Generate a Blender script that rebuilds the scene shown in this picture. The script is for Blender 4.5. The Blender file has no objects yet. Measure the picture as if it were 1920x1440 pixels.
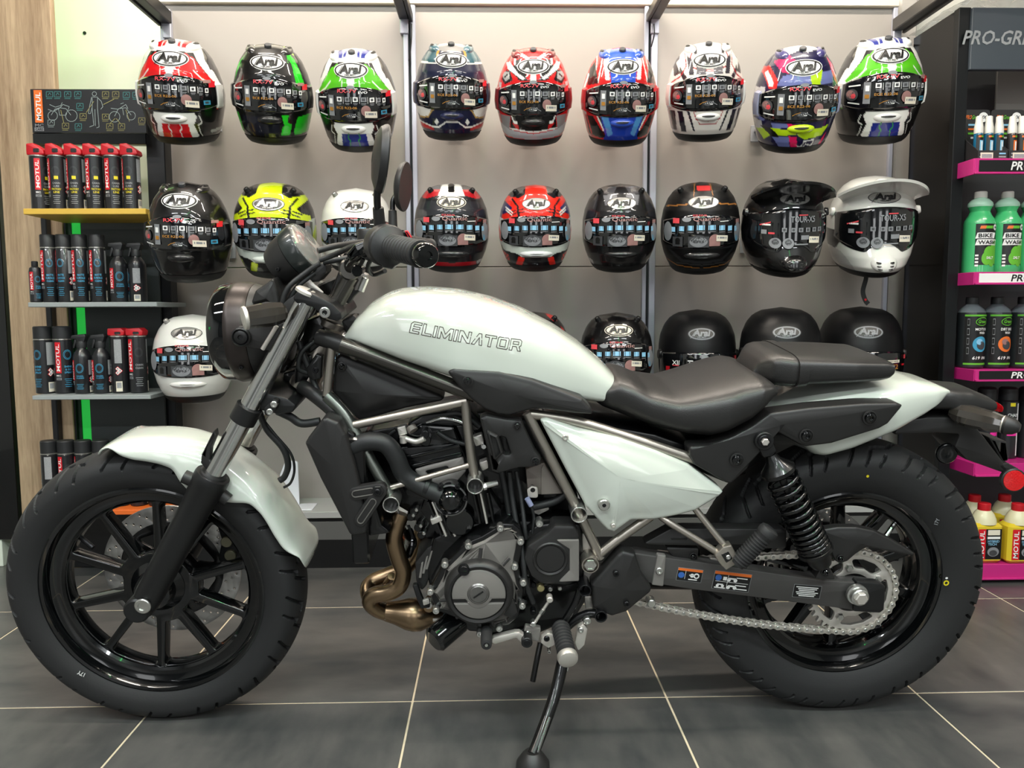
import bpy, bmesh, math, random
import numpy as np
from mathutils import Vector, Matrix, Euler
from mathutils.geometry import tessellate_polygon, delaunay_2d_cdt

random.seed(7)
PI = math.pi
scene = bpy.context.scene
COL = scene.collection

# ------------------------------------------------------------------ camera
FPX, PITCH, YAW, ROLL, CAM_H = 1466.0, 0.0905, 0.0246, -0.0043, 0.908
_cy, _sy, _cp, _sp = math.cos(YAW), math.sin(YAW), math.cos(PITCH), math.sin(PITCH)
_F = Vector((_sy*_cp, _cy*_cp, -_sp)); _R0 = Vector((_cy, -_sy, 0)); _U0 = _R0.cross(_F)
_c, _s = math.cos(ROLL), math.sin(ROLL)
_R = _R0*_c + _U0*_s; _U = -_R0*_s + _U0*_c
CAM = Vector((0, 0, CAM_H))
cam_data = bpy.data.cameras.new('camera'); cam = bpy.data.objects.new('camera', cam_data); COL.objects.link(cam)
cam_data.sensor_width = 36.0; cam_data.lens = FPX/1920*36.0; cam_data.clip_start = .05
cam.matrix_world = Matrix(((_R.x, _U.x, -_F.x, 0), (_R.y, _U.y, -_F.y, 0), (_R.z, _U.z, -_F.z, CAM_H), (0, 0, 0, 1)))
scene.camera = cam

# ------------------------------------------------------------------ world, lights, exposure
world = bpy.data.worlds.new('world'); scene.world = world; world.use_nodes = True
world.node_tree.nodes['Background'].inputs[0].default_value = (.8, .88, .92, 1)
world.node_tree.nodes['Background'].inputs[1].default_value = .06
scene.view_settings.view_transform = 'Standard'; scene.view_settings.look = 'None'
scene.view_settings.gamma = 1.0; scene.view_settings.use_curve_mapping = False
scene.view_settings.exposure = 0.52

def area_light(name, loc, size, power, color=(1, 1, 1), target=None, spread=None):
    d = bpy.data.lights.new(name, 'AREA'); d.shape = 'RECTANGLE'; d.size, d.size_y = size
    d.energy = power; d.color = color
    if spread: d.spread = spread
    o = bpy.data.objects.new(name, d); o.location = loc
    dr = (Vector(target)-Vector(loc)) if target else Vector((0, 0, -1))
    o.rotation_euler = dr.to_track_quat('-Z', 'Y').to_euler(); COL.objects.link(o); return o

WARM, COOL = (1.0, .92, .80), (.93, .98, 1.0)
for lx in (-1.7, -.45, .8, 2.05):
    area_light('ceiling_lamp', (lx, 1.05, 2.86), (.95, .07), 14, WARM)
for lx in (-1.9, -.2, 1.5):
    area_light('ceiling_lamp', (lx, -.1, 2.86), (1.1, .12), 26, COOL)
for lx in (-1.6, .1, 1.8):
    area_light('ceiling_lamp', (lx, -1.9, 2.86), (1.1, .16), 30, COOL)
for lx in (-.85, .05, .95):
    area_light('display_lamp', (lx, 2.42, 2.74), (.7, .05), 15.5, (1.0, .89, .77), (lx, 2.95, 1.2))
# added fill lights behind the photographer, they brighten the near side of the bike
for lx in (-1.75, .1, 1.95):
    area_light('front_fill_light', (lx, -2.9, 1.4), (.7, 1.7), 9, (.97, .99, 1.0), (lx*.6, 2, .9))
# green decorative tube that the shop has across the ceiling behind the photographer, and one beside the rack
area_light('green_tube_lamp', (.3, -.6, 2.80), (.05, 3.0), 7, (.05, 1.0, .18))
area_light('green_wash_lamp', (-1.78, 2.86, 2.45), (.12, .05), 4., (.15, 1.0, .12), (-1.55, 3.1, 1.75))

# ------------------------------------------------------------------ materials
def lin(c):
    if isinstance(c, str):
        c = c.lstrip('#'); c = [int(c[i:i+2], 16) for i in (0, 2, 4)]
    return tuple((x/255/12.92) if x <= 10 else ((x/255+.055)/1.055)**2.4 for x in c)
MATS = {}
def mat(name, col, rough=.5, metal=0., coat=0., spec=.5, bump=None, var=None, emit=None, trans=0., alpha=1., aniso=0.):
    if name in MATS: return MATS[name]
    m = bpy.data.materials.new(name); m.use_nodes = True; MATS[name] = m
    nt = m.node_tree; b = nt.nodes['Principled BSDF']; c = lin(col)
    b.inputs['Base Color'].default_value = (*c, 1); b.inputs['Roughness'].default_value = rough
    b.inputs['Metallic'].default_value = metal; b.inputs['Coat Weight'].default_value = coat
    b.inputs['Coat Roughness'].default_value = .03; b.inputs['Specular IOR Level'].default_value = spec
    if trans: b.inputs['Transmission Weight'].default_value = trans
    if alpha < 1: b.inputs['Alpha'].default_value = alpha
    if aniso: b.inputs['Anisotropic'].default_value = aniso
    if emit:
        b.inputs['Emission Color'].default_value = (*lin(emit[0]), 1); b.inputs['Emission Strength'].default_value = emit[1]
    if bump or var:
        tc = nt.nodes.new('ShaderNodeTexCoord')
        sc = bump or var
        n = nt.nodes.new('ShaderNodeTexNoise'); n.inputs['Scale'].default_value = sc[0]; n.inputs['Detail'].default_value = 4
        nt.links.new(tc.outputs['Object'], n.inputs['Vector'])
        if bump:
            bp = nt.nodes.new('ShaderNodeBump'); bp.inputs['Strength'].default_value = bump[1]; bp.inputs['Distance'].default_value = .002
            nt.links.new(n.outputs['Fac'], bp.inputs['Height']); nt.links.new(bp.outputs['Normal'], b.inputs['Normal'])
        if var:
            n2 = nt.nodes.new('ShaderNodeTexNoise'); n2.inputs['Scale'].default_value = var[0]; n2.inputs['Detail'].default_value = 5
            nt.links.new(tc.outputs['Object'], n2.inputs['Vector'])
            r = nt.nodes.new('ShaderNodeMapRange'); r.inputs[3].default_value = 1-var[1]; r.inputs[4].default_value = 1+var[1]
            nt.links.new(n2.outputs['Fac'], r.inputs[0])
            mx = nt.nodes.new('ShaderNodeVectorMath'); mx.operation = 'SCALE'; mx.inputs[0].default_value = c
            nt.links.new(r.outputs[0], mx.inputs['Scale']); nt.links.new(mx.outputs[0], b.inputs['Base Color'])
    return m

# ------------------------------------------------------------------ mesh building
class MB:
    """collects shapes and links them as ONE mesh object"""
    def __init__(s): s.v = []; s.f = []; s.m = []; s.mats = []
    def add(s, vf, m):
        v, f = vf; o = len(s.v)
        if m not in s.mats: s.mats.append(m)
        k = s.mats.index(m)
        s.v.extend(tuple(p) for p in v); s.f.extend(tuple(o+i for i in q) for q in f); s.m.extend([k]*len(f))
        return s
    def mesh(s, name, sharp=32):
        me = bpy.data.meshes.new(name); me.from_pydata(s.v, [], s.f); me.validate(); me.update()
        for m in s.mats: me.materials.append(m)
        if len(me.polygons) == len(s.m): me.polygons.foreach_set('material_index', s.m)
        me.polygons.foreach_set('use_smooth', [True]*len(me.polygons))
        bm = bmesh.new(); bm.from_mesh(me); bmesh.ops.recalc_face_normals(bm, faces=bm.faces[:]); bm.to_mesh(me); bm.free()
        me.set_sharp_from_angle(angle=math.radians(sharp)); return me
    def obj(s, name, parent=None, sharp=32, **kw): return link(name, s.mesh(name, sharp), parent, **kw)

def link(name, me, parent=None, loc=None, rot=None, label=None, cat=None, group=None, kind=None):
    o = bpy.data.objects.new(name, me); COL.objects.link(o)
    if parent is not None: o.parent = parent
    if loc is not None: o.location = loc
    if rot is not None: o.rotation_euler = rot
    return tag(o, label, cat, group, kind)
def tag(o, label=None, cat=None, group=None, kind=None):
    for k, v in (('label', label), ('category', cat), ('group', group), ('kind', kind)):
        if v: o[k] = v
    return o
def thing(name, label, cat, loc=(0, 0, 0), rot=(0, 0, 0), group=None):
    return link(name, None, None, loc, rot, label, cat, group)
def part(name, vf, m, parent, sharp=32, **kw): return MB().add(vf, m).obj(name, parent, sharp, **kw)

def join(*vfs):
    V = []; F = []
    for v, f in vfs:
        o = len(V); V.extend(v); F.extend(tuple(o+i for i in q) for q in f)
    return V, F
def xf(vf, M): return [M @ Vector(p) for p in vf[0]], vf[1]

def box(c, s, r=0.):
    """box with chamfered vertical and horizontal edges (r = chamfer)"""
    x, y, z = (a/2 for a in s); cx, cy, cz = c
    if r <= 0:
        v = [(cx+i*x, cy+j*y, cz+k*z) for i in (-1, 1) for j in (-1, 1) for k in (-1, 1)]
        return v, [(0, 1, 3, 2), (4, 6, 7, 5), (0, 4, 5, 1), (2, 3, 7, 6), (0, 2, 6, 4), (1, 5, 7, 3)]
    r = min(r, x*.9, y*.9, z*.9)
    ring = lambda a, b, zz: [(cx+i, cy+j, cz+zz) for i, j in ((-x+a, -y+b), (x-a, -y+b), (x-b, -y+a), (x-b, y-a), (x-a, y-b), (-x+a, y-b), (-x+b, y-a), (-x+b, -y+a))]
    v = ring(r*1.6, r, -z)+ring(r, 0, -z+r)+ring(r, 0, z-r)+ring(r*1.6, r, z)
    f = [tuple(range(7, -1, -1)), tuple(range(24, 32))]
    for k in range(3):
        for i in range(8): f.append((k*8+i, k*8+(i+1) % 8, (k+1)*8+(i+1) % 8, (k+1)*8+i))
    return v, f

def basis(d):
    d = Vector(d).normalized(); a = Vector((0, 0, 1)) if abs(d.z) < .9 else Vector((1, 0, 0))
    x = a.cross(d).normalized(); return x, d.cross(x), d
def lathe(prof, p0=(0, 0, 0), axis=(0, 0, 1), n=24, cap=True):
    """prof: (radius, distance along axis)"""
    X, Y, D = basis(axis); p0 = Vector(p0); v = []; f = []
    for r, h in prof:
        for i in range(n):
            a = 2*PI*i/n; v.append(p0+D*h+(X*math.cos(a)+Y*math.sin(a))*max(r, 1e-5))
    for k in range(len(prof)-1):
        for i in range(n): j = (i+1) % n; f.append((k*n+i, k*n+j, (k+1)*n+j, (k+1)*n+i))
    if cap:
        if prof[0][0] > 1e-4: f.append(tuple(range(n-1, -1, -1)))
        if prof[-1][0] > 1e-4: f.append(tuple((len(prof)-1)*n+i for i in range(n)))
    return v, f
def cyl(p0, p1, r, r2=None, n=16, bev=0.):
    d = Vector(p1)-Vector(p0); L = d.length; r2 = r if r2 is None else r2
    pr = [(r-bev, 0), (r, bev), (r2, L-bev), (r2-bev, L)] if bev else [(r, 0), (r2, L)]
    return lathe(pr, p0, d, n)
def pipe(p0, p1, ro, ri, n=24):
    d = Vector(p1)-Vector(p0); L = d.length; b = min(.1*(ro-ri), .001)
    return lathe([(ri, 0), (ro, 0), (ro, L-b), (ro-b, L), (ri+b, L), (ri, L-b), (ri, 0)], p0, d, n, cap=False)
def catmull(pts, n=6, closed=False):
    P = [Vector(p) for p in pts]; N = len(P)
    if N < 3: return P
    out = []
    for i in range(N if closed else N-1):
        g = (lambda k: P[k % N]) if closed else (lambda k: P[min(max(k, 0), N-1)])
        a, b, c, d = g(i-1), g(i), g(i+1), g(i+2)
        for j in range(n):
            t = j/n; out.append(.5*((2*b)+(c-a)*t+(2*a-5*b+4*c-d)*t*t+(3*b-a-3*c+d)*t**3))
    if not closed: out.append(P[-1])
    return out
def tube(pts, r, n=12, sm=6, closed=False, flat=1.):
    P = catmull(pts, sm, closed) if sm > 1 else [Vector(p) for p in pts]
    N = len(P); rr = r if callable(r) else (lambda t: r)
    v = []; f = []; T = []
    for i in range(N):
        a = P[(i-1) % N] if closed else P[max(i-1, 0)]; b = P[(i+1) % N] if closed else P[min(i+1, N-1)]
        T.append((b-a).normalized())
    x = basis(T[0])[0]
    for i in range(N):
        x = (x-T[i]*x.dot(T[i])).normalized(); y = T[i].cross(x); R = rr(i/max(N-1, 1))
        for k in range(n):
            a = 2*PI*k/n; v.append(P[i]+x*(R*math.cos(a))+y*(R*flat*math.sin(a)))
    for i in range(N if closed else N-1):
        for k in range(n):
            j = (k+1) % n; i2 = (i+1) % N; f.append((i*n+k, i*n+j, i2*n+j, i2*n+k))
    if not closed: f += [tuple(range(n-1, -1, -1)), tuple((N-1)*n+k for k in range(n))]
    return v, f

def fillet(pts, r, n=4):
    """round the corners of a closed 2D outline"""
    P = [Vector((p[0], p[1])) for p in pts]; rs = [p[2] if len(p) > 2 else r for p in pts]; out = []; N = len(P)
    for i in range(N):
        a, b, c = P[i-1], P[i], P[(i+1) % N]; u, w = a-b, c-b; lu, lw = u.length, w.length
        if rs[i] <= 0 or lu < 1e-9 or lw < 1e-9: out.append(b); continue
        u /= lu; w /= lw; ang = u.angle(w, PI)
        if ang > 3.05: out.append(b); continue
        d = min(rs[i]/math.tan(ang/2), lu*.48, lw*.48); p, q = b+u*d, b+w*d
        for k in range(n+1):
            t = k/n; out.append(p*(1-t)**2+b*2*t*(1-t)+q*t*t)
    return out
def area2(P): return sum(P[i-1][0]*P[i][1]-P[i][0]*P[i-1][1] for i in range(len(P)))/2
def inset(P, d):
    """inset of a counter-clockwise loop (d>0 shrinks)"""
    N = len(P); out = []
    for i in range(N):
        a, b, c = P[i-1], P[i], P[(i+1) % N]
        e1 = (b-a); e2 = (c-b)
        if e1.length < 1e-9 or e2.length < 1e-9: out.append(b.copy()); continue
        n1 = Vector((-e1.y, e1.x)).normalized(); n2 = Vector((-e2.y, e2.x)).normalized()
        m = n1+n2
        if m.length < .2: out.append(b+n1*d); continue
        m.normalize(); out.append(b+m*(d/max(m.dot(n1), .45)))
    return out
def plate(loops, v0, v1, bev=.002, back=True, dome=None):
    """extruded outline in the (x,z) plane, from y=-v0 to y=-v1 (v1 is the near, chamfered face); loops[0] outer, others holes"""
    L = []
    for i, lp in enumerate(loops):
        P = [Vector((p[0], p[1])) for p in lp]
        if area2(P) < 0: P.reverse()
        L.append(P)
    V = []; F = []; caps = []; backs = []
    for i, P in enumerate(L):
        d = bev if i == 0 else -bev
        Q = inset(P, d) if bev else P
        if bev: Q2 = inset(P, d*.32)
        o = len(V); N = len(P)
        rings = [(P, v0)] + ([(P, v1-bev*1.0), (Q2, v1-bev*.32), (Q, v1)] if bev else [(P, v1)])
        for R, vv in rings: V.extend((p.x, -vv, p.y) for p in R)
        for k in range(len(rings)-1):
            for a in range(N):
                b = (a+1) % N; q = (o+k*N+a, o+k*N+b, o+(k+1)*N+b, o+(k+1)*N+a); F.append(q if i == 0 else q[::-1])
        caps.append((Q, o+(len(rings)-1)*N)); backs.append((P, o))
    for which in ((caps, backs) if back else (caps,)):
        idx = [o+a for Q, o in which for a in range(len(Q))]
        want = sum(abs(area2(Q))*(1 if i == 0 else -1) for i, (Q, o) in enumerate(which)); best = None; allp = [p for Q, o in which for p in Q]
        for k in range(6 if len(which) < 2 else 1):      # the fill is retried slightly turned when it does not cover the right area
            ca, sa = math.cos(.37*k), math.sin(.37*k)
            tr = tessellate_polygon([[Vector((p.x*ca-p.y*sa, p.x*sa+p.y*ca, 0))*100 for p in Q] for Q, o in which])
            got = sum(abs((allp[b]-allp[a]).cross(allp[c]-allp[a]))/2 for a, b, c in tr); err = abs(got-want)/max(want, 1e-9)
            if best is None or err < best[0]: best = (err, tr)
            if err < .004: break
        if best[0] > .004 or len(which) > 1:
            vs = []; es = []
            for Q, o in which: k = len(vs); vs += [p*100 for p in Q]; es += [(k+a, k+(a+1) % len(Q)) for a in range(len(Q))]
            r = delaunay_2d_cdt([Vector((p.x, p.y)) for p in vs], es, [], 0, 1e-7); tr = []
            def ins(c): return sum(((p.y > c.y) != (q.y > c.y)) and (c.x < (q.x-p.x)*(c.y-p.y)/(q.y-p.y)+p.x) for Q, o in which for p, q in zip(Q, Q[1:]+Q[:1])) % 2
            og = [x[0] if x else 0 for x in r[3]]
            for f in r[2]:
                c = sum((r[0][i] for i in f), Vector((0, 0)))/len(f)/100
                if ins(c): tr.append(tuple(og[i] for i in f))
            best = (0, tr)
        F.extend(tuple(idx[a] for a in t) for t in best[1])
    return V, F
def pillow(loop, v0, v1, bulge, rnd=.006, rings=6, c=None):
    """closed outline inflated towards the camera: flat side wall v0..v1, rounded edge, dome"""
    P = [Vector((p[0], p[1])) for p in loop]
    if area2(P) < 0: P.reverse()
    c = Vector(c) if c else sum(P, Vector((0, 0)))/len(P); N = len(P); V = []; F = []
    S = [(1, v0)]+[(1-(1-math.cos(a))*0, v1+0*a) for a in ()]
    R = [(P, v0)]
    for k in range(5):
        a = k/4*PI/2; R.append((inset(P, rnd*(1-math.cos(a))), v1-rnd+rnd*math.sin(a)))
    Q = R[-1][0]
    for k in range(1, rings):
        t = 1-k/rings; R.append(([c+(p-c)*t for p in Q], v1+bulge*(1-t*t)))
    H = np.array([[vv]*N for L, vv in R]); k0 = 6; h = np.vstack([H[k0-1:], np.full((1, N), v1+bulge)]); base = h[0].copy()
    for _ in range(160):     # membrane relaxation, so the dome carries no ridges
        h[1:-1] = (h[:-2]+h[2:]+np.roll(h[1:-1], 1, 1)+np.roll(h[1:-1], -1, 1))/4+bulge*.02; h[-1] = h[-2].mean()
    if bulge: h = base+(h-base)*(bulge/max(h[-1, 0]-base[0], 1e-6))
    H[k0-1:] = h[:-1]; vc = h[-1, 0]
    for (L, vv), hh in zip(R, H): V.extend((p.x, -q, p.y) for p, q in zip(L, hh))
    for k in range(len(R)-1):
        for a in range(N):
            b = (a+1) % N; F.append((k*N+a, k*N+b, (k+1)*N+b, (k+1)*N+a))
    V.append((c.x, -vc, c.y)); o = (len(R)-1)*N
    for a in range(N): F.append((o+a, o+(a+1) % N, len(V)-1))
    F.append(tuple(range(N-1, -1, -1)))
    return V, F

# ------------------------------------------------------------------ lettering, made into meshes once, before anything else exists
TEXTS = ['Arai', 'HELMET', 'RX-7V', 'EVO', 'ECE R22-06', 'Quantic', 'TOUR-X5', 'MOTUL', 'MC', 'CARE', 'PRO-GREEN', 'MX', 'BIKE', 'WASH', 'CHAIN', 'LUBE', 'CLEAN', 'MATTE', 'SURFACE', 'WHEEL', 'FACTORY', 'LINE', 'INSECT', 'REMOVER', 'SHINE', '& GO', 'SPRAY', 'MOTOR', 'DIRT BIKE', 'Green', '619', 'HYBRID', 'TECH', 'SALT', '17Y', 'SNOW', 'FOAM', 'XII', 'X2', 'PRO', '+', 'BRAKE', 'race ready']
TX = {}
def _texts():
    obs = []
    for t in TEXTS:
        cu = bpy.data.curves.new('lettering', 'FONT'); cu.body = t; cu.resolution_u = 2; cu.offset = .045 if t == 'Arai' else .018
        o = bpy.data.objects.new('lettering', cu); COL.objects.link(o); obs.append(o)
    dg = bpy.context.evaluated_depsgraph_get(); dg.update()
    for t, o in zip(TEXTS, obs):
        me = bpy.data.meshes.new_from_object(o.evaluated_get(dg))
        co = np.array([tuple(v.co)[:2] for v in me.vertices]); co -= co.min(0)
        s = co[:, 1].max()
        TX[t] = (co/s, [tuple(p.vertices) for p in me.polygons]); bpy.data.meshes.remove(me)
    for o in obs: cu = o.data; bpy.data.objects.remove(o); bpy.data.curves.remove(cu)
_texts()
def text(t, c, h, fn, w=None, shear=0., rot=0., flip=False):
    """text centred at c (2D), height h, mapped to 3D by fn(x, z)"""
    co, f = TX[t]; W = co[:, 0].max(); sx = (w/W) if w else h
    x = (co[:, 0]-W/2)*sx+(co[:, 1]-.5)*h*shear; z = (co[:, 1]-.5)*h
    cr, sr = math.cos(rot), math.sin(rot)
    return [fn(c[0]+a*cr-b*sr, c[1]+a*sr+b*cr) for a, b in zip(x, z)], f
def rect(c, w, h, fn, nx=4, nz=1, rot=0., shear=0.):
    cr, sr = math.cos(rot), math.sin(rot); v = []; f = []
    for j in range(nz+1):
        for i in range(nx+1):
            b = (j/nz-.5)*h; a = (i/nx-.5)*w+b*shear; v.append(fn(c[0]+a*cr-b*sr, c[1]+a*sr+b*cr))
    for j in range(nz):
        for i in range(nx): a = j*(nx+1)+i; f.append((a, a+1, a+nx+2, a+nx+1))
    return v, f
def disc(c, a, b, fn, n=28, k=3, rot=0.):
    cr, sr = math.cos(rot), math.sin(rot); v = [fn(*c)]; f = []
    for j in range(1, k+1):
        for i in range(n):
            t = 2*PI*i/n; x, z = a*j/k*math.cos(t), b*j/k*math.sin(t); v.append(fn(c[0]+x*cr-z*sr, c[1]+x*sr+z*cr))
    for i in range(n):
        f.append((0, 1+i, 1+(i+1) % n))
        for j in range(k-1): o = 1+j*n; f.append((o+i, o+n+i, o+n+(i+1) % n, o+(i+1) % n))
    return v, f

# ------------------------------------------------------------------ measuring: photograph pixel (1920x1440) -> point in the place
def pixel_ray(px, py): return _R*((px-960)/FPX)-_U*((py-720)/FPX)+_F
def on_depth(px, py, Y):
    d = pixel_ray(px, py); return CAM+d*(Y/d.y)
def on_floor(px, py):
    d = pixel_ray(px, py); return CAM+d*(CAM_H/-d.z)
# ================================================================== ROOM
M_white_wall = mat('white_plaster', (226, 224, 214), .8, bump=(6, .25), var=(3, .05))
M_ceiling = mat('ceiling_paint', (104, 104, 104), .9, var=(1, .03))
M_grout = mat('pale_grout', (205, 192, 165), .85, var=(30, .1))
M_panel = mat('grey_laminate', (155, 150, 144), .34, spec=.4, var=(1.5, .04))
M_rail = mat('pale_aluminium', (176, 178, 190), .35, metal=.35, var=(4, .05))
M_black = mat('black_powder_coat', (22, 24, 27), .45, var=(20, .15))
M_blackgloss = mat('black_gloss_board', (9, 10, 12), .12, coat=.5, var=(5, .1))
M_plinth = mat('plinth_black', (16, 16, 17), .35, var=(8, .1))
M_ledge = mat('ledge_grey', (168, 168, 166), .4, var=(4, .05))

def tile_material():
    m = bpy.data.materials.new('slate_tile'); m.use_nodes = True; nt = m.node_tree; b = nt.nodes['Principled BSDF']
    tc = nt.nodes.new('ShaderNodeTexCoord'); oi = nt.nodes.new('ShaderNodeObjectInfo')
    ad = nt.nodes.new('ShaderNodeVectorMath'); ad.operation = 'ADD'
    mu = nt.nodes.new('ShaderNodeMath'); mu.operation = 'MULTIPLY'; mu.inputs[1].default_value = 40
    nt.links.new(oi.outputs['Random'], mu.inputs[0]); nt.links.new(tc.outputs['Object'], ad.inputs[0]); nt.links.new(mu.outputs[0], ad.inputs[1])
    mp = nt.nodes.new('ShaderNodeMapping'); mp.inputs['Scale'].default_value = (1, 2.4, 1); nt.links.new(ad.outputs[0], mp.inputs[0])
    n = nt.nodes.new('ShaderNodeTexNoise'); n.inputs['Scale'].default_value = 3.2; n.inputs['Detail'].default_value = 8; n.inputs['Roughness'].default_value = .62
    nt.links.new(mp.outputs[0], n.inputs['Vector'])
    cr = nt.nodes.new('ShaderNodeValToRGB'); cr.color_ramp.elements[0].position = .3; cr.color_ramp.elements[1].position = .75
    cr.color_ramp.elements[0].color = (*lin((58, 60, 61)), 1); cr.color_ramp.elements[1].color = (*lin((97, 95, 92)), 1)
    nt.links.new(n.outputs['Fac'], cr.inputs[0]); nt.links.new(cr.outputs[0], b.inputs['Base Color'])
    n2 = nt.nodes.new('ShaderNodeTexNoise'); n2.inputs['Scale'].default_value = 60; n2.inputs['Detail'].default_value = 5
    nt.links.new(tc.outputs['Object'], n2.inputs['Vector'])
    r = nt.nodes.new('ShaderNodeMapRange'); r.inputs[3].default_value = .26; r.inputs[4].default_value = .42
    nt.links.new(n.outputs['Fac'], r.inputs[0]); nt.links.new(r.outputs[0], b.inputs['Roughness'])
    bp = nt.nodes.new('ShaderNodeBump'); bp.inputs['Strength'].default_value = .08; bp.inputs['Distance'].default_value = .002
    nt.links.new(n2.outputs['Fac'], bp.inputs['Height']); nt.links.new(bp.outputs[0], b.inputs['Normal'])
    return m
M_tile = tile_material()

def wood_material():
    m = bpy.data.materials.new('pale_oak'); m.use_nodes = True; nt = m.node_tree; b = nt.nodes['Principled BSDF']
    tc = nt.nodes.new('ShaderNodeTexCoord'); mp = nt.nodes.new('ShaderNodeMapping'); mp.inputs['Scale'].default_value = (9, 9, .55)
    nt.links.new(tc.outputs['Object'], mp.inputs[0])
    n = nt.nodes.new('ShaderNodeTexNoise'); n.inputs['Scale'].default_value = 3; n.inputs['Detail'].default_value = 6; n.inputs['Distortion'].default_value = .8
    nt.links.new(mp.outputs[0], n.inputs['Vector'])
    mp2 = nt.nodes.new('ShaderNodeMapping'); mp2.inputs['Scale'].default_value = (60, 60, 5); nt.links.new(tc.outputs['Object'], mp2.inputs[0])
    n2 = nt.nodes.new('ShaderNodeTexNoise'); n2.inputs['Scale'].default_value = 4; n2.inputs['Detail'].default_value = 3; nt.links.new(mp2.outputs[0], n2.inputs['Vector'])
    ma = nt.nodes.new('ShaderNodeMath'); ma.operation = 'MULTIPLY_ADD'; ma.inputs[1].default_value = .35; nt.links.new(n2.outputs['Fac'], ma.inputs[0]); nt.links.new(n.outputs['Fac'], ma.inputs[2])
    cr = nt.nodes.new('ShaderNodeValToRGB'); cr.color_ramp.elements[0].position = .42; cr.color_ramp.elements[1].position = .9
    cr.color_ramp.elements[0].color = (*lin((134, 110, 84)), 1); cr.color_ramp.elements[1].color = (*lin((196, 172, 140)), 1)
    nt.links.new(ma.outputs[0], cr.inputs[0]); nt.links.new(cr.outputs[0], b.inputs['Base Color']); b.inputs['Roughness'].default_value = .55
    return m
M_wood = wood_material()

T = .6; JX = -2.3225*T; JY = 2.949*T; G = .0045     # tile size, a joint crossing, joint width
X0, X1, Y0, Y1, ZC = -3.3, 3.4, -3.0, 3.12, 2.9
floor = MB().add(box(((X0+X1)/2, (Y0+Y1)/2, -.0263), (X1-X0+.4, Y1-Y0+.4, .05)), M_grout).obj('floor', kind='structure')
tile_me = MB().add(box((0, 0, -.004), (T-G, T-G, .008), .0012), M_tile).mesh('tile')
for i in range(-5, 12):
    for j in range(-9, 4):
        cx, cy = JX+(i-2+.5)*T, JY+(j+.5)*T
        if cx < X0-.25 or cx > X1+.25 or cy < Y0 or cy > Y1+.2 : continue
        link('tile', tile_me, floor, (cx, cy, 0), (0, 0, random.choice((0, PI/2, PI, -PI/2))))
W = .1
part('wall_back', box(((X0+X1)/2, Y1+W/2, ZC/2), (X1-X0+2*W, W, ZC)), M_white_wall, None, kind='structure')
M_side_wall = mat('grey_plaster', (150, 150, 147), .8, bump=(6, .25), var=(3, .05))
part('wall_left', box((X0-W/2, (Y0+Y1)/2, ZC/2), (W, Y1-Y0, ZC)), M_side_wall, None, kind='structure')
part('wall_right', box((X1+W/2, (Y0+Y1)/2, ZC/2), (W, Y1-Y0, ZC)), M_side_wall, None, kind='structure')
part('wall_front', box(((X0+X1)/2, Y0-W/2, ZC/2), (X1-X0+2*W, W, ZC)), mat('shop_front_wall', (72, 73, 75), .7, var=(1, .1)), None, kind='structure')
part('ceiling', box(((X0+X1)/2, (Y0+Y1)/2, ZC+W/2), (X1-X0+2*W, Y1-Y0+2*W, W)), M_ceiling, None, kind='structure')

# ---- helmet display wall: three laminate boards between aluminium rails, over a ledge and plinth
YW = 2.95
disp = thing('helmet_display_wall', 'grey laminate display wall of three boards that carries the rows of helmets', 'display wall', (0, YW, 0))
dz0 = on_depth(900, 960, YW).z; dz1 = on_depth(540, 9, YW).z
def xs(px, py=300): return on_depth(px, py, YW).x
pz = on_depth(1060, 500, YW).z
for a, b in ((319, 762), (781, 1207), (1228, 1665)):
    for z0, z1 in ((dz0, pz-.0015), (pz+.0015, dz1)):
        part('board', box(((xs(a)+xs(b))/2, .012, (z0+z1)/2), (xs(b)-xs(a), .018, z1-z0), .0012), M_panel, disp)
for a, b in ((313, 321), (760, 769), (774, 783), (1205, 1213), (1218, 1230), (1663, 1671)):
    part('rail', box(((xs(a)+xs(b))/2, .004, (dz0+dz1)/2), (xs(b)-xs(a), .03, dz1-dz0), .002), M_rail, disp)
for a, b in ((768, 775), (1212, 1219)):
    part('slot', box(((xs(a)+xs(b))/2, .02, (dz0+dz1)/2), (xs(b)-xs(a), .01, dz1-dz0)), M_black, disp)
part('top_trim', box(((xs(305)+xs(1672))/2, .01, dz1+.02), (xs(1672)-xs(305), .05, .04), .003), mat('cream_trim', (228, 218, 196), .6, var=(5, .04)), disp)
zl = on_depth(900, 957, 2.74).z; zg = on_depth(900, 1010, 2.745).z; zk = on_depth(900, 976, 2.745).z
LX0, LX1 = xs(345, 900), xs(1640, 900)
part('ledge', box(((LX0+LX1)/2, -.10, zl-.012), (LX1-LX0, .215, .024), .002), M_ledge, disp)
part('fascia', box(((LX0+LX1)/2, -.19, (zk+zg)/2), (LX1-LX0, .02, zk-zg), .001), mat('fascia_grey', (92, 92, 90), .5, var=(6, .06)), disp)
part('shadow_gap', box(((LX0+LX1)/2, -.185, (zl-.024+zk)/2), (LX1-LX0, .02, zl-.024-zk)), M_plinth, disp)
part('plinth', box(((LX0+LX1)/2, -.10, zg/2), (LX1-LX0, .2, zg), .001), M_plinth, disp)
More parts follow.
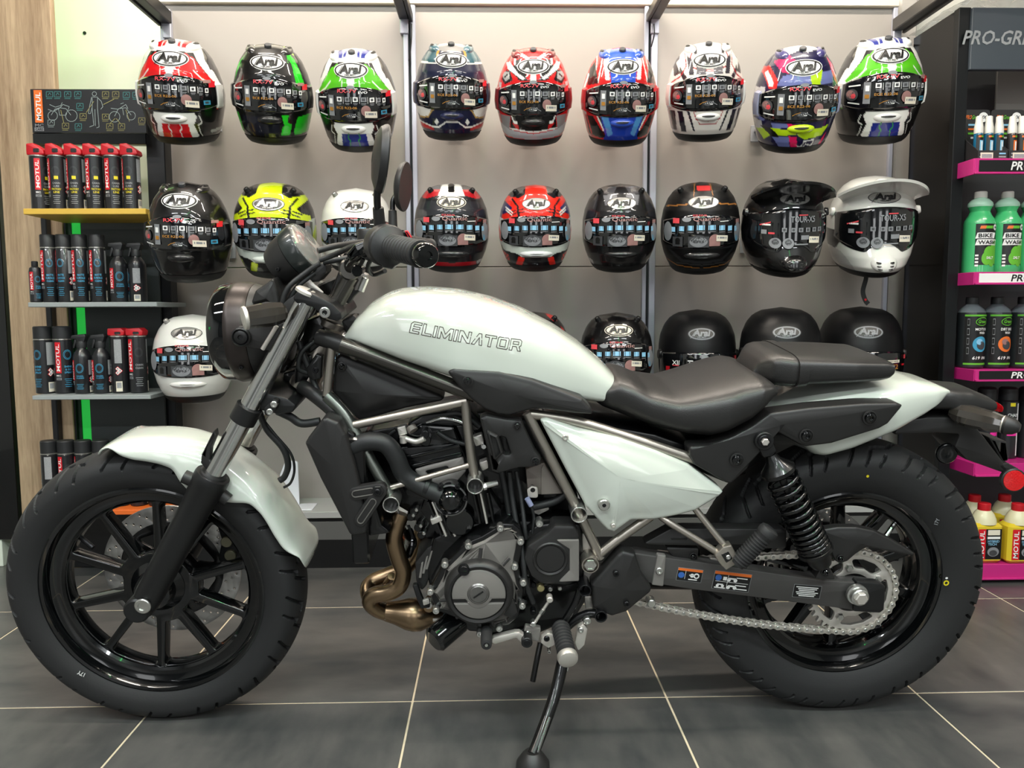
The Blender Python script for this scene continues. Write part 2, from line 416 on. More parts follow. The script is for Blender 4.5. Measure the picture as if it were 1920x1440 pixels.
# steel arms reaching from the rails towards the room, above the helmets
def arm(px0, py0, dx, label, m, side):
    p = on_depth(px0, py0, YW-.02)
    t = thing('display_arm', label, 'arm', p)
    part('arm_beam', box((dx/2*0, -.36, .012), (.035, .74, .045), .003), m, t)
    part('arm_lip', box((side*.026, -.36, -.002), (.012, .74, .03), .002), m, t)
    part('arm_bracket', box((0, .012, -.01), (.03, .022, .1), .002), M_rail, t)
M_arm = mat('dark_steel', (46, 46, 48), .4, metal=.6, var=(8, .1)); M_arm2 = mat('grey_steel', (92, 90, 88), .4, metal=.5, var=(8, .1))
arm(757, 30, 0, 'dark steel arm over the rail between the first and second boards', M_arm, 1)
arm(1229, 30, 0, 'grey steel arm over the rail between the second and third boards', M_arm2, -1)
arm(311, 38, 0, 'dark steel arm at the board corner above the red and white helmet', M_arm, -1)
arm(1684, 52, 0, 'dark steel arm beside the tall care product stand', M_arm2, 1)
# thin black cables that hang from the two middle arms
for px, q, lb in ((768, 115, 'thin black cable hanging from the first rail arm'), (1222, 88, 'thin black cable hanging from the second rail arm')):
    a = on_depth(px+4, 45, YW-.03); b = on_depth(px-1, q, YW-.015)
    part('cable', tube([a, (a+b)/2+Vector((.004, -.01, 0)), b], .0025, 6), M_black, None, label=lb, cat='cable')
# white acrylic helmet rest that stands on the ledge
p = on_depth(552, 925, 2.84)
t = thing('leaflet_holder', 'white acrylic holder standing on the ledge behind the front fork', 'holder', (p.x, p.y, zl))
M_acr = mat('white_acrylic', (232, 234, 240), .2, var=(4, .03))
part('upright', plate([fillet([(-.045, 0), (.018, 0), (.016, .165), (-.028, .168), (-.05, .115)], .01)], -.004, .004, .001), M_acr, t)
part('foot', box((.02, -.03, .002), (.12, .09, .004), .001), M_acr, t)

# ---- left side: oak board, dark door frame, white reveal
p0, p1 = on_depth(20, 700, 2.79), on_depth(134, 700, 2.79)
part('wall_left_return', box(((p0.x+p1.x)/2+.005, 2.80, ZC/2), (p1.x-p0.x-.012, .03, ZC), .002), M_wood, None, kind='structure', label='pale oak board wall beside the rack')
a, b = on_depth(-16, 700, 2.82), on_depth(20, 700, 2.82)
part('trim_1', box(((a.x+b.x)/2, 2.83, (ZC+.1)/2+.0), (b.x-a.x+.01, .05, ZC-.1), .002), M_blackgloss, None, kind='structure')
a = on_depth(-170, 700, 2.82); b = on_depth(-14, 700, 2.82)
part('wall_left_pier', box(((a.x+b.x)/2, 2.84, ZC/2), (b.x-a.x, .06, ZC), .002), mat('pale_green_white', (218, 226, 212), .6, var=(3, .03)), None, kind='structure')
p = on_depth(159, 62, Y1)
part('screw_hole', cyl(p, p-Vector((0, .003, 0)), .006, n=14), M_black, bpy.data.objects['wall_back'])
# ================================================================== HELMETS
def attr_paint(name, rough, coat):
    m = bpy.data.materials.new(name); m.use_nodes = True; nt = m.node_tree; b = nt.nodes['Principled BSDF']
    a = nt.nodes.new('ShaderNodeVertexColor'); a.layer_name = 'paint'; nt.links.new(a.outputs[0], b.inputs['Base Color'])
    b.inputs['Roughness'].default_value = rough; b.inputs['Specular IOR Level'].default_value = .25; b.inputs['Coat Weight'].default_value = coat; b.inputs['Coat Roughness'].default_value = .03
    return m
M_paint = attr_paint('helmet_gloss_paint', .4, .8); M_paintmatt = attr_paint('helmet_matt_paint', .42, 0.)
M_rubber = mat('helmet_edge_rubber', (17, 17, 18), .55, var=(20, .1))
M_visor = mat('smoked_visor', (13, 14, 16), .10, coat=1., var=(6, .1))
M_wht = mat('print_white', (232, 232, 230), .4, var=(40, .02)); M_blk = mat('print_black', (14, 14, 15), .35, var=(40, .05))
M_red = mat('print_red', (205, 24, 38), .4, var=(40, .05)); M_pinkred = mat('print_pink_red', (214, 70, 78), .4, var=(40, .05))
M_gold = mat('print_gold', (172, 120, 44), .4, var=(40, .05)); M_grey = mat('print_grey', (128, 130, 134), .4, var=(40, .1))
M_lblue = mat('print_light_blue', (136, 190, 222), .35, var=(200, .25)); M_cream = mat('price_label', (222, 214, 196), .6, var=(40, .03))
M_skin = mat('print_photo_tone', (150, 112, 108), .4, var=(70, .25)); M_dgrey = mat('print_dark_grey', (62, 63, 66), .4, var=(90, .2))
M_silver = mat('badge_silver', (186, 184, 180), .25, metal=.7, var=(30, .05)); M_dsilver = mat('badge_dark', (70, 70, 72), .25, metal=.5, var=(30, .05))
M_yellow = mat('print_yellow', (222, 204, 30), .4, var=(40, .05)); M_orange = mat('print_orange', (226, 110, 40), .4, var=(40, .05))
M_green = mat('print_green', (96, 178, 48), .4, var=(40, .1)); M_cyan = mat('print_cyan', (62, 150, 186), .4, var=(60, .1))

# design space: X in [-1,1] over the helmet's half width, T in [0,1] from crown to chin
HW = .127
def curve(ts, vs):
    def f(t):
        # smooth monotone interpolation
        t = np.clip(t, 0, 1); return np.interp(t, ts, vs)
    d = np.linspace(0, 1, 201); y = np.interp(d, ts, vs)
    for _ in range(3):
        y[1:-1] = (y[:-2]+2*y[1:-1]+y[2:])/4
    return lambda t: np.interp(t, d, y)
class Shape:
    def __init__(s, height, w, lf, lb, zc=None):
        s.H = height*2*HW; s.w = w; s.lf = lf; s.lb = lb
    def z(s, T): return (.5-T)*s.H
    def front(s, X, T, off=0.):
        w = max(float(s.w(T)), 1e-3); sn = max(-.985, min(.985, X/w)); cs = math.sqrt(1-sn*sn)
        l = float(s.lf(T)); x, y = w*sn, -l*cs
        nx, ny = sn/w, -cs/l; nn = math.hypot(nx, ny)
        e = .01; dw = (float(s.w(min(T+e, 1)))-float(s.w(max(T-e, 0))))/(2*e)*HW/s.H
        nz = dw*1.0; k = off/HW/math.sqrt(1+nz*nz)
        return Vector(((x+nx/nn*k)*HW, (y+ny/nn*k)*HW, s.z(T)+off*nz/math.sqrt(1+nz*nz)))
ts = [0, .012, .04, .09, .165, .283, .40, .52, .64, .756, .85, .937, .975, 1]
wt = [.02, .30, .47, .63, .765, .89, .97, 1.0, .97, .90, .84, .73, .64, .40]
RX = Shape(1.22, curve(ts, wt), curve(ts, [.02, .34, .56, .76, .93, 1.10, 1.19, 1.24, 1.24, 1.20, 1.12, .98, .84, .5]),
           curve(ts, [.02, .36, .60, .82, 1.02, 1.20, 1.28, 1.30, 1.26, 1.18, 1.08, .98, .92, .85]))
QU = Shape(1.15, curve(ts, [.02, .33, .52, .69, .82, .935, .985, 1.0, .98, .91, .82, .70, .60, .36]), curve(ts, [.02, .36, .60, .82, .99, 1.14, 1.21, 1.25, 1.25, 1.21, 1.12, .96, .8, .5]),
           curve(ts, [.02, .38, .62, .85, 1.05, 1.22, 1.29, 1.3, 1.26, 1.18, 1.08, .98, .92, .85]))
def inside(P, X, T):
    P = np.array(P); r = np.zeros(X.shape, bool); n = len(P)
    for i in range(n):
        x0, y0 = P[i-1]; x1, y1 = P[i]
        if y0 == y1: continue
        c = ((y0 > T) != (y1 > T)) & (X < (x1-x0)*(T-y0)/(y1-y0)+x0); r ^= c
    return r
def line_mask(P, w, X, T):
    r = np.zeros(X.shape, bool)
    for (x0, y0), (x1, y1) in zip(P[:-1], P[1:]):
        ax, ay = X-x0, (T-y0)*1.22*1.0; dx, dy = x1-x0, (y1-y0)*1.22; L = dx*dx+dy*dy+1e-9
        t = np.clip((ax*dx+ay*dy)/L, 0, 1); r |= (ax-t*dx)**2+(ay-t*dy)**2 < w*w/4
    return r
def shell(S, design, name, mtl, dense=True):
    nf, nb, nt = (132, 30, 104) if dense else (40, 22, 34)
    az = np.concatenate([np.linspace(-PI/2, PI/2, nf, endpoint=False), np.linspace(PI/2, 3*PI/2, nb, endpoint=False)]); n = len(az)
    T = np.linspace(0, 1, nt)**1.0
    w, lf, lb = S.w(T)[:, None], S.lf(T)[:, None], S.lb(T)[:, None]
    sn, cs = np.sin(az)[None], np.cos(az)[None]
    x = w*sn; y = -np.where(cs > 0, lf, lb)*cs
    V = np.stack([x*HW, y*HW, np.broadcast_to(S.z(T)[:, None], x.shape)], -1).reshape(-1, 3)
    i = np.arange(nt-1)[:, None]*n; j = np.arange(n)[None]; k = (j+1) % n
    F = np.stack([i+j, i+n+j, i+n+k, i+k], -1).reshape(-1, 4)
    me = bpy.data.meshes.new(name); me.vertices.add(len(V)); me.vertices.foreach_set('co', V.ravel())
    me.loops.add(F.size); me.loops.foreach_set('vertex_index', F.ravel()); me.polygons.add(len(F))
    me.polygons.foreach_set('loop_start', np.arange(len(F))*4); me.polygons.foreach_set('use_smooth', [True]*len(F)); me.update(calc_edges=True); me.validate()
    base, layers = design
    # beyond the widest line the paint simply continues backwards
    Xd = np.where(cs > 0, x, np.sign(x)*(2*w-np.abs(x))); Td = np.broadcast_to(T[:, None], x.shape)
    C = np.empty(x.shape+(4,)); dk = lambda c: tuple(x**1.2 for x in lin(c)); C[:] = (*dk(base), 1)
    for L in layers:
        kind, col, P = L[0], L[1], L[2]
        if kind == 'p': m = inside(P, Xd, Td)
        elif kind == 'm': m = inside(P, np.abs(Xd), Td)
        elif kind == 'l': m = line_mask(P, L[3], Xd, Td)
        elif kind == 'lm': m = line_mask(P, L[3], np.abs(Xd), Td)
        C[m] = (*dk(col), 1)
    at = me.color_attributes.new('paint', 'FLOAT_COLOR', 'POINT'); at.data.foreach_set('color', C.ravel()); me.materials.append(mtl)
    return me
def patch(S, xf_, T0, T1, off, nx=40, nt=22, edge=.003):
    """visor-like patch: for each row T the half width is xf_(T); T0/T1 are top and bottom lines as functions of s in [-1,1]"""
    v = []; f = []
    for j in range(nt+1):
        for i in range(nx+1):
            s = 2*i/nx-1; t = j/nt; X = s*xf_; T = T0(s)+(T1(s)-T0(s))*t
            e = min(1, t*nt, (1-t)*nt, i, nx-i); X = max(-float(S.w(T))*.985, min(float(S.w(T))*.985, X))
            v.append(S.front(X, T, off if e >= 1 else off-edge))
    for j in range(nt):
        for i in range(nx): a = j*(nx+1)+i; f.append((a, a+1, a+nx+2, a+nx+1))
    return v, f
def badge(S, c, a, b, chrome=0):
    mb = MB(); fn = lambda o: (lambda x, t: S.front(x, t, o)); h = S.H/(2*HW)
    m1, m2, m3, m4 = ((M_wht, M_blk, M_wht, M_blk), (M_dsilver, M_silver, M_silver, M_blk), (M_blk, M_silver, M_dsilver, M_silver), (M_cream, M_blk, M_cream, M_blk), (M_dgrey, M_grey, mat('badge_dull', (44, 43, 42), .35, metal=.3, var=(30, .05)), M_grey))[chrome]
    mb.add(disc(c, a, b, fn(.0012)), m1); mb.add(disc(c, a*.95, b*.91, fn(.0018)), m2); mb.add(disc(c, a*.85, b*.75, fn(.0024)), m3)
    tf = lambda x, t: S.front(x, 2*c[1]-t, .0044)
    v, f = text('Arai', (c[0], c[1]+b*.12), b*1.05, lambda x, t: S.front(x, 2*c[1]-t, .0044), w=a*1.22, shear=.45); mb.add((v, f), m4)
    v, f = text('HELMET', (c[0], c[1]-b*.55), b*.26, lambda x, t: S.front(x, 2*c[1]-t, .0044), w=a*.62); mb.add((v, f), m4)
    mb.add(rect((c[0]-a*.62, c[1]-b*.15), a*.42, b*.12, lambda x, t: S.front(x, 2*c[1]-t, .0044), 3, 1, .55), m4)
    return mb
def film_rx(S):
    mb = MB(); T0 = .5
    fn = lambda x, t: S.front(x, 1-t, .0078); R = lambda c, w, h, m, **k: mb.add(rect(c, w, h, fn, 4, 1, **k), m)
    Y = lambda T: 1-T
    mb.add(text('RX-7V', (-.08, Y(.357)), .034, fn, w=.44, shear=.012), M_pinkred); mb.add(text('EVO', (.27, Y(.371)), .022, fn, w=.2, shear=.008), M_wht)
    mb.add(disc((0, Y(.323)), .09, .016, fn), M_grey)
    for k, x in enumerate((-.26, -.08, .10, .28, .46, .60, .71)):
        w = (.11, .11, .11, .13, .10, .08, .06)[k]; T = .428+.05*max(0, x)**2
        R((x, Y(T)), w, .042, M_grey if k % 2 else M_wht); R((x, Y(T)), w*.55, .024, M_dgrey); R((x, Y(T+.036)), w*.9, .006, M_grey); R((x, Y(T+.048)), w*.7, .004, M_grey)
        if k < 5: R((x+.09, Y(T+.008)), .008, .06, M_wht)
    mb.add(text('ECE R22-06', (-.1, Y(.505)), .022, fn, w=.46), M_gold)
    R((-.46, Y(.49)), .13, .185, M_grey); R((-.46, Y(.45)), .07, .05, M_wht); R((-.46, Y(.52)), .08, .03, M_gold)
    mb.add(disc((-.72, Y(.505)), .10, .052, fn), M_dgrey); mb.add(disc((-.74, Y(.50)), .07, .035, fn), M_skin); mb.add(disc((-.70, Y(.515)), .04, .02, fn), M_pinkred)
    R((-.68, Y(.425)), .2, .012, M_wht, rot=.06); R((-.68, Y(.578)), .2, .012, M_wht, rot=-.06)
    for k in range(5): R((-.1+.08*k-.08, Y(.575-.018*k+.005*k*k)), .09, .006, M_gold if k < 2 else M_grey, rot=.25-.12*k)
    mb.add(disc((-.02, Y(.575)), .12, .025, fn), M_dgrey); R((0, Y(.57)), .18, .01, M_wht, rot=.1); R((.02, Y(.585)), .12, .01, M_wht)
    mb.add(disc((.32, Y(.535)), .105, .048, fn), M_skin)
    R((.70, Y(.56)), .12, .04, M_cyan); R((.70, Y(.56)), .08, .022, M_dgrey)
    R((.72, Y(.375)), .13, .028, M_skin); R((.80, Y(.40)), .1, .05, M_red)
    return mb.mesh('printed_film')
def film_qu(S):
    mb = MB(); fn = lambda x, t: S.front(x, 1-t, .0078); R = lambda c, w, h, m, **k: mb.add(rect(c, w, h, fn, 4, 1, **k), m); Y = lambda T: 1-T
    R((-.60, Y(.388)), .14, .05, M_pinkred); mb.add(disc((-.37, Y(.375)), .10, .024, fn), M_grey)
    mb.add(text('Quantic', (.07, Y(.375)), .046, fn, w=.6), M_skin); mb.add(text('ECE R22-06', (-.08, Y(.333)), .018, fn, w=.3), M_pinkred)
    R((.47, Y(.40)), .2, .006, M_wht)
    for k, x in enumerate((-.66, -.48, -.28, -.06, .19, .42, .61, .75)):
        w = (.08, .11, .12, .17, .16, .13, .1, .06)[k]; T = .462+.05*x*x
        R((x, Y(T)), w*1.25, .074, M_blk); R((x, Y(T-.006)), w, .05, M_lblue); R((x, Y(T+.036)), w, .006, M_grey)
    R((-.1, Y(.60)), .46, .11, M_dgrey); mb.add(disc((-.1, Y(.60)), .20, .052, fn), M_grey); mb.add(disc((-.1, Y(.575)), .18, .045, fn), M_dgrey)
    R((-.56, Y(.60)), .22, .1, M_dgrey); mb.add(disc((-.56, Y(.59)), .055, .03, fn), M_blk); R((-.56, Y(.62)), .1, .02, M_blk)
    mb.add(disc((.26, Y(.585)), .13, .06, fn), M_skin); R((.26, Y(.62)), .25, .05, M_skin)
    mb.add(disc((-.78, Y(.50)), .09, .10, fn), M_grey); R((.80, Y(.41)), .09, .04, M_skin); mb.add(disc((.80, Y(.52)), .08, .10, fn), M_grey); R((.78, Y(.58)), .05, .06, M_cyan)
    return mb.mesh('printed_film')
def film_tour(S):
    mb = MB(); fn = lambda x, t: S.front(x, 1-t, .0078); R = lambda c, w, h, m, **k: mb.add(rect(c, w, h, fn, 4, 1, **k), m); Y = lambda T: 1-T
    mb.add(text('TOUR-X5', (.15, Y(.375)), .058, fn, w=.55), M_grey); R((.15, Y(.335)), .2, .01, M_pinkred)
    for k, x in enumerate((-.25, -.06, .1, .26, .42, .56)): R((x, Y(.475)), .1, .042, M_grey); R((x, Y(.475)), .06, .024, M_dgrey)
    R((-.62, Y(.42)), .2, .012, M_pinkred, rot=.15); R((-.6, Y(.43)), .16, .016, M_wht); R((-.64, Y(.50)), .1, .04, M_grey); R((-.50, Y(.51)), .12, .016, M_pinkred)
    for x in (-.42, -.16): mb.add(disc((x, Y(.60)), .12, .05, fn), M_grey); mb.add(disc((x, Y(.59)), .07, .03, fn), M_dgrey)
    R((.2, Y(.545)), .18, .04, M_grey); R((.2, Y(.545)), .14, .025, M_dgrey); R((.12, Y(.61)), .3, .012, M_grey)
    return mb.mesh('printed_film')
def film_x2(S):
    mb = MB(); fn = lambda x, t: S.front(x, 1-t, .0078); R = lambda c, w, h, m, **k: mb.add(rect(c, w, h, fn, 4, 1, **k), m); Y = lambda T: 1-T
    mb.add(text('XII', (-.58, Y(.57)), .05, fn, w=.16), M_wht); R((-.58, Y(.60)), .14, .012, M_pinkred); R((-.75, Y(.64)), .08, .05, M_red)
    for k in range(3): R((-.26+.02*k, Y(.545+.02*k)), .12-.02*k, .012, M_wht)
    mb.add(disc((.16, Y(.57)), .2, .06, fn, rot=-.4), M_grey); mb.add(disc((.18, Y(.58)), .1, .04, fn), M_dgrey); R((.2, Y(.63)), .2, .03, M_dgrey)
    mb.add(text('X2', (.56, Y(.615)), .05, fn, w=.2), M_gold); R((.54, Y(.56)), .3, .03, M_cream); mb.add(text('race ready', (.54, Y(.56)), .018, fn, w=.24), M_blk)
    for k in range(5): R((-.4+.16*k, Y(.64+.004*k)), .09, .036, M_grey if k % 2 else M_cream); R((-.4+.16*k, Y(.64+.004*k)), .05, .02, M_dgrey)
    for k in range(4): R((-.1+.17*k, Y(.715)), .1, .036, M_wht); R((-.1+.17*k, Y(.715)), .06, .02, M_blk)
    R((.84, Y(.52)), .06, .04, M_pinkred); R((.8, Y(.6)), .08, .02, M_red)
    return mb.mesh('printed_film')

def bump_lens(S, c, a, b, h, n=22, k=5):
    """raised lens-shaped vent on the shell"""
    v = [S.front(c[0], c[1], h)]; f = []
    for j in range(1, k+1):
        q = j/k
        for i in range(n): t = 2*PI*i/n; v.append(S.front(c[0]+a*q*math.cos(t), c[1]+b*q*math.sin(t), h*(1-q**3)-.0008*(q == 1)))
    for i in range(n):
        f.append((0, 1+i, 1+(i+1) % n))
        for j in range(k-1): o = 1+j*n; f.append((o+i, o+n+i, o+n+(i+1) % n, o+(i+1) % n))
    return v, f
# shared pieces
_vt = lambda s: .315+.075*s*s+.03*s**4; _vb = lambda s: .655-.012*s*s-.05*s**6
KIND = {}
def kind(nm, S, vis, film, lowv):
    d = {'S': S, 'film': film(S) if film else None}
    d['visor'] = MB().add(patch(S, *vis, .0045), M_visor).mesh('visor')
    t0 = .895
    V = []; F = []; n = 48
    for j in range(7):
        T = t0+(.985-t0)*j/6
        for i in range(n):
            a = 2*PI*i/n; w, l = float(S.w(T))+.012, (float(S.lf(T)) if math.cos(a) > 0 else float(S.lb(T)))+.012; V.append((w*math.sin(a)*HW, -l*math.cos(a)*HW, S.z(T)))
    for j in range(6):
        for i in range(n): F.append((j*n+i, (j+1)*n+i, (j+1)*n+(i+1) % n, j*n+(i+1) % n))
    d['edge'] = MB().add((V, F), M_rubber).mesh('neck_edge')
    KIND[nm] = d
kind('rx', RX, (.93, _vt, _vb), film_rx, 0)
kind('qu', QU, (.93, lambda s: .325+.05*s*s+.02*s**4, lambda s: .675-.02*s*s-.04*s**6), film_qu, 0)
TO = Shape(1.19, curve(ts, [.02, .33, .52, .69, .82, .935, .985, 1.0, .97, .90, .80, .62, .47, .22]), curve(ts, [.02, .36, .60, .82, .99, 1.14, 1.21, 1.25, 1.32, 1.46, 1.50, 1.3, 1.0, .5]), QU.lb)
kind('to', TO, (.93, lambda s: .27+.07*s*s, lambda s: .70-.09*(1-min(abs(s)/.42, 1)**2)*(abs(s) < .42)-.12*s**4), film_tour, 0)
OP = Shape(1.15, curve(ts, [.02, .35, .55, .72, .85, .955, .99, 1.0, .985, .94, .86, .7, .5, .22]), QU.lf, QU.lb)
kind('op', OP, (.95, lambda s: .455+.02*s*s, lambda s: .80-.06*s*s), film_x2, 0)

K, Wt = (14, 14, 15), (232, 231, 226)
def arai_stripes(main, side_blue=None, chin=(205, 24, 38), top=(190, 16, 36)):
    """the race livery with a white edged brow shield"""
    L = [('m', main, [(0, .15), (.48, .15), (.60, .22), (.76, .31), (.92, .40), (.94, .52), (.80, .52), (0, .36)]), ('m', main, [(.36, .12), (.52, .19), (.5, .26), (0, .26), (0, .17)]),
         ('m', Wt, [(0, 0), (.45, .0), (.62, .10), (.72, .20), (.86, .29), (.98, .42), (.99, .52), (.90, .64), (.88, .62), (.94, .48), (.89, .39), (.75, .30), (.61, .215), (.54, .165), (.48, .11), (0, .10)]),
         ('m', top, [(.12, .012), (.40, .015), (.50, .05), (.44, .085), (.14, .065)]), ('lm', Wt, [(.2, .0), (.22, .08)], .022),
         ('m', Wt, [(0, .23), (.085, .23), (.085, .40), (0, .40)]), ('lm', Wt, [(.21, .23), (.22, .36)], .018), ('lm', Wt, [(.5, .27), (.66, .345), (.88, .41)], .016),
         ('m', main, [(.93, .42), (.97, .46), (.94, .62), (.88, .64)]),
         ('m', Wt, [(0, .655), (.46, .655), (.50, .70), (.42, .77), (.48, .88), (.42, .905), (0, .905)]), ('m', chin, [(0, .765), (.30, .765), (.33, .905), (0, .905)]),
         ('lm', Wt, [(.13, .765), (.15, .81), (.10, .83), (.13, .905)], .02), ('lm', Wt, [(.55, .69), (.58, .75), (.5, .78), (.53, .88)], .016),
         ('l', (190, 190, 188), [(.72, .85), (.98, .815)], .035), ('m', (48, 48, 52), [(.66, .12), (.80, .16), (.88, .27), (.80, .27)])]
    return (K, L)
GRN, BLU = (98, 188, 36), (34, 52, 140)
D_red = arai_stripes((218, 28, 36)); D_green = arai_stripes(GRN, chin=BLU, top=BLU)
D_green[1].append(('lm', (60, 160, 60), [(.13, .765), (.15, .81), (.10, .83), (.13, .905)], .02))
LIME = (40, 200, 40)
D_claw = (K, [('p', LIME, [(.42, .05), (.62, .14), (.76, .26), (.86, .40), (.66, .36), (.58, .24), (.50, .20), (.46, .12)]), ('p', K, [(.48, .12), (.58, .2), (.66, .36), (.6, .37), (.5, .24)]),
              ('p', (170, 214, 30), [(.35, .02), (.5, .03), (.6, .1), (.5, .09)]), ('p', (170, 214, 30), [(-.35, .02), (-.5, .03), (-.56, .08), (-.45, .07)]),
              ('p', LIME, [(.96, .38), (1.0, .42), (1.0, .60), (.82, .62), (.86, .54), (.92, .52)]), ('p', K, [(.90, .44), (.97, .46), (.94, .5)]), ('p', LIME, [(-.70, .2), (-.82, .32), (-.86, .36), (-.80, .22), (-.6, .12)]),
              ('p', LIME, [(.3, .66), (.46, .67), (.42, .74), (.52, .76), (.44, .87), (.24, .87), (.28, .8), (.34, .77)]), ('p', LIME, [(.66, .69), (.95, .66), (.9, .78), (.82, .86), (.54, .87), (.58, .78)]),
              ('p', LIME, [(-.95, .66), (-.8, .67), (-.72, .87), (-.84, .85)]), ('p', (22, 26, 46), [(-.7, .68), (.25, .68), (.2, .88), (-.62, .88)])])
NAV = (24, 30, 66)
D_teal = ((40, 44, 66), [('m', (44, 96, 108), [(.30, .04), (.52, .03), (.80, .19), (.78, .205), (.36, .19)]), ('lm', (214, 150, 60), [(.30, .04), (.36, .12), (.30, .21)], .05), ('m', (150, 148, 146), [(0, 0), (.3, .0), (.4, .08), (0, .1)]),
                 ('lm', Wt, [(.38, .205), (.8, .2)], .02), ('m', NAV, [(0, .2), (.7, .22), (.86, .33), (0, .33)]), ('m', (196, 28, 40), [(.93, .50), (1.0, .50), (1.0, .60), (.92, .62)]),
                 ('m', NAV, [(0, .62), (1, .62), (1, 1), (0, 1)]), ('m', Wt, [(.52, .645), (.96, .63), (.92, .70), (.80, .745), (.62, .72)]), ('lm', (190, 160, 100), [(.42, .63), (.5, .66), (.62, .735), (.84, .745)], .022),
                 ('m', (200, 30, 40), [(.50, .835), (.9, .78), (.86, .85), (.46, .87)]), ('lm', Wt, [(0, .775), (.16, .775), (.34, .83), (.5, .83), (.9, .785)], .02), ('m', Wt, [(.40, .74), (.46, .775), (.40, .81), (.34, .775)]), ('m', (96, 98, 110), [(.86, .24), (1, .34), (1, .48), (.9, .42)])])
D_flame = ((206, 26, 34), [('m', (150, 20, 34), [(.26, .045), (.5, .05), (.6, .1), (.34, .1)]), ('lm', Wt, [(.12, .105), (.3, .065), (.42, .08), (.5, .05)], .035), ('lm', K, [(.34, .03), (.42, .06), (.58, .04)], .04), ('m', K, [(.3, .10), (.54, .12), (.6, .20), (.4, .235), (.34, .22)]),
                  ('m', (214, 32, 36), [(.5, .06), (.57, .12), (.53, .17), (.45, .155)]), ('lm', Wt, [(.46, .06), (.47, .14)], .05), ('m', K, [(.12, .215), (.62, .16), (.72, .23), (.30, .31), (0, .31)]), ('m', (220, 220, 216), [(.60, .135), (.70, .14), (.66, .20), (.28, .295), (.20, .285), (.38, .235)]),
                  ('m', (218, 30, 34), [(.36, .29), (.68, .20), (.62, .30)]), ('m', K, [(.52, .305), (.6, .22), (.72, .225), (.82, .30), (.74, .35)]), ('m', (168, 168, 166), [(.62, .23), (.74, .225), (.80, .27), (.72, .32), (.6, .29)]), ('lm', K, [(.66, .25), (.74, .28)], .02),
                  ('m', Wt, [(0, .23), (.07, .23), (.07, .32), (0, .32)]), ('m', (218, 32, 36), [(.08, .235), (.19, .235), (.16, .30), (.08, .30)]), ('m', (190, 184, 184), [(.82, .33), (.9, .34), (.9, .42), (.84, .40)]),
                  ('m', (96, 26, 40), [(.9, .42), (1.0, .42), (1.0, .66), (.9, .66)]), ('lm', (220, 210, 208), [(.96, .42), (.93, .52), (.98, .62)], .04), ('lm', (220, 210, 208), [(.86, .37), (.96, .47)], .02),
                  ('m', K, [(0, .64), (.60, .64), (.62, .79), (0, .80)]), ('m', (150, 150, 150), [(.60, .66), (.86, .66), (.80, .86), (.60, .86)]), ('lm', (190, 26, 34), [(.58, .645), (.62, .80), (.60, .86)], .022), ('lm', Wt, [(.56, .66), (.5, .72), (.42, .72)], .03), ('m', (200, 28, 34), [(.38, .745), (.56, .72), (.46, .78), (.38, .79)]),
                  ('m', (182, 184, 188), [(0, .835), (.62, .80), (.9, .74), (.86, .83), (.66, .88), (0, .90)]), ('lm', Wt, [(0, .815), (.62, .785)], .02)])
D_blue = ((202, 34, 40), [('m', (30, 92, 200), [(0, 0), (.32, .02), (.36, .10), (.30, .33), (0, .33)]), ('m', Wt, [(.3, .0), (.44, .04), (.5, .16), (.44, .3), (.34, .3), (.37, .12)]), ('m', (214, 40, 40), [(.50, .08), (.74, .14), (.60, .33), (.44, .28)]), ('lm', Wt, [(.5, .09), (.62, .31)], .03), ('lm', Wt, [(.62, .09), (.7, .3)], .02),
                 ('m', K, [(.68, .13), (.80, .20), (.88, .36), (.62, .33)]), ('lm', Wt, [(.84, .26), (.95, .4)], .03), ('lm', Wt, [(.92, .44), (.97, .56), (.9, .64)], .03),
                 ('m', (32, 70, 170), [(0, .62), (.56, .62), (.44, .9), (0, .9)]), ('m', (90, 150, 200), [(.36, .65), (.52, .65), (.34, .86), (.22, .83)]), ('m', K, [(.54, .66), (.9, .66), (.8, .85), (.5, .88), (.4, .86)]), ('m', (206, 36, 40), [(.62, .65), (.74, .65), (.5, .80), (.44, .80)]), ('lm', Wt, [(.62, .655), (.46, .79)], .03), ('lm', (210, 40, 44), [(.88, .66), (.74, .84)], .03)])
D_wht = ((226, 220, 214), [('m', (34, 32, 42), [(.30, .03), (.42, .02), (.36, .12), (.3, .11)]), ('m', (44, 36, 44), [(.66, .09), (.84, .2), (.84, .32), (.7, .29), (.62, .36), (.55, .33), (.74, .2)]), ('m', Wt, [(.68, .14), (.78, .19), (.72, .27)]), ('lm', (168, 30, 44), [(.36, .04), (.46, .14), (.40, .24), (0, .27)], .022), ('lm', (168, 30, 44), [(.58, .1), (.56, .22), (.7, .32), (.9, .38)], .016),
                ('m', (70, 66, 74), [(.42, .16), (.54, .12), (.5, .30), (.38, .31)]), ('m', (120, 116, 120), [(.1, .25), (.32, .23), (.32, .31), (.1, .31)]), ('m', (62, 54, 84), [(.9, .40), (.97, .44), (.93, .62), (.88, .60)]), ('lm', (160, 40, 60), [(.98, .44), (.96, .62)], .03),
                ('m', (34, 32, 50), [(.62, .66), (.74, .66), (.62, .87), (.50, .87)]), ('m', (34, 32, 50), [(.46, .66), (.52, .66), (.34, .86), (.3, .86)]), ('m', (44, 40, 56), [(.8, .66), (.92, .66), (.8, .86), (.72, .86)]), ('lm', (170, 36, 50), [(.36, .66), (.3, .73), (0, .75)], .02), ('lm', (170, 36, 50), [(.32, .70), (.2, .79), (0, .79)], .012), ('m', (190, 30, 44), [(.26, .63), (.36, .63), (.32, .67)])])
PNK, VIO, NEO = (232, 30, 108), (122, 130, 180), (190, 220, 20)
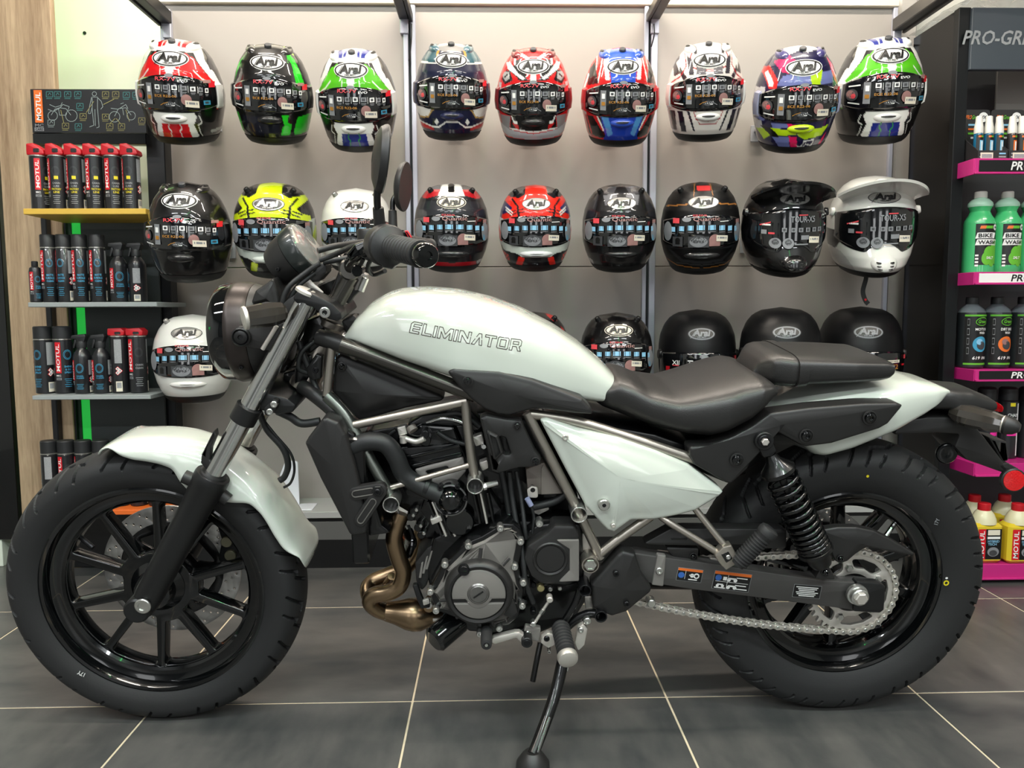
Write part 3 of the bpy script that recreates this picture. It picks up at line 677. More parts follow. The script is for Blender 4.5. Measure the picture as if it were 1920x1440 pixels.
D_pink = ((32, 28, 74), [('p', Wt, [(-.45, .0), (.45, .0), (.6, .07), (.3, .03), (.1, .05), (-.1, .03), (-.3, .06), (-.42, .03)]), ('p', PNK, [(-.62, .12), (-.32, .06), (-.14, .13), (-.34, .22), (-.5, .2)]), ('p', PNK, [(.56, .1), (.74, .18), (.86, .36), (.74, .3)]), ('p', VIO, [(-.46, .24), (-.1, .2), (.66, .22), (.72, .32), (-.6, .33)]), ('p', NEO, [(.12, .2), (.42, .2), (.36, .33), (.16, .33)]),
                ('p', (222, 46, 44), [(-.86, .18), (-.7, .16), (-.56, .28), (-.58, .35), (-.74, .36)]), ('p', Wt, [(-.8, .22), (-.74, .2), (-.64, .3), (-.66, .34), (-.74, .33)]), ('p', (206, 204, 204), [(-.98, .36), (-.8, .34), (-.84, .5), (-.99, .5)]), ('p', (210, 100, 60), [(-1.0, .5), (-.84, .5), (-.98, .62)]), ('p', VIO, [(-.84, .52), (-.7, .5), (-.8, .66), (-.95, .64)]), ('p', (206, 204, 204), [(-.98, .64), (-.84, .66), (-.78, .76), (-.9, .74)]),
                ('p', VIO, [(-.66, .66), (-.3, .67), (-.3, .70), (-.6, .72)]), ('p', PNK, [(-.32, .66), (-.12, .68), (-.1, .71), (-.28, .71)]), ('p', NEO, [(-.9, .745), (-.7, .71), (-.1, .73), (-.1, .77), (-.64, .79), (-.74, .84)]), ('p', NEO, [(-.1, .715), (.5, .72), (.7, .70), (.52, .80), (.1, .82), (-.06, .78)]), ('p', K, [(-.86, .70), (-.62, .72), (-.4, .82), (-.5, .84)]), ('p', VIO, [(-.6, .80), (-.24, .79), (-.2, .90), (-.42, .9)]), ('p', PNK, [(-.26, .785), (-.08, .79), (-.02, .92), (-.16, .92)]), ('p', PNK, [(.56, .83), (.66, .78), (.56, .92), (.46, .92)]),
                ('l', Wt, [(-.02, .9), (.08, .885), (.1, .84), (.34, .83), (.3, .89), (.16, .87), (.1, .9)], .018)])
NY = (206, 222, 24)
def rally(base, hi, side, stripe=None, dk=(26, 26, 30)):
    return (dk, [('m', base, [(0, -.01), (.26, 0), (.30, .10), (.46, .14), (.78, .12), (.84, .17), (.62, .25), (.74, .30), (.90, .33), (.94, .42), (0, .42)]), ('m', dk, [(.62, .14), (.66, .155), (.50, .235), (.52, .28), (.46, .37), (.42, .35), (.46, .25), (.44, .235)]),
                 ('lm', dk, [(.34, .255), (.5, .27)], .016), ('lm', dk, [(.30, .28), (.46, .30)], .016), ('lm', dk, [(.54, .27), (.74, .31)], .016), ('lm', dk, [(.52, .30), (.7, .335)], .016),
                 ('m', side, [(.86, .38), (.97, .36), (1, .5), (.97, .70), (.86, .66)]), ('m', hi, [(.985, .44), (1.1, .5), (.93, .66), (.9, .62)]), ('m', (214, 220, 212), [(0, .66), (.96, .64), (.86, .735), (.5, .76), (.4, .79), (0, .79)]), ('m', hi, [(.30, .80), (.46, .79), (.56, .93), (.40, .94)]), ('m', hi, [(.72, .79), (.9, .75), (.84, .86), (.7, .86)]), ('lm', dk, [(.78, .78), (.84, .84)], .02), ('lm', dk, [(.72, .80), (.78, .85)], .02)])
D_neon = rally(NY, NY, (200, 204, 200)); D_rbl = rally((226, 54, 36), (222, 52, 36), (206, 210, 212), dk=(28, 28, 34))
D_rbl[1].insert(0, ('m', (44, 44, 100), [(.5, .2), (.9, .2), (1, .45), (.6, .42)])); D_rbl[1].append(('lm', Wt, [(.62, .30), (.8, .245)], .02)); D_rbl[1].append(('lm', Wt, [(.64, .325), (.8, .275)], .02))
D_dkred = ((36, 36, 40), [('m', (74, 74, 78), [(.1, .02), (.5, .03), (.6, .12), (.3, .14)]), ('m', (184, 30, 44), [(.2, .07), (.6, .055), (.78, .15), (.66, .165), (.3, .12)]), ('m', Wt, [(0, 0), (.24, .01), (.34, .13), (0, .13)]), ('m', K, [(0, 0), (.08, 0), (.08, .09), (0, .09)]), ('m', (52, 54, 60), [(0, .17), (.8, .2), (.9, .34), (0, .34)]), ('m', (186, 28, 46), [(0, .855), (.62, .85), (.66, .92), (0, .93)]), ('m', (196, 196, 196), [(.64, .85), (.86, .83), (.8, .89), (.66, .91)]), ('m', (180, 30, 44), [(.97, .46), (1, .46), (1, .54), (.97, .54)])])
D_carb = ((30, 30, 32), [('m', (120, 120, 124), [(.12, .10), (.46, .11), (.42, .22), (.12, .22)]), ('m', (84, 84, 88), [(.1, .02), (.3, .02), (.46, .1), (.2, .1)]), ('m', (54, 55, 60), [(.56, .1), (.86, .22), (.94, .38), (.7, .34)]), ('m', (200, 202, 200), [(.72, .84), (.86, .82), (.78, .90), (.66, .91)])])
D_gold = ((24, 24, 25), [('lm', (170, 120, 62), [(.18, .0), (.22, .10), (.24, .21), (.86, .24)], .014), ('lm', (170, 120, 62), [(0, .90), (.6, .87), (.92, .80)], .012), ('m', (48, 48, 50), [(0, .66), (.92, .66), (.5, .83), (0, .84)]), ('m', (20, 20, 21), [(0, .69), (.8, .68), (.46, .80), (0, .81)]), ('lm', (70, 70, 70), [(0, .86), (.6, .84)], .012), ('l', (190, 60, 62), [(-.12, .055), (.16, .055)], .06)])
D_blk, D_whte, D_mblk = ((16, 16, 18), []), ((232, 231, 226), []), ((26, 26, 28), [])
D_tb, D_tw = ((15, 15, 16), [('m', (34, 34, 36), [(.9, .5), (1, .5), (1, .66), (.9, .66)])]), ((230, 228, 222), [('p', (20, 20, 22), [(-1.1, .52), (-.88, .50), (-.84, .62), (-.9, .72), (-1.1, .72)]), ('p', (206, 204, 200), [(-1.1, .64), (-.8, .72), (-.5, .9), (-1, .9)])])
D_bkrd = ((22, 22, 24), [('m', (206, 44, 40), [(.3, .0), (.5, .02), (.62, .1), (.5, .1), (.36, .05)]), ('m', (206, 44, 40), [(.7, .16), (.8, .2), (.86, .28), (.76, .24)])])

def helmet(px, py, wpx, k, design, badge_kind, label, yaw=0., tilt=0., vent=None, matt=False, peak=None, roll=0., Y=2.64, group=None):
    d = KIND[k]; S = d['S']; p = on_depth(px, py, Y); sc = wpx/ (FPX/((p-CAM).dot(_F))) / (2*HW)
    dirn = (CAM-p); fa = math.atan2(dirn.x, -dirn.y); fe = math.atan2(dirn.z, math.hypot(dirn.x, dirn.y))
    t = thing('motorcycle_helmet', label, 'helmet', p, group=group)
    t.rotation_mode = 'ZXY'
    t.rotation_euler = Euler((0, 0, 0), 'ZXY')
    t.rotation_euler = (Matrix.Rotation(fa+math.radians(yaw), 3, 'Z') @ Matrix.Rotation(-fe*.95+math.radians(4-tilt), 3, 'X') @ Matrix.Rotation(math.radians(roll), 3, 'Y')).to_euler('ZXY')
    t.scale = (sc, sc, sc)
    link('shell', shell(S, design, 'shell', M_paintmatt if matt else M_paint, len(design[1]) > 1), t)
    link('neck_edge', d['edge'], t)
    v = link('visor', d['visor'], t)
    if d['film']:
        link('printed_film', d['film'], v)
    fn = lambda x, u: S.front(x, 1-u, .0092)
    ml = MB().add(rect((.42, .43 if k != 'op' else .30), .26, .062, fn, 4, 1, rot=-.04), M_cream).add(rect((.42, .436 if k != 'op' else .306), .2, .02, fn, 4, 1, rot=-.04), M_grey)
    ml.obj('price_sticker', v)
    bc = {'rx': (0, .175, .41, .072), 'qu': (0, .20, .37, .066), 'to': (0, .185, .36, .055), 'op': (0, .26, .33, .066)}[k]
    badge(S, bc[:2], bc[2], bc[3], badge_kind).obj('brow_badge', t)
    if k == 'rx':
        mp = mat('vent_'+'%02x%02x%02x' % vent[0], vent[0], .3, coat=.6, var=(20, .04))
        for s in (-1, 1):
            part('top_vent', join(bump_lens(S, (s*.46, .062), .15, .04, .008)), mp, t); part('vent_slot', bump_lens(S, (s*.47, .05), .09, .016, .010), M_blk, t)
            pc = vent[2] if len(vent) > 2 else vent[0]; q = MB().add(patch_side(S, s), mat('vent_'+'%02x%02x%02x' % pc, pc, .3, coat=.6, var=(20, .04))).obj('side_pod', t)
        part('vent_knob', cyl(S.front(0, .03, -.004), S.front(0, .03, .009), .011, n=12, bev=.002), M_dgrey, t)
        part('chin_vent', join(bump_lens(S, (0, .715), .32, .044, .010)), mat('vent_'+'%02x%02x%02x' % vent[1], vent[1], .3, coat=.6, var=(20, .04)), t); part('vent_slot', bump_lens(S, (0, .70), .22, .014, .0125), M_blk, t)
    elif k == 'qu':
        for s in (-1, 1):
            a = S.front(s*.52, .085, -.002); b = S.front(s*.52, .085, .013)
            part('vent_knob', cyl(a, b, .010, .008, 12, .002), M_blk if not (len(design[1]) == 0 and design[0][0] > 200) else M_silver, t)
        mp = mat('vent_'+'%02x%02x%02x' % vent[0], vent[0], .3, coat=.6, var=(20, .04))
        part('chin_vent', join(bump_lens(S, (0, .755), .46, .04, .008)), mp, t)
        for q, w in ((.745, .3), (.765, .26)): part('vent_slot', bump_lens(S, (0, q), w, .007, .0088), M_blk, t)
    elif k == 'to':
        mp = mat('vent_'+'%02x%02x%02x' % vent[0], vent[0], .25, coat=.8, var=(20, .04))
        V = []; F = []; n = 34
        for j, (o, dz) in enumerate(((.0, .0), (.03, .014), (.062, .024), (.095, .027), (.093, .019), (.06, .014), (.015, -.002), (-.002, -.012))):
            for i in range(n+1):
                a = -1.2+2.4*i/n; T = .115+.10*(a/1.25)**2; w = float(S.w(T)); q = S.front(w*.98*math.sin(a), T, .002)
                V.append(q+Vector((math.sin(a)*o*.3, -math.cos(a)**.7*o if abs(a) < 1.5 else 0, dz+.035*(1-(a/1.25)**2)*min(1, o/.05)*.25-.012*(a/1.25)**2*min(1, o/.05))))
        for j in range(7):
            for i in range(n): F.append((j*(n+1)+i, j*(n+1)+i+1, (j+1)*(n+1)+i+1, (j+1)*(n+1)+i))
        pk = part('peak', (V, F), mp, t, 40)
        for s in (-1, 1): part('peak_screw', cyl(S.front(s*.94, .34, .0), S.front(s*.94, .34, .012), .014, .012, 14, .002), mp, t)
        part('chin_vent', join(bump_lens(S, (0, .80), .30, .085, .016)), mp, t)
        for i, (x, T, r) in enumerate(((-.12, .77, -.25), (.12, .77, .25), (-.11, .80, -.1), (.11, .80, .1), (-.09, .83, 0), (.09, .83, 0))): part('vent_slot', bump_lens(S, (x, T), .075, .009, .018), M_blk, t)
        part('crown_vent', bump_lens(S, (0, .055), .2, .03, .012), mp, t)
    elif k == 'op':
        for s in (-1, 1): part('visor_pivot', cyl(S.front(s*.96, .5, -.004), S.front(s*.96, .5, .008), .018, .016, 16, .002), M_blk, t)
    # the wall hook behind it
    back = max(p.y+float(S.lb(.55))*HW*sc*1.03+.03*abs(math.sin(math.radians(yaw)))+.012, 2.80); q = Vector((p.x, 2.94, p.z-.02))
    hk = thing('helmet_hook', ' '.join(('grey steel wall hook behind the '+label).split()[:16]), 'hook', q, group='wall hooks behind the helmets')
    part('hook_arm', box((0, (back-2.94)/2, .0), (.03, 2.94-back, .012), .002), M_hook, hk); part('hook_plate', box((0, -.004, -.01), (.05, .008, .06), .002), M_hook, hk)
    return t
def patch_side(S, s):
    v = []; f = []; nx, nt = 6, 10
    for j in range(nt+1):
        for i in range(nx+1):
            T = .38+.25*j/nt; u = i/nx; X = s*float(S.w(T))*(.895+.095*u-.05*(j/nt-.3)**2*0); e = (i in (0, nx)) or (j in (0, nt)); v.append(S.front(X, T, -.001 if e else .0075))
    for j in range(nt):
        for i in range(nx): a = j*(nx+1)+i; f.append((a, a+1, a+nx+2, a+nx+1))
    return v, f
M_hook = mat('hook_grey', (150, 152, 156), .4, metal=.3, var=(10, .04))
G1, G2, G3 = 'helmets on the top row', 'helmets on the middle row', 'helmets on the bottom row'
WV, KV = ((228, 226, 222), (228, 226, 222)), ((16, 16, 18), (16, 16, 18))
helmet(342, 173, 150, 'rx', D_red, 0, 'red, white and black race helmet above the care product rack', -13, -1, WV, group=G1)
helmet(513, 177, 144, 'rx', D_claw, 0, 'black race helmet with bright green claw stripes on the top row', -7, -1, KV, group=G1)
helmet(671, 187, 146, 'rx', D_green, 0, 'green and white race helmet with a blue chin, behind the tall mirror', -8, -5, WV, group=G1)
helmet(847, 172, 140, 'rx', D_teal, 0, 'navy race helmet with teal crown panels and a white edged chin', 0, 0, ((60, 96, 108), (26, 32, 70), (60, 58, 76)), group=G1)
helmet(1000, 181, 140, 'rx', D_flame, 0, 'red race helmet with white flames and a silver chin band', 0, -2, ((120, 20, 28), (16, 16, 18)), group=G1)
helmet(1161, 182, 141, 'rx', D_blue, 0, 'blue fronted race helmet with red and white brow streaks', 5, -2, ((36, 80, 180), (32, 70, 170), (190, 34, 40)), group=G1)
helmet(1321, 173, 142, 'rx', D_wht, 0, 'white race helmet with dark streaks and thin red lines', 6, 0, WV, group=G1)
helmet(1490, 186, 152, 'rx', D_pink, 0, 'navy and pink race helmet with a neon yellow chin vent', 10, -4, ((60, 56, 110), (190, 220, 20), (150, 152, 178)), group=G1, Y=2.58)
helmet(1645, 171, 154, 'rx', D_green, 0, 'green and white race helmet with a blue chin, beside the tall product stand', 14, 0, WV, group=G1, Y=2.68)
helmet(357, 435, 149, 'rx', D_blk, 0, 'plain gloss black helmet with a white badge, above the headlight', -13, -1, KV, group=G2, Y=2.57)
helmet(517, 431, 150, 'qu', D_neon, 2, 'neon yellow and black helmet behind the round instrument', -8, -2, ((214, 220, 212),)*2, group=G2)
helmet(670, 432, 134, 'qu', D_whte, 1, 'plain white helmet behind the handlebar mirrors', -3, 0, ((226, 225, 220),)*2, group=G2)
helmet(847, 427, 140, 'qu', D_dkred, 3, 'dark grey helmet with a red crown flash and a red chin stripe', 0, 0, ((26, 28, 30),)*2, group=G2)
helmet(1003, 427, 136, 'qu', D_rbl, 1, 'orange red and navy helmet with a white chin vent', 2, -1, ((222, 224, 222),)*2, group=G2)
helmet(1161, 427, 139, 'qu', D_carb, 1, 'gloss black helmet with a grey brow panel on the middle row', 3, -1, ((20, 20, 22),)*2, group=G2)
helmet(1312, 427, 145, 'qu', D_gold, 1, 'matt black helmet with thin gold pinstripes', 4, -1, ((28, 28, 29),)*2, matt=True, group=G2)
helmet(1466, 425, 148, 'to', D_tb, 1, 'gloss black adventure helmet with a peak', 15, -3, ((15, 15, 16),)*2, group=G2, Y=2.58)
helmet(1632, 423, 152, 'to', D_tw, 1, 'white adventure helmet with a white peak and a hanging chin strap', 15, -3, ((230, 228, 222),)*2, group=G2, Y=2.68)
helmet(364, 671, 142, 'qu', D_whte, 1, 'plain white helmet on the bottom row behind the headlight', -9, 0, ((226, 225, 220),)*2, group=G3)
helmet(668, 668, 140, 'qu', D_blk, 1, 'black helmet mostly hidden behind the steering head', -3, 0, KV, group=G3)
helmet(1000, 664, 138, 'qu', D_bkrd, 1, 'black and red helmet whose crown shows over the fuel tank', 2, 0, KV, group=G3)
helmet(1155, 664, 136, 'qu', D_blk, 3, 'plain gloss black helmet between the fuel tank and the seat', 4, 0, KV, group=G3)
helmet(1306, 662, 142, 'op', D_mblk, 4, 'matt black open face helmet over the middle of the rider seat', 6, 0, matt=True, group=G3, Y=2.71)
helmet(1462, 660, 146, 'op', D_mblk, 4, 'matt black open face helmet behind the front end of the pillion seat', 8, 0, matt=True, group=G3, Y=2.58)
helmet(1611, 660, 148, 'op', D_mblk, 4, 'matt black open face helmet behind the back end of the pillion seat', 10, 0, matt=True, group=G3, Y=2.71)
# chin straps that hang below some helmets
def strap(pts, label, w=.008, m=M_rubber, Y=2.64):
    q = [on_depth(a, b, Y) for a, b in pts]; P = catmull(q, 6); v = []; f = []
    for i, p in enumerate(P):
        d = (P[min(i+1, len(P)-1)]-P[max(i-1, 0)]).normalized(); s = d.cross(Vector((0, 1, 0))).normalized()*w
        v += [p-s+Vector((0, .0012, 0)), p+s+Vector((0, .0012, 0)), p+s-Vector((0, .0012, 0)), p-s-Vector((0, .0012, 0))]
    for i in range(len(P)-1):
        for k in range(4): f.append((i*4+k, i*4+(k+1) % 4, i*4+4+(k+1) % 4, i*4+4+k))
    n = len(v); f += [(0, 1, 2, 3), (n-4, n-3, n-2, n-1)]
    t = thing('chin_strap', label, 'strap', q[0]); o = part('webbing', ([a-q[0] for a in v], f), m, t)
    return t, q
t, q = strap([(1621, 500), (1624, 520), (1618, 545), (1622, 562), (1628, 570)], 'black chin strap hanging under the white adventure helmet', .0075)
part('stud', cyl(q[-2]-q[0]+Vector((0, -.001, 0)), q[-2]-q[0]+Vector((0, -.004, 0)), .004, n=10), M_red, t)
for pts, lb in (([(519, 255), (522, 262), (527, 266)], 'black strap end under the claw striped helmet'), ([(1001, 262), (1003, 272)], 'dark red strap end under the flame helmet'), ([(1326, 250), (1327, 266)], 'dark red strap end under the white streaked helmet'), ([(844, 500), (841, 510)], 'red strap end under the dark grey helmet')):
    strap(pts, lb, .0022, M_blk if 'black' in lb else mat('dark_red_webbing', (120, 24, 34), .6, var=(40, .1)))
# ================================================================== CARE PRODUCT RACK (beside the oak board)
M_can = mat('can_black', (26, 27, 30), .32, coat=.3, var=(30, .08)); M_capblk = mat('cap_black', (30, 31, 33), .5, var=(30, .08)); M_capred = mat('cap_red', (186, 22, 34), .4, var=(30, .06))
M_tin = mat('tin_rim', (190, 188, 182), .25, metal=.9, var=(30, .05)); M_ylw = mat('shelf_yellow', (216, 176, 70), .5, var=(6, .04)); M_shelfgrey = mat('shelf_grey', (150, 156, 156), .45, var=(6, .04)); M_shelfor = mat('shelf_orange', (222, 104, 36), .5, var=(6, .05))
M_greenstrip = mat('green_lit_strip', (40, 150, 60), .5, emit=((30, 170, 60), .55), var=(5, .03))  # emission stands in for green light falling on the wall
M_bluec = mat('print_blue_cyan', (70, 160, 200), .4, var=(60, .1)); M_tgrey = mat('print_text_grey', (150, 152, 154), .4, var=(300, .3))
rack_x0, rack_x1 = 60, 290
def dz(py, Y, px=160): return on_depth(px, py, Y).z
rb = on_depth(175, 700, 2.7)
rack = thing('care_product_rack', 'black steel rack with a yellow and two grey shelves, beside the oak board', 'rack', (rb.x, 2.70, 0))
def rx_(px, py=560, Y=2.70): return on_depth(px, py, Y).x-rb.x
zt = dz(168, 2.77); zb = dz(250, 2.77)
hb = part('header_board', box(((rx_(60, 200, 2.77)+rx_(274, 200, 2.77))/2, .07, (zt+zb)/2), (rx_(274, 200, 2.77)-rx_(60, 200, 2.77), .012, zt-zb), .001), M_can, rack)
# outline drawings printed on the header board
def hp(px, py): p = on_depth(px, py, 2.763); return Vector((p.x-rb.x, .0625, p.z))
def strokes(mb, pl, w, m):
    for P in pl:
        q = [hp(*a) for a in P]
        for a, b in zip(q[:-1], q[1:]):
            d = (b-a); n = Vector((-d.z, 0, d.x)).normalized()*w; mb.add(([a-n, b-n, b+n, a+n], [(0, 1, 2, 3)]), m)
def circ(cx, cy, r, n=14, ry=None): return [(cx+r*math.cos(2*PI*i/n), cy+(ry or r)*math.sin(2*PI*i/n)) for i in range(n+1)]
mb = MB(); M_line = mat('print_line_grey', (150, 165, 165), .5, var=(90, .1)); M_teal = mat('print_teal', (70, 140, 140), .5, var=(90, .1)); M_olive = mat('print_olive', (150, 145, 90), .5, var=(90, .1))
strokes(mb, [circ(99, 217, 9), circ(134, 217, 11), [(96, 216), (103, 205), (112, 202), (124, 204), (133, 216)], [(90, 205), (100, 209), (112, 203), (118, 196), (130, 200), (128, 206)], [(110, 204), (112, 216), (124, 216), (127, 206)], [(93, 196), (104, 201), (114, 198), (117, 192)]], .0008, M_line)
strokes(mb, [circ(177, 176, 4), [(172, 182), (168, 200), (166, 213), (170, 213), (173, 200)], [(182, 182), (190, 190), (193, 200), (189, 205)], [(173, 184), (173, 204), (176, 235), (168, 238)], [(183, 184), (183, 204), (186, 238), (181, 240)], [(178, 205), (179, 236)], [(173, 182), (183, 182)]], .0008, M_line)
strokes(mb, [circ(215, 219, 10), circ(246, 217, 8), [(215, 218), (222, 204), (236, 202), (246, 216)], [(208, 203), (222, 205), (236, 196), (240, 204)], [(226, 195), (232, 193)], [(230, 204), (232, 216)]], .0008, M_line)
for x, y, c in ((93, 177, M_teal), (108, 177, M_teal), (127, 177, M_teal), (146, 177, M_teal), (150, 199, M_teal), (147, 237, M_teal), (237, 178, M_teal), (255, 178, M_teal), (198, 177, M_olive), (217, 177, M_olive), (156, 218, M_olive), (198, 219, M_olive), (206, 237, M_olive), (228, 237, M_olive), (123, 236, M_olive), (96, 230, M_line), (266, 226, M_olive)):
    strokes(mb, [[(x-6, y-5), (x+6, y-5), (x+6, y+5), (x-6, y+5), (x-6, y-5)], [(x-3, y+2), (x, y-3), (x+3, y+1)], [(x-6, y+8), (x+5, y+8)]], .0007, c)
strokes(mb, [[(114, 206), (120, 231)], [(176, 190), (162, 211)], [(194, 196), (214, 186)], [(216, 222), (206, 232)], [(218, 222), (226, 232)], [(236, 206), (243, 228)]], .0009, M_olive)
mb.obj('board_drawing', hb)
mb = MB(); c = hp(72.5, 200); a, b = hp(63, 169), hp(82, 230)
F2 = lambda x, z: Vector((x,   .0620, z))
mb.add(rect(((a.x+b.x)/2, (a.z+b.z)/2), b.x-a.x, a.z-b.z, F2, 1, 1), M_orange)
mb.add(text('MOTUL', ((a.x+b.x)/2, (a.z+b.z)/2), (b.x-a.x)*.62, lambda x, z: Vector((x, .0615, z)), w=(a.z-b.z)*.86, rot=PI/2, shear=.12), M_wht)
a, b = hp(65, 232), hp(83, 238); mb.add(text('MC', ((a.x+b.x)/2, (a.z+b.z)/2), a.z-b.z, F2, w=(b.x-a.x)*.9), M_grey)
a, b = hp(65, 239), hp(83, 246); mb.add(rect(((a.x+b.x)/2, (a.z+b.z)/2), b.x-a.x, a.z-b.z, F2, 1, 1), M_grey); mb.add(text('CARE', ((a.x+b.x)/2, (a.z+b.z)/2), (a.z-b.z)*.7, lambda x, z: Vector((x, .0615, z)), w=(b.x-a.x)*.8), M_blk)
mb.obj('board_logo', hb)
part('header_rail', box(((rx_(64, 260, 2.77)+rx_(276, 260, 2.77))/2, .075, (dz(251, 2.77)+dz(272, 2.77))/2), (rx_(276, 260, 2.77)-rx_(64, 260, 2.77), .03, dz(251, 2.77)-dz(272, 2.77)), .002), M_blackgloss, rack)
ztop = dz(175, 2.8)
part('upright', box(((rx_(290, 560, 2.84)+rx_(324, 560, 2.84))/2, .155, ztop/2), (rx_(324, 560, 2.84)-rx_(290, 560, 2.84), .06, ztop), .003), M_black, rack)
part('upright', box((rx_(72), .07, dz(408, 2.77)/2), (.02, .03, dz(408, 2.77)), .003), M_black, rack)
part('back_panel', box(((rx_(68, 560, 2.8)+rx_(132, 560, 2.8))/2, .10, (dz(405, 2.8)+.02)/2), (rx_(132, 560, 2.8)-rx_(68, 560, 2.8), .012, dz(405, 2.8)-.02), .001), M_black, rack)
part('back_panel', box(((rx_(158, 560, 2.8)+rx_(300, 560, 2.8))/2, .105, (dz(405, 2.8)+.02)/2), (rx_(300, 560, 2.8)-rx_(158, 560, 2.8), .012, dz(405, 2.8)-.02), .001), mat('panel_dark_grey', (58, 64, 64), .5, var=(3, .06)), rack)
part('green_wall_glow', box(((rx_(137, 560, 2.8)+rx_(160, 560, 2.8))/2, .118, (dz(405, 2.8)+.02)/2), (rx_(160, 560, 2.8)-rx_(137, 560, 2.8), .008, dz(405, 2.8)-.02), .001), M_greenstrip, rack, label='glowing strip standing for the green lit wall')  # green light on the wall behind, put in as a glowing strip
part('side_strip', box(((rx_(128, 560, 2.8)+rx_(138, 560, 2.8))/2, .112, (dz(405, 2.8)+.02)/2), (rx_(138, 560, 2.8)-rx_(128, 560, 2.8), .008, dz(405, 2.8)-.02), .001), mat('strip_dark_green', (24, 56, 34), .5, var=(5, .05)), rack)
SH = {}
for key, x0, x1, y0, y1, m, lb in (('a', 43, 273, 391, 402, M_ylw, 'yellow shelf'), ('b', 52, 294, 567, 576, M_shelfgrey, None), ('c', 60, 282, 742, 750, M_shelfgrey, None), ('d', 74, 306, 958, 967, M_shelfor, 'orange shelf')):
    Y = 2.55; z0, z1 = dz(y1, Y, x0), dz(y0, Y, x0); a, b = on_depth(x0, y0, Y).x-rb.x, on_depth(x1, y0, Y).x-rb.x
    part('shelf', box(((a+b)/2, -.15+.12, (z0+z1)/2), (b-a, .24, z1-z0), .0015), m, rack, label=lb); SH[key] = z1+.001
part('base_cabinet', box(((rx_(78, 900, 2.78)+rx_(322, 900, 2.78))/2, .13, SH['d']*.46), (rx_(322, 900, 2.78)-rx_(78, 900, 2.78), .1, SH['d']*.9), .003), M_plinth, rack)

# ---- spray cans and bottles; labels are wrapped round the bodies
LBL = {}
def cylmap(r, off=.0004): return lambda s, z: Vector(((r+off)*math.sin(s/r), -(r+off)*math.cos(s/r), z))
def motul_band(mb, r, s, z0, z1, w, rotdir=1, m=M_red):
    f1, f2 = cylmap(r), cylmap(r, .0008)
    mb.add(rect((s, (z0+z1)/2), w, z1-z0, f1, 4, 2), m); mb.add(text('MOTUL', (s, (z0+z1)/2), w*.62, f2, w=(z1-z0)*.88, rot=PI/2*rotdir, shear=.1), M_wht)
def can_label(style, r, h):
    if (style, r, h) in LBL: return LBL[style, r, h]
    mb = MB(); f1, f2 = cylmap(r), cylmap(r, .0008); w = r*.62
    T = lambda t, s, z, hh, m, ww=None: mb.add(text(t, (s, z*h), hh*h, f2, w=ww, shear=0), m)
    B = lambda s, z, ww, hh, m, f=f1: mb.add(rect((s, z*h), ww, hh*h, f, 4, 1), m)
    motul_band(mb, r, -r*.62, h*.38, h*.95, w)
    B(-r*.62, .31, w*.95, .055, M_dgrey); mb.add(text('MC', (-r*.62, h*.335), h*.03, f2, w=w*.8), M_wht); B(-r*.62, .27, w*.95, .04, M_grey, f2); mb.add(text('CARE', (-r*.62, h*.27), h*.028, cylmap(r, .001), w=w*.7), M_blk)
    cl = {'chain': M_dgrey, 'matte': M_cyan, 'shine': M_cyan, 'wheel': M_cyan, 'clean': M_dgrey, 'dark': M_dgrey}[style]
    for k in range(2):
        a = r*(.42-.1*k); n = 22
        P = [(r*.36+a*math.cos(2*PI*i/n), h*.72+a*1.25*math.sin(2*PI*i/n)) for i in range(n+1)]
        for (x0, z0), (x1, z1) in zip(P[:-1], P[1:]):
            cx, cz = r*.36, h*.72; q = lambda x, z, k2: f1(cx+(x-cx)*k2, cz+(z-cz)*k2)
            mb.add(([q(x0, z0, .94), q(x1, z1, .94), q(x1, z1, 1.04), q(x0, z0, 1.04)], [(0, 1, 2, 3)]), cl)
    words = {'chain': (('CHAIN', M_tgrey), ('LUBE', M_tgrey), ('FACTORY', M_yellow), ('LINE', M_yellow)), 'matte': (('MATTE', M_bluec), ('SURFACE', M_bluec), ('CLEAN', M_bluec)), 'shine': (('SHINE', M_bluec), ('& GO', M_bluec), ('SPRAY', M_bluec)), 'wheel': (('WHEEL', M_bluec), ('CLEAN', M_bluec)), 'clean': (('CHAIN', M_tgrey), ('CLEAN', M_tgrey)), 'dark': (('BRAKE', M_tgrey), ('CLEAN', M_tgrey))}[style]
    for k, (t, m) in enumerate(words): T(t, r*.38, .50-.055*k, .036, m, min(r*.16*len(t), r*1.0))
    if style == 'chain': B(r*.4, .60, r*.45, .06, M_yellow)
    for k in range(5): B(r*.35, .27-.035*k, r*(.8-.12*(k % 3)), .009, cl if style not in ('chain', 'clean') else M_tgrey)
    # reverse side: instructions, hazard diamonds, bar code
    B(r*1.75, .74, r*.8, .42, M_tgrey)
    for k, (ds, dzz) in enumerate(((0, 0), (.26, .06), (.02, .12))): mb.add(rect((r*(1.65+ds), h*(.36+dzz*.6)), r*.42, r*.42, f1, 3, 3, rot=PI/4), M_red); mb.add(rect((r*(1.65+ds), h*(.36+dzz*.6)), r*.32, r*.32, f2, 3, 3, rot=PI/4), M_wht); mb.add(rect((r*(1.65+ds), h*(.36+dzz*.6)), r*.1, r*.14, cylmap(r, .0011), 2, 1), M_blk)
    B(r*1.75, .12, r*.7, .18, M_cream); B(r*1.75, .14, r*.5, .1, M_tgrey, f2)
    me = mb.mesh('label'); LBL[style, r, h] = me; return me
CANM = {}
def cached(key, fn):
    if key not in CANM: CANM[key] = fn()
    return CANM[key]
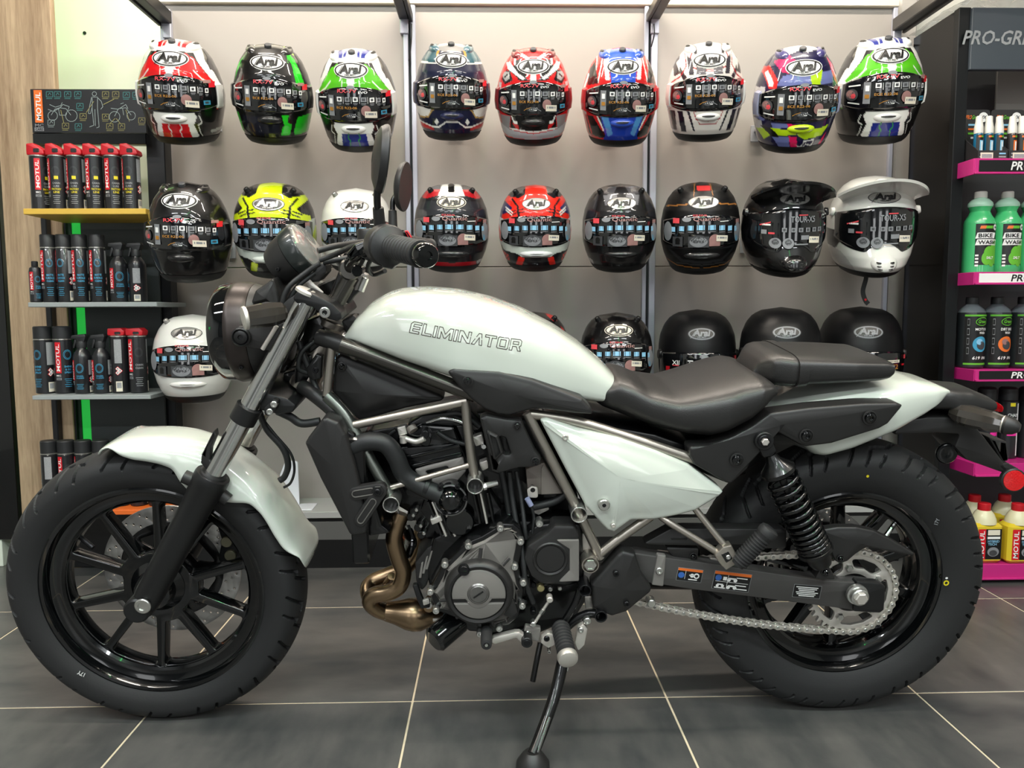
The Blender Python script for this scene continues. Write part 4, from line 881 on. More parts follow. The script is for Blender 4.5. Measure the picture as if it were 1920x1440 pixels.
def can(px, py0, py1, Y, zs, style, cap, label, yaw=0., r=.0305, group=None, X=None, top=None):
    """py0 top of the cap, py1 foot, in the photograph"""
    p = on_depth(px, py1, Y); H = on_depth(px, py0, Y).z-p.z; H = top or H
    t = thing('spray_can', label, 'spray can', (p.x if X is None else X, Y, zs), (0, 0, yaw), group)
    frac = {'beak': .82, 'tall': .80, 'twin': .88}[cap]; h = round(H*frac, 3)
    link('body', cached(('b', r, h), lambda: MB().add(lathe([(r*.93, 0), (r, .003), (r, h-.004), (r*.9, h)], n=28), M_can).mesh('body')), t)
    link('tin_rim', cached(('r', r, h), lambda: MB().add(lathe([(r*.9, h-.003), (r*1.02, h-.0015), (r*1.02, h+.002), (r*.72, h+.006)], n=28, cap=False), M_tin).mesh('tin_rim')), t)
    link('label', can_label(style, r, h), t)
    hc = H-h
    if cap == 'tall':
        link('cap', cached(('c', r, h, hc), lambda: MB().add(lathe([(r*.98, h), (r*.98, h+hc-.004), (r*.9, h+hc-.0008), (r*.5, h+hc)], n=28), M_capblk).mesh('cap')), t)
    else:
        def mk():
            k = 1 if cap == 'beak' else -.2; L = r*1.0
            prof = fillet([(-L, 0), (r*.9, 0), (L*1.1, hc*.1), (r*1.0, hc*.42), (-r*.2, hc), (-L, hc*.95), (-L*1.02, hc*.3)], .004) if cap == 'beak' else fillet([(-r, 0), (r*.9, 0), (r*1.0, hc*.6), (r*.6, hc), (-r*1.0, hc*.95), (-r*1.02, hc*.3)], .004)
            v, f = plate([prof], -r*.72, r*.72, .004); v = [(x, y, z+h+.003) for x, y, z in v]
            return MB().add((v, f), M_capred).add(cyl((0, 0, h), (0, 0, h+.01), r*.6, n=16), M_capblk).mesh('cap')
        link('cap', cached(('s', cap, r, h), mk), t, rot=(0, 0, -yaw))
        link('nozzle', cached(('n', cap, r, h), lambda: MB().add(box((r*.2, -r*.4, h+hc*.45), (r*.7, r*.8, hc*.35), .002), M_capblk).mesh('nozzle')), t, rot=(0, 0, -yaw))
    return t
za = SH['a']
for i, (px, yw, s) in enumerate(((77, .95, 'first'), (111.5, -.1, 'second'), (146, -.2, 'third'), (180.5, .18, 'fourth'), (215, .32, 'fifth'), (249.5, -.35, 'sixth'))):
    can(px, 268, 389, 2.63, za, 'chain', 'beak', s+' red capped chain spray can from the oak board on the yellow shelf', yw, .0272, 'red capped cans on the yellow shelf', top=.212)
zb_ = SH['b']
for px, yw, s in ((96, .15, 'first'), (125, -.45, 'second'), (154, .1, 'third'), (187, .05, 'fourth')):
    can(px, 443, 566, 2.63, zb_, 'matte', 'tall', s+' black capped tall can with blue print on the upper grey shelf', yw, .0243, 'tall cans on the upper grey shelf', top=.221)
zc_ = SH['c']
can(87, 618, 742, 2.63, zc_, 'shine', 'tall', 'black capped can with blue print at the oak board end of the lower grey shelf', -.6, .0296, top=.222)
can(123, 618, 742, 2.63, zc_, 'shine', 'tall', 'black capped can whose red band faces out on the lower grey shelf', .55, .0296, top=.222)
can(228, 625, 742, 2.63, zc_, 'clean', 'twin', 'red capped can showing its grey instruction panel on the lower grey shelf', -1.5, .028, top=.212)
can(262, 625, 742, 2.63, zc_, 'clean', 'twin', 'red capped can with a red band beside the black upright on the lower grey shelf', .15, .0285, top=.212)
zd_ = SH['d']
for i, (px, yw, st) in enumerate(((99, -1.5, 'dark'), (130, .3, 'dark'), (162, -.3, 'chain'), (195, 1.3, 'dark'), (228, -.2, 'chain'), (262, .1, 'clean'), (296, -1.6, 'clean'))):
    can(px, 834, 957, 2.62, zd_, st, 'tall', ('first', 'second', 'third', 'fourth', 'fifth', 'sixth', 'seventh')[i]+' black can from the oak board on the orange shelf behind the front wheel', yw, .0270, 'cans on the orange shelf', top=.222)
def trigger(px, py, Y, zs, label, yaw, style='wheel', flip=1):
    p = on_depth(px, py, Y); r = .0280; h = .116
    t = thing('trigger_bottle', label, 'spray bottle', (p.x, Y, zs), (0, 0, yaw), 'trigger bottles on the rack')
    link('body', cached('tb', lambda: MB().add(lathe([(r*.94, 0), (r, .004), (r, h), (r*.97, h+.008), (r*.8, h+.02), (r*.52, h+.03), (r*.46, h+.036), (r*.46, h+.05)], n=28), M_can).mesh('body')), t)
    link('label', can_label(style, r, h), t)
    def mk():
        pr = fillet([(-.027, .026), (.016, .03), (.020, .022), (.016, .010), (.012, 0), (-.008, 0), (-.012, .012), (-.030, .014)], .003)
        v, f = plate([pr], -.011, .011, .003); m = MB().add(([(x, y, z+h+.05) for x, y, z in v], f), M_capblk)
        m.add(lathe([(r*.56, h+.034), (r*.58, h+.05), (r*.5, h+.056)], n=20), M_capblk)
        pr = fillet([(-.014, .014), (-.020, .012), (-.026, -.016), (-.021, -.018), (-.012, .006)], .002); v, f = plate([pr], -.008, .008, .002); m.add(([(x, y, z+h+.05) for x, y, z in v], f), M_capblk)
        return m.mesh('trigger_head')
    link('trigger_head', cached('th', mk), t, rot=(0, 0, -yaw+(0 if flip > 0 else PI)))
trigger(226, 566, 2.63, zb_, 'trigger bottle with blue print on the upper grey shelf', .1, 'wheel', 1)
trigger(260, 566, 2.64, zb_, 'trigger bottle showing its instruction panel on the upper grey shelf', -1.45, 'wheel', 1)
trigger(158, 742, 2.62, zc_, 'trigger bottle with a white price label on the lower grey shelf', -.25, 'wheel', 1)
trigger(193, 742, 2.62, zc_, 'trigger bottle beside the red capped cans on the lower grey shelf', -.15, 'wheel', 1)
p = on_depth(158, 690, 2.62); t_ = None
# small squat bottle at the end of the upper grey shelf
p = on_depth(69, 566, 2.62)
t = thing('small_bottle', 'small black bottle with a red band beside the tall cans', 'bottle', (p.x, 2.62, zb_), (0, 0, .5))
part('body', lathe([(.017, 0), (.019, .003), (.019, .10), (.016, .112), (.008, .118)], n=24), M_can, t); link('label', can_label('wheel', .019, .104), t)
part('cap', lathe([(.009, .116), (.010, .118), (.010, .132), (.008, .134)], n=18), M_capblk, t)

# ================================================================== TALL PRODUCT STAND (opposite end)
M_mag = mat('magenta_steel', (190, 36, 120), .38, coat=.2, var=(6, .05)); M_slate = mat('header_slate', (58, 66, 74), .45, var=(3, .05)); M_stand = mat('stand_black', (15, 17, 19), .35, spec=.3, var=(6, .08)); M_side = mat('stand_side', (12, 11, 11), .12, spec=.35, var=(4, .08))
YS = 2.60
sb = on_depth(1768, 700, YS); RX_ = lambda px, py, Y: on_depth(px, py, Y).x-sb.x
stand = thing('product_stand', 'tall black stand with magenta shelves of cleaning products', 'display stand', (sb.x, YS, 0))
ztp = dz(14, YS, 1790)
part('post', box((0.018, .012, ztp/2), (.040, .03, ztp), .002), M_stand, stand)
part('side_panel', box((.012, .155, (ztp-.0)/2), (.016, .26, ztp), .001), M_side, stand)
part('back_panel', box((.34, .285, ztp/2), (.66, .014, ztp), .001), mat('stand_back', (62, 64, 66), .5, metal=.3, var=(2, .2)), stand)
part('post', box((.66, .012, ztp/2), (.04, .03, ztp), .002), M_stand, stand)
hz0, hz1 = dz(133, YS, 1850), dz(17, YS, 1850)
hd = part('header_panel', box((.345, -.004, (hz0+hz1)/2), (.62, .02, hz1-hz0), .002), M_slate, stand)
a = on_depth(1808, 70, YS-.016); hh = dz(57, YS, 1850)-dz(84, YS, 1850); wv = (on_depth(1920, 70, YS).x-on_depth(1808, 70, YS).x)*9/6.2
MB().add(text('PRO-GREEN', (a.x-sb.x+wv/2, a.z), hh, lambda x, z: Vector((x, -.0155, z)), w=wv, shear=.25), M_tgrey).obj('header_lettering', hd)
part('inner_panel', box((.43, .20, dz(165, 2.8, 1890)), (.34, .01, .16), .002), mat('steel_panel', (150, 148, 144), .35, metal=.6, var=(2, .1)), stand)
SZ = {}
for k, (y0, y1, strip, tc) in enumerate(((297, 327, M_blk, M_wht), (510, 534, M_wht, M_blk), (693, 715, M_blk, M_wht), (869, 893, None, None), (1058, 1086, None, None))):
    YF = 2.51; z1, z0 = dz(y0, YF, 1850), dz(y1, YF, 1850); x0 = RX_(1830, y0, YF)-.004; x1 = x0+.56; d = .24
    s = MB().add(box(((x0+x1)/2, -.09+d/2, z1-.006), (x1-x0, d, .006), .001), M_mag).add(box(((x0+x1)/2, -.09, (z0+z1)/2), (x1-x0, .006, z1-z0), .001), M_mag).add(box((x0, -.09+d/2, (z0+z1)/2), (.005, d, z1-z0), .001), M_mag).add(box(((x0+x1)/2, -.094, z0+.003), (x1-x0, .012, .006), .001), M_mag).obj('shelf', stand)
    SZ[k] = z1-.002
    if strip:
        st = part('label_strip', box(((x0+x1)/2+.003, -.0935, (z0+z1)/2+.001), (x1-x0-.02, .002, (z1-z0)*.72), .0004), strip, s)
        tx = RX_(1890, y0, YF)+.105
        st2 = MB().add(text('PRO-GREEN', (tx, (z0+z1)/2+.001), (z1-z0)*.55, lambda x, z: Vector((x, -.0952, z)), w=.19, shear=.2), tc).obj('strip_lettering', s)
# crumpled clear wrapping on top of the stand
def crumple():
    n = 40; rg = np.random.RandomState(3); V = []; F = []
    ph = rg.rand(12, 4)*6
    for j in range(n):
        for i in range(n*2):
            u, w = i/(2*n-1), j/(n-1); x = -.0+u*.70; y = -.08+w*.40
            hgt = sum(abs(math.sin(ph[k, 0]+x*(14+7*k)*math.cos(ph[k, 1])+y*(16+6*k)*math.sin(ph[k, 1])))*.016/(1+.35*k) for k in range(8)); e = min(u, 1-u, w, 1-w)*6
            V.append((x, y, ztp+.002+hgt*min(1, .4+e)))
    for j in range(n-1):
        for i in range(2*n-1): a = j*2*n+i; F.append((a, a+1, a+2*n+1, a+2*n))
    return V, F
M_wrap = mat('clear_wrapping', (200, 210, 212), .12, spec=.8, alpha=.45, var=(9, .1))
wr = thing('plastic_wrapping', 'crumpled clear plastic wrapping on top of the tall stand', 'wrapping', (sb.x, YS, 0)); part('film', crumple(), M_wrap, wr, 60)
# wrapped grey pillar between the display wall and the stand
a = on_depth(1690, 300, 2.97)
part('column_right', box((a.x+.01, 3.02, ZC/2), (.07, .09, ZC), .008), mat('wrapped_grey', (176, 172, 166), .25, coat=.4, var=(7, .25)), None, kind='structure')

def wob(n, rr, ph): return [rr*(1+.04*math.sin(3*a+ph)) for a in np.linspace(0, 2*PI, n, endpoint=False)]
# small spray bottles in counter boxes
def counter_box(px0, px1, Y, zs, label, accent):
    a, b = on_depth(px0, 290, Y).x, on_depth(px1, 290, Y).x; w = b-a; t = thing('counter_box', label, 'display box', ((a+b)/2, Y, zs))
    M_card = mat('card_black', (34, 33, 34), .6, var=(20, .05)); d = .10
    part('front_card', box((0, 0, .016), (w, .002, .032)), M_card, t); part('tray_floor', box((0, d/2, .001), (w, d, .002)), M_card, t)
    for s in (-1, 1): part('side_card', ([(s*w/2, 0, 0), (s*w/2, d, 0), (s*w/2, d, .1), (s*w/2, 0, .032), (s*w/2-s*.002, 0, 0), (s*w/2-s*.002, d, 0), (s*w/2-s*.002, d, .1), (s*w/2-s*.002, 0, .032)], [(0, 1, 2, 3), (7, 6, 5, 4), (0, 3, 7, 4), (3, 2, 6, 7), (2, 1, 5, 6), (1, 0, 4, 5)]), M_card, t)
    bc = part('back_card', plate([fillet([(-w/2, 0), (w/2, 0), (w/2, .185), (-w/2, .185)], .012)], -d-.002, -d, 0), M_card, t)
    FB = lambda x, z: Vector((x, d-.002, z)); FF = lambda x, z: Vector((x, -.0018, z))
    m = MB().add(text('PRO', (-w*.24, .160), .014, FB, w=w*.2, shear=.2), M_orange).add(text('GREEN', (0, .160), .014, FB, w=w*.26, shear=.2) if 'GREEN' in TX else text('Green', (0, .160), .014, FB, w=w*.26, shear=.2), M_green).add(disc((w*.26, .160), .016, .016, FB), M_wht).add(text('MX', (w*.26, .160), .011, lambda x, z: FB(x, z)+Vector((0, -.0006, 0)), w=.02, shear=.2), M_blk)
    for k, mm in enumerate((M_lblue, M_orange, M_green, M_wht)): m.add(rect((0, .135-.014*k), w*(.5 if k < 3 else .3), .006, FB, 1, 1), mm)
    m.obj('card_print', bc)
    m = MB()
    for k, x in enumerate((-.32, .32)): m.add(rect((x*w, .022), w*.22, .005, FF, 1, 1), M_lblue if k else M_tgrey).add(rect((x*w, .012), w*.24, .005, FF, 1, 1), M_tgrey)
    m.add(rect((-.02, .013), w*.42, .024, lambda x, z: FF(x, z)+Vector((0, -.0005, 0)), 1, 1), M_cream).add(rect((-.02, .014), w*.34, .012, lambda x, z: FF(x, z)+Vector((0, -.001, 0)), 1, 1), M_tgrey); m.obj('box_print', t)
    return t
zs0 = SZ[0]
counter_box(1833, 1889, 2.535, zs0, 'black counter box with the blue spray bottles on the top magenta shelf', M_lblue); counter_box(1891, 1955, 2.535, zs0, 'black counter box with the orange spray bottles on the top magenta shelf', M_orange)
M_bspr = mat('bottle_blue', (26, 96, 130), .25, coat=.4, var=(20, .08)); M_ospr = mat('bottle_smoke', (52, 46, 46), .25, coat=.4, var=(20, .08)); M_capw = mat('cap_white', (226, 222, 214), .45, var=(20, .03))
for px, m, am, lb in ((1833, M_bspr, M_lblue, 'first blue spray bottle from the stand post'), (1852, M_bspr, M_lblue, 'second blue spray bottle from the stand post'), (1871, M_bspr, M_lblue, 'third blue spray bottle from the stand post'), (1896, M_ospr, M_orange, 'first orange labelled spray bottle beside the blue ones'), (1914, M_ospr, M_orange, 'second orange labelled spray bottle beside the blue ones')):
    Y = 2.575; p = on_depth(px, 285, Y); r = .0142; t = thing('spray_bottle', lb, 'spray bottle', (p.x, Y, zs0+.003), group='small spray bottles on the stand')
    part('body', lathe([(r*.9, 0), (r, .003), (r, .088), (r*.8, .093)], n=20), m, t); part('cap', lathe([(r*.98, .090), (r*1.0, .094), (r*.97, .110), (r*.74, .128), (r*.70, .144), (r*.5, .146)], n=20), M_capw, t)
    f1, f2 = cylmap(r), cylmap(r, .0008)
    MB().add(rect((0, .055), r*1.9, .06, f1, 6, 1), M_blk).add(rect((r*.25, .045), r*.9, .044, f2, 4, 1), am).add(rect((r*.25, .045), r*.35, .036, cylmap(r, .0011), 2, 1), M_wht).add(rect((-r*.2, .079), r*.6, .006, f2, 3, 1), M_orange).add(rect((r*.4, .079), r*.5, .006, f2, 3, 1), M_green).obj('label', t)
# green wash bottles
M_gliq = mat('green_liquid', (66, 176, 110), .22, coat=.5, var=(10, .06)); M_pe = mat('milky_plastic', (176, 214, 190), .3, coat=.2, var=(10, .04)); M_gdk = mat('green_liquid_low', (70, 150, 108), .25, coat=.4, var=(10, .06))
for px, w, lb, kind_ in ((1832, 54, 'green wash bottle nearest to the stand post', 0), (1882, 52, 'second green wash bottle from the stand post', 0), (1931, 52, 'green bottle with a white splash label beside the green ones', 1)):
    Y = 2.62; p = on_depth(px, 508, Y); r = w/2*Y/FPX; H = .262; t = thing('wash_bottle', lb, 'bottle', (p.x, Y, SZ[1]), (0, 0, 0), 'green wash bottles on the stand')
    part('body', lathe([(r*.92, 0), (r, .006), (r*1.0, .03), (r, .166), (r*.96, .177), (r*.74, .194), (r*.63, .206), (r*.66, .213), (r*.76, .222)], n=32, cap=False), M_gliq, t)
    part('shoulder', lathe([(r*.76, .222), (r*.80, .228), (r*.76, .236), (r*.55, .247), (r*.38, .251), (r*.38, .255)], n=32, cap=False), M_pe, t)
    part('cap', lathe([(r*.40, .252), (r*.41, .253), (r*.40, .271), (r*.37, .273)], n=24), M_capw, t)
    f1, f2, f3 = cylmap(r), cylmap(r, .0009), cylmap(r, .0024); m = MB().add(rect((r*.12, .096), r*1.75, .135, f1, 12, 1), M_blk)
    m.add(rect((-r*.30, .152), r*.36, .010, f2, 4, 1, shear=.3), M_orange).add(rect((r*.12, .152), r*.5, .009, f2, 4, 1, shear=.3), M_green).add(disc((r*.62, .152), r*.2, .010, f2), M_wht).add(text('MX', (r*.62, .152), .007, f3, w=r*.24, shear=.2), M_blk)
    if kind_ == 0:
        m.add(rect((-r*.05, .125), r*1.3, .019, f2, 8, 1, shear=.3), M_wht).add(text('BIKE', (-r*.12, .125), .013, f3, w=r*.9), M_blk).add(rect((r*.05, .103), r*1.5, .019, f2, 8, 1, shear=.3), M_wht).add(text('WASH', (0, .103), .013, f3, w=r*1.15), M_blk)
        for q in range(7): m.add(disc((r*(.0+.13*q), .05+.03*math.sin(q*1.7)*.4+.004*q), r*.34, .022+.002*q, cylmap(r, .0006)), M_green)
        m.add(text('SALT', (r*.2, .052), .009, f3, w=r*.5, shear=.2), M_wht)
        for q in range(4): m.add(rect((-r*.62, .06-.011*q), r*.2, .006, f2, 2, 1), M_wht)
    else:
        m.add(disc((-r*.1, .11), r*.6, .034, f2, rot=.2), M_wht).add(text('SNOW', (-r*.1, .122), .012, f3, w=r*.8, shear=.2), M_green).add(text('FOAM', (-r*.1, .104), .012, f3, w=r*.8), M_blk).add(rect((-r*.1, .062), r*1.3, .008, f2, 6, 1), M_orange).add(rect((-r*.1, .050), r*1.3, .008, f2, 6, 1), M_orange)
    m.obj('label', t)
# black bottles with green bands
M_bkb = mat('bottle_grey_black', (34, 38, 40), .35, coat=.3, var=(10, .08)); M_shb = mat('bottle_shoulder_grey', (104, 112, 116), .35, coat=.2, var=(10, .06))
for px, ac, wd, lb in ((1817, M_cyan, 'MOTOR', 'black bottle with a teal picture nearest to the stand post'), (1864, M_orange, 'DIRT BIKE', 'black bottle with an orange picture on the stand'), (1914, M_cyan, 'MOTOR', 'black bottle with a teal picture, farthest from the stand post')):
    Y = 2.62; p = on_depth(px, 690, Y); r = .0430; t = thing('cleaner_bottle', lb, 'bottle', (p.x, Y, SZ[2]), group='black cleaner bottles on the stand')
    part('body', lathe([(r*.9, 0), (r, .006), (r, .182), (r*.98, .188)], n=32), M_bkb, t); part('shoulder', lathe([(r*.98, .188), (r*.86, .198), (r*.5, .212), (r*.42, .216), (r*.42, .22)], n=32, cap=False), M_shb, t)
    part('cap', lathe([(r*.46, .216), (r*.47, .218), (r*.46, .238), (r*.42, .240)], n=24), M_capblk, t); f1, f2, f3 = cylmap(r), cylmap(r, .0012), cylmap(r, .0020); m = MB()
    m.add(rect((r*.1, .095), r*2.2, .160, f1, 12, 1), M_blk).add(rect((r*.1, .178), r*2.2, .006, f2, 12, 1), M_green).add(rect((r*.1, .016), r*2.2, .006, f2, 12, 1), M_green)
    m.add(disc((r*.3, .158), r*.55, .014, f2, rot=.1), M_green).add(disc((r*.27, .158), r*.47, .0115, f3, rot=.1), M_blk).add(text('Green', (r*.25, .158), .012, cylmap(r, .0028), w=r*.66, shear=.2), M_green)
    m.add(text(wd, (r*.25, .132), .009, f2, w=r*1.0), M_wht).add(text('WASH', (r*.3, .120), .008, f2, w=r*.5), M_wht).add(disc((r*.2, .082), r*.6, .026, f2), ac).add(disc((r*.25, .078), r*.35, .014, f3), M_dgrey).add(disc((r*.1, .09), r*.25, .010, f3), M_skin if ac is M_orange else M_lblue)
    m.add(text('619', (-r*.1, .036), .011, f2, w=r*.55, shear=.2), M_wht).add(text('SPRAY', (r*.62, .036), .009, f2, w=r*.6, shear=.2), M_wht)
    for q in range(4): m.add(rect((-r*.72, .06+.032*q), r*.16, .022, f2, 2, 1), M_tgrey).add(rect((-r*.72, .06+.032*q), r*.13, .018, f3, 2, 1), M_blk)
    m.obj('label', t)
# dark aerosols on the fourth shelf
for px, yw, lb in ((1845, .4, 'dark aerosol can beside the stand post on the fourth magenta shelf'), (1884, .0, 'dark aerosol can with pink print behind the tail light'), (1922, .2, 'dark aerosol can with a white bar on the fourth magenta shelf')):
    Y = 2.63; p = on_depth(px, 868, Y); r = .033; t = thing('aerosol_can', lb, 'aerosol', (p.x, Y, SZ[3]), (0, 0, yw), 'dark aerosols on the stand')
    part('body', lathe([(r*.93, 0), (r, .003), (r, .196), (r*.8, .204)], n=28), M_can, t); part('cap', lathe([(r*.9, .2), (r*.9, .238), (r*.7, .244)], n=24), M_capblk, t); f1, f2 = cylmap(r), cylmap(r, .0008); m = MB()
    for q in range(3): m.add(text(('CHAIN', 'CLEAN', 'LUBE')[q], (0, .150-.016*q), .011, f1, w=r*1.1, shear=.1), M_wht if q < 2 else mat('print_pink', (224, 40, 150), .4, var=(40, .05)))
    m.add(rect((r*.5, .1), .006, .18, f1, 1, 4), M_wht).add(rect((0, .085), r*1.1, .012, f1, 5, 1), MATS['print_pink']).add(rect((-.1*r, .186), r*.5, .012, f1, 4, 1), M_yellow); m.obj('label', t)
# yellow jugs on the base
M_jug = mat('yellow_liquid', (216, 190, 50), .25, coat=.4, var=(8, .05)); M_jugtop = mat('cloudy_plastic', (218, 212, 176), .35, coat=.2, var=(8, .04))
for px, py, Y, lb in ((1840, 1058, 2.56, 'yellow coolant jug with a red cap beside the rear tyre'), (1903, 1058, 2.55, 'yellow coolant jug with its red band facing out'), (1822, 1040, 2.68, 'yellow coolant jug behind the one beside the rear tyre'), (1878, 1040, 2.68, 'yellow coolant jug standing behind between the front two')):
    p = on_depth(px, py, Y); t = thing('coolant_jug', lb, 'jug', (p.x, Y, SZ[4]), group='yellow jugs on the stand base'); w, d, h = .098, .072, .135
    part('body', box((0, 0, h/2), (w, d, h), .010), M_jug, t); part('shoulder', join(lathe([(w*.40, h-.004), (w*.38, h+.012), (w*.30, h+.03), (w*.22, h+.04)], n=24)), M_jugtop, t)
    part('cap', lathe([(.019, h+.038), (.020, h+.041), (.020, h+.062), (.018, h+.064)], n=24), M_capred, t)
    FF = lambda o: (lambda x, z: Vector((x, -d/2-o, z))); m = MB().add(rect((.003, .066), w*.78, .104, FF(.0006), 1, 1), M_blk).add(rect((-w*.26, .066), w*.26, .104, FF(.001), 1, 1), M_red).add(text('MOTUL', (-w*.26, .066), w*.17, FF(.0014), w=.092, rot=PI/2, shear=.1), M_wht)
    m.add(rect((.014, .106), w*.42, .018, FF(.001), 1, 1), M_cream).add(rect((.014, .088), w*.44, .008, FF(.001), 1, 1), M_wht).add(text('HYBRID', (.014, .076), .008, FF(.001), w=w*.4), M_lblue).add(text('TECH', (.010, .066), .008, FF(.001), w=w*.3), M_lblue).add(disc((.014, .040), w*.2, .016, FF(.001)), M_grey).add(disc((.014, .036), w*.14, .010, FF(.0014)), M_dgrey); m.obj('label', t)
# ================================================================== MOTORCYCLE
# bike frame: x along the wheelbase (front axle at 0), y away from the camera, z up along the leaning bike
LEAN, PSI, WB = math.radians(8), .003, 1.508
BO = Vector((-.738, 1.75, 0))
BM = Matrix.Translation(BO) @ Matrix.Rotation(PSI, 4, 'Z') @ Matrix.Rotation(LEAN, 4, 'X')
BI = BM.inverted()
bike = thing('motorcycle', 'pearl white cruiser motorcycle with black wheels leaning on its side stand', 'motorcycle')
bike.matrix_world = BM
_o = BI @ CAM; _r3 = BI.to_3x3()
def B(px, py, v):
    """photograph pixel -> bike coordinates on the plane that lies v metres from the bike's middle plane towards the viewer"""
    d = _r3 @ pixel_ray(px, py); return _o+d*((-v-_o.y)/d.y)
def B2(pts, v): return [(lambda q: (q.x, q.z)+tuple(p[2:]))(B(p[0], p[1], v)) for p in pts]
PXM = 1/900.
def PL(name, pts, v, th, m, r=4, bev=.003, holes=(), parent=None, smooth=False, **kw):
    """flat part from its outline in the photograph, near face at v, thickness th"""
    lp = B2(pts, v); lp = catmull2(lp) if smooth else fillet(lp, r*PXM)
    hs = [fillet(B2(h, v), r*PXM) for h in holes]
    return part(name, plate([lp]+hs, v-th, v, bev), m, parent or bike, **kw)
def catmull2(lp, n=5): return [Vector((p.x, p.z)) for p in catmull([Vector((p[0], 0, p[1])) for p in lp], n, True)]
def PW(name, pts, v, th, m, bulge=.01, rnd=.006, r=6, parent=None, c=None, smooth=False, **kw):
    lp = B2(pts, v); lp = catmull2(lp) if smooth else fillet(lp, r*PXM)
    cc = None
    if c: q = B(c[0], c[1], v); cc = (q.x, q.z)
    return part(name, pillow(lp, v-th, v, bulge, rnd, 7, cc), m, parent or bike, 40, **kw)
def TB(name, pts, r, m, n=14, sm=6, parent=None, flat=1., **kw):
    return part(name, tube([B(*p) for p in pts], r, n, sm, flat=flat), m, parent or bike, 50, **kw)
def out(p, d): return Vector((p.x, p.y-d, p.z))
def CY(name, px, py, v0, v1, r, m, r2=None, n=24, bev=.0015, parent=None, **kw):
    """cylinder along the bike's cross axis, its near end centred on the pixel"""
    q = B(px, py, v1); return part(name, cyl(Vector((q.x, -v0, q.z)), q, r, r2, n, bev), m, parent or bike, **kw)
M_pearl = mat('pearl_white_paint', (201, 206, 197), .25, coat=1., var=(3, .01))
M_satin = mat('satin_black_plastic', (32, 31, 31), .42, bump=(900, .06), var=(15, .06))
M_matte = mat('matte_black_metal', (26, 26, 27), .40, metal=.2, var=(15, .08))
M_glossb = mat('gloss_black_metal', (5, 6, 7), .16, spec=.3, coat=.7, var=(15, .1))
M_engb = mat('engine_black', (15, 15, 16), .28, metal=.3, coat=.3, var=(20, .12))
M_enggrey = mat('engine_grey_cover', (128, 124, 120), .45, metal=.3, var=(30, .05))
M_frame = mat('bronze_grey_frame', (172, 165, 156), .32, metal=.9, var=(18, .05))
M_chrome = mat('brushed_chrome', (205, 206, 205), .14, metal=1., var=(20, .03))
M_bolt = mat('zinc_bolt', (200, 200, 196), .28, metal=.95, var=(40, .06))
M_dbolt = mat('dark_bolt', (38, 38, 40), .3, metal=.7, var=(40, .06))
M_tyre = mat('tyre_rubber', (30, 30, 31), .62, bump=(260, .12), var=(8, .12))
M_seat = mat('seat_leather', (33, 32, 32), .36, bump=(420, .16), var=(5, .06))
M_exh = mat('heat_tinted_steel', (146, 124, 98), .28, metal=1., var=(14, .22))
M_hose = mat('rubber_hose', (30, 31, 32), .48, bump=(300, .1), var=(10, .08))
M_alu = mat('cast_aluminium', (218, 213, 206), .44, metal=.8, var=(30, .06))
M_steel = mat('disc_steel', (200, 198, 194), .46, metal=.85, var=(40, .08))
M_chain = mat('chain_steel', (212, 207, 198), .40, metal=.8, var=(60, .08))
M_rubg = mat('grip_rubber', (38, 38, 39), .55, bump=(200, .1), var=(10, .06))
M_tail = mat('tail_lens_red', (172, 12, 22), .12, coat=.8, var=(20, .06)); M_refl = mat('reflector_red', (205, 14, 20), .2, coat=1., bump=(240, .5), var=(120, .2))
M_lens = mat('smoked_lens', (52, 48, 44), .08, coat=1., var=(10, .1)); M_glass = mat('dark_lens_glass', (8, 9, 10), .04, coat=1., var=(10, .1))
M_mirror = mat('mirror_glass', (210, 214, 216), .02, metal=1., var=(5, .01)); M_beige = mat('light_box_tone', (112, 104, 98), .55, var=(20, .06))

def bolt(px, py, v, r=.006, m=None, parent=None, sock=True, h=.004):
    q = B(px, py, v); mb = MB(); m = m or M_bolt
    mb.add(lathe([(r*.95, -.012), (r, 0), (r, h*.7), (r*.8, h), (r*.5, h), (r*.45, h*.3)], (q.x, q.y, q.z), (0, -1, 0), 16, cap=True), m)
    return mb.obj('bolt', parent or bike)
def recess_bolt(px, py, v, r=.009, parent=None):
    """dark cap screw sitting in a round recess"""
    q = B(px, py, v); mb = MB()
    mb.add(lathe([(r*1.35, -.001), (r*1.35, .0012), (r*1.15, .0016), (r*1.12, -.001)], q, (0, -1, 0), 22, cap=False), M_satin)
    mb.add(lathe([(r*1.12, .0005), (r*.95, .0005), (r*.9, .004), (r*.6, .0055), (r*.45, .0055), (r*.4, .002), (.001, .002)], q, (0, -1, 0), 22, cap=False), M_glossb)
    return mb.obj('cap_screw', parent or bike)

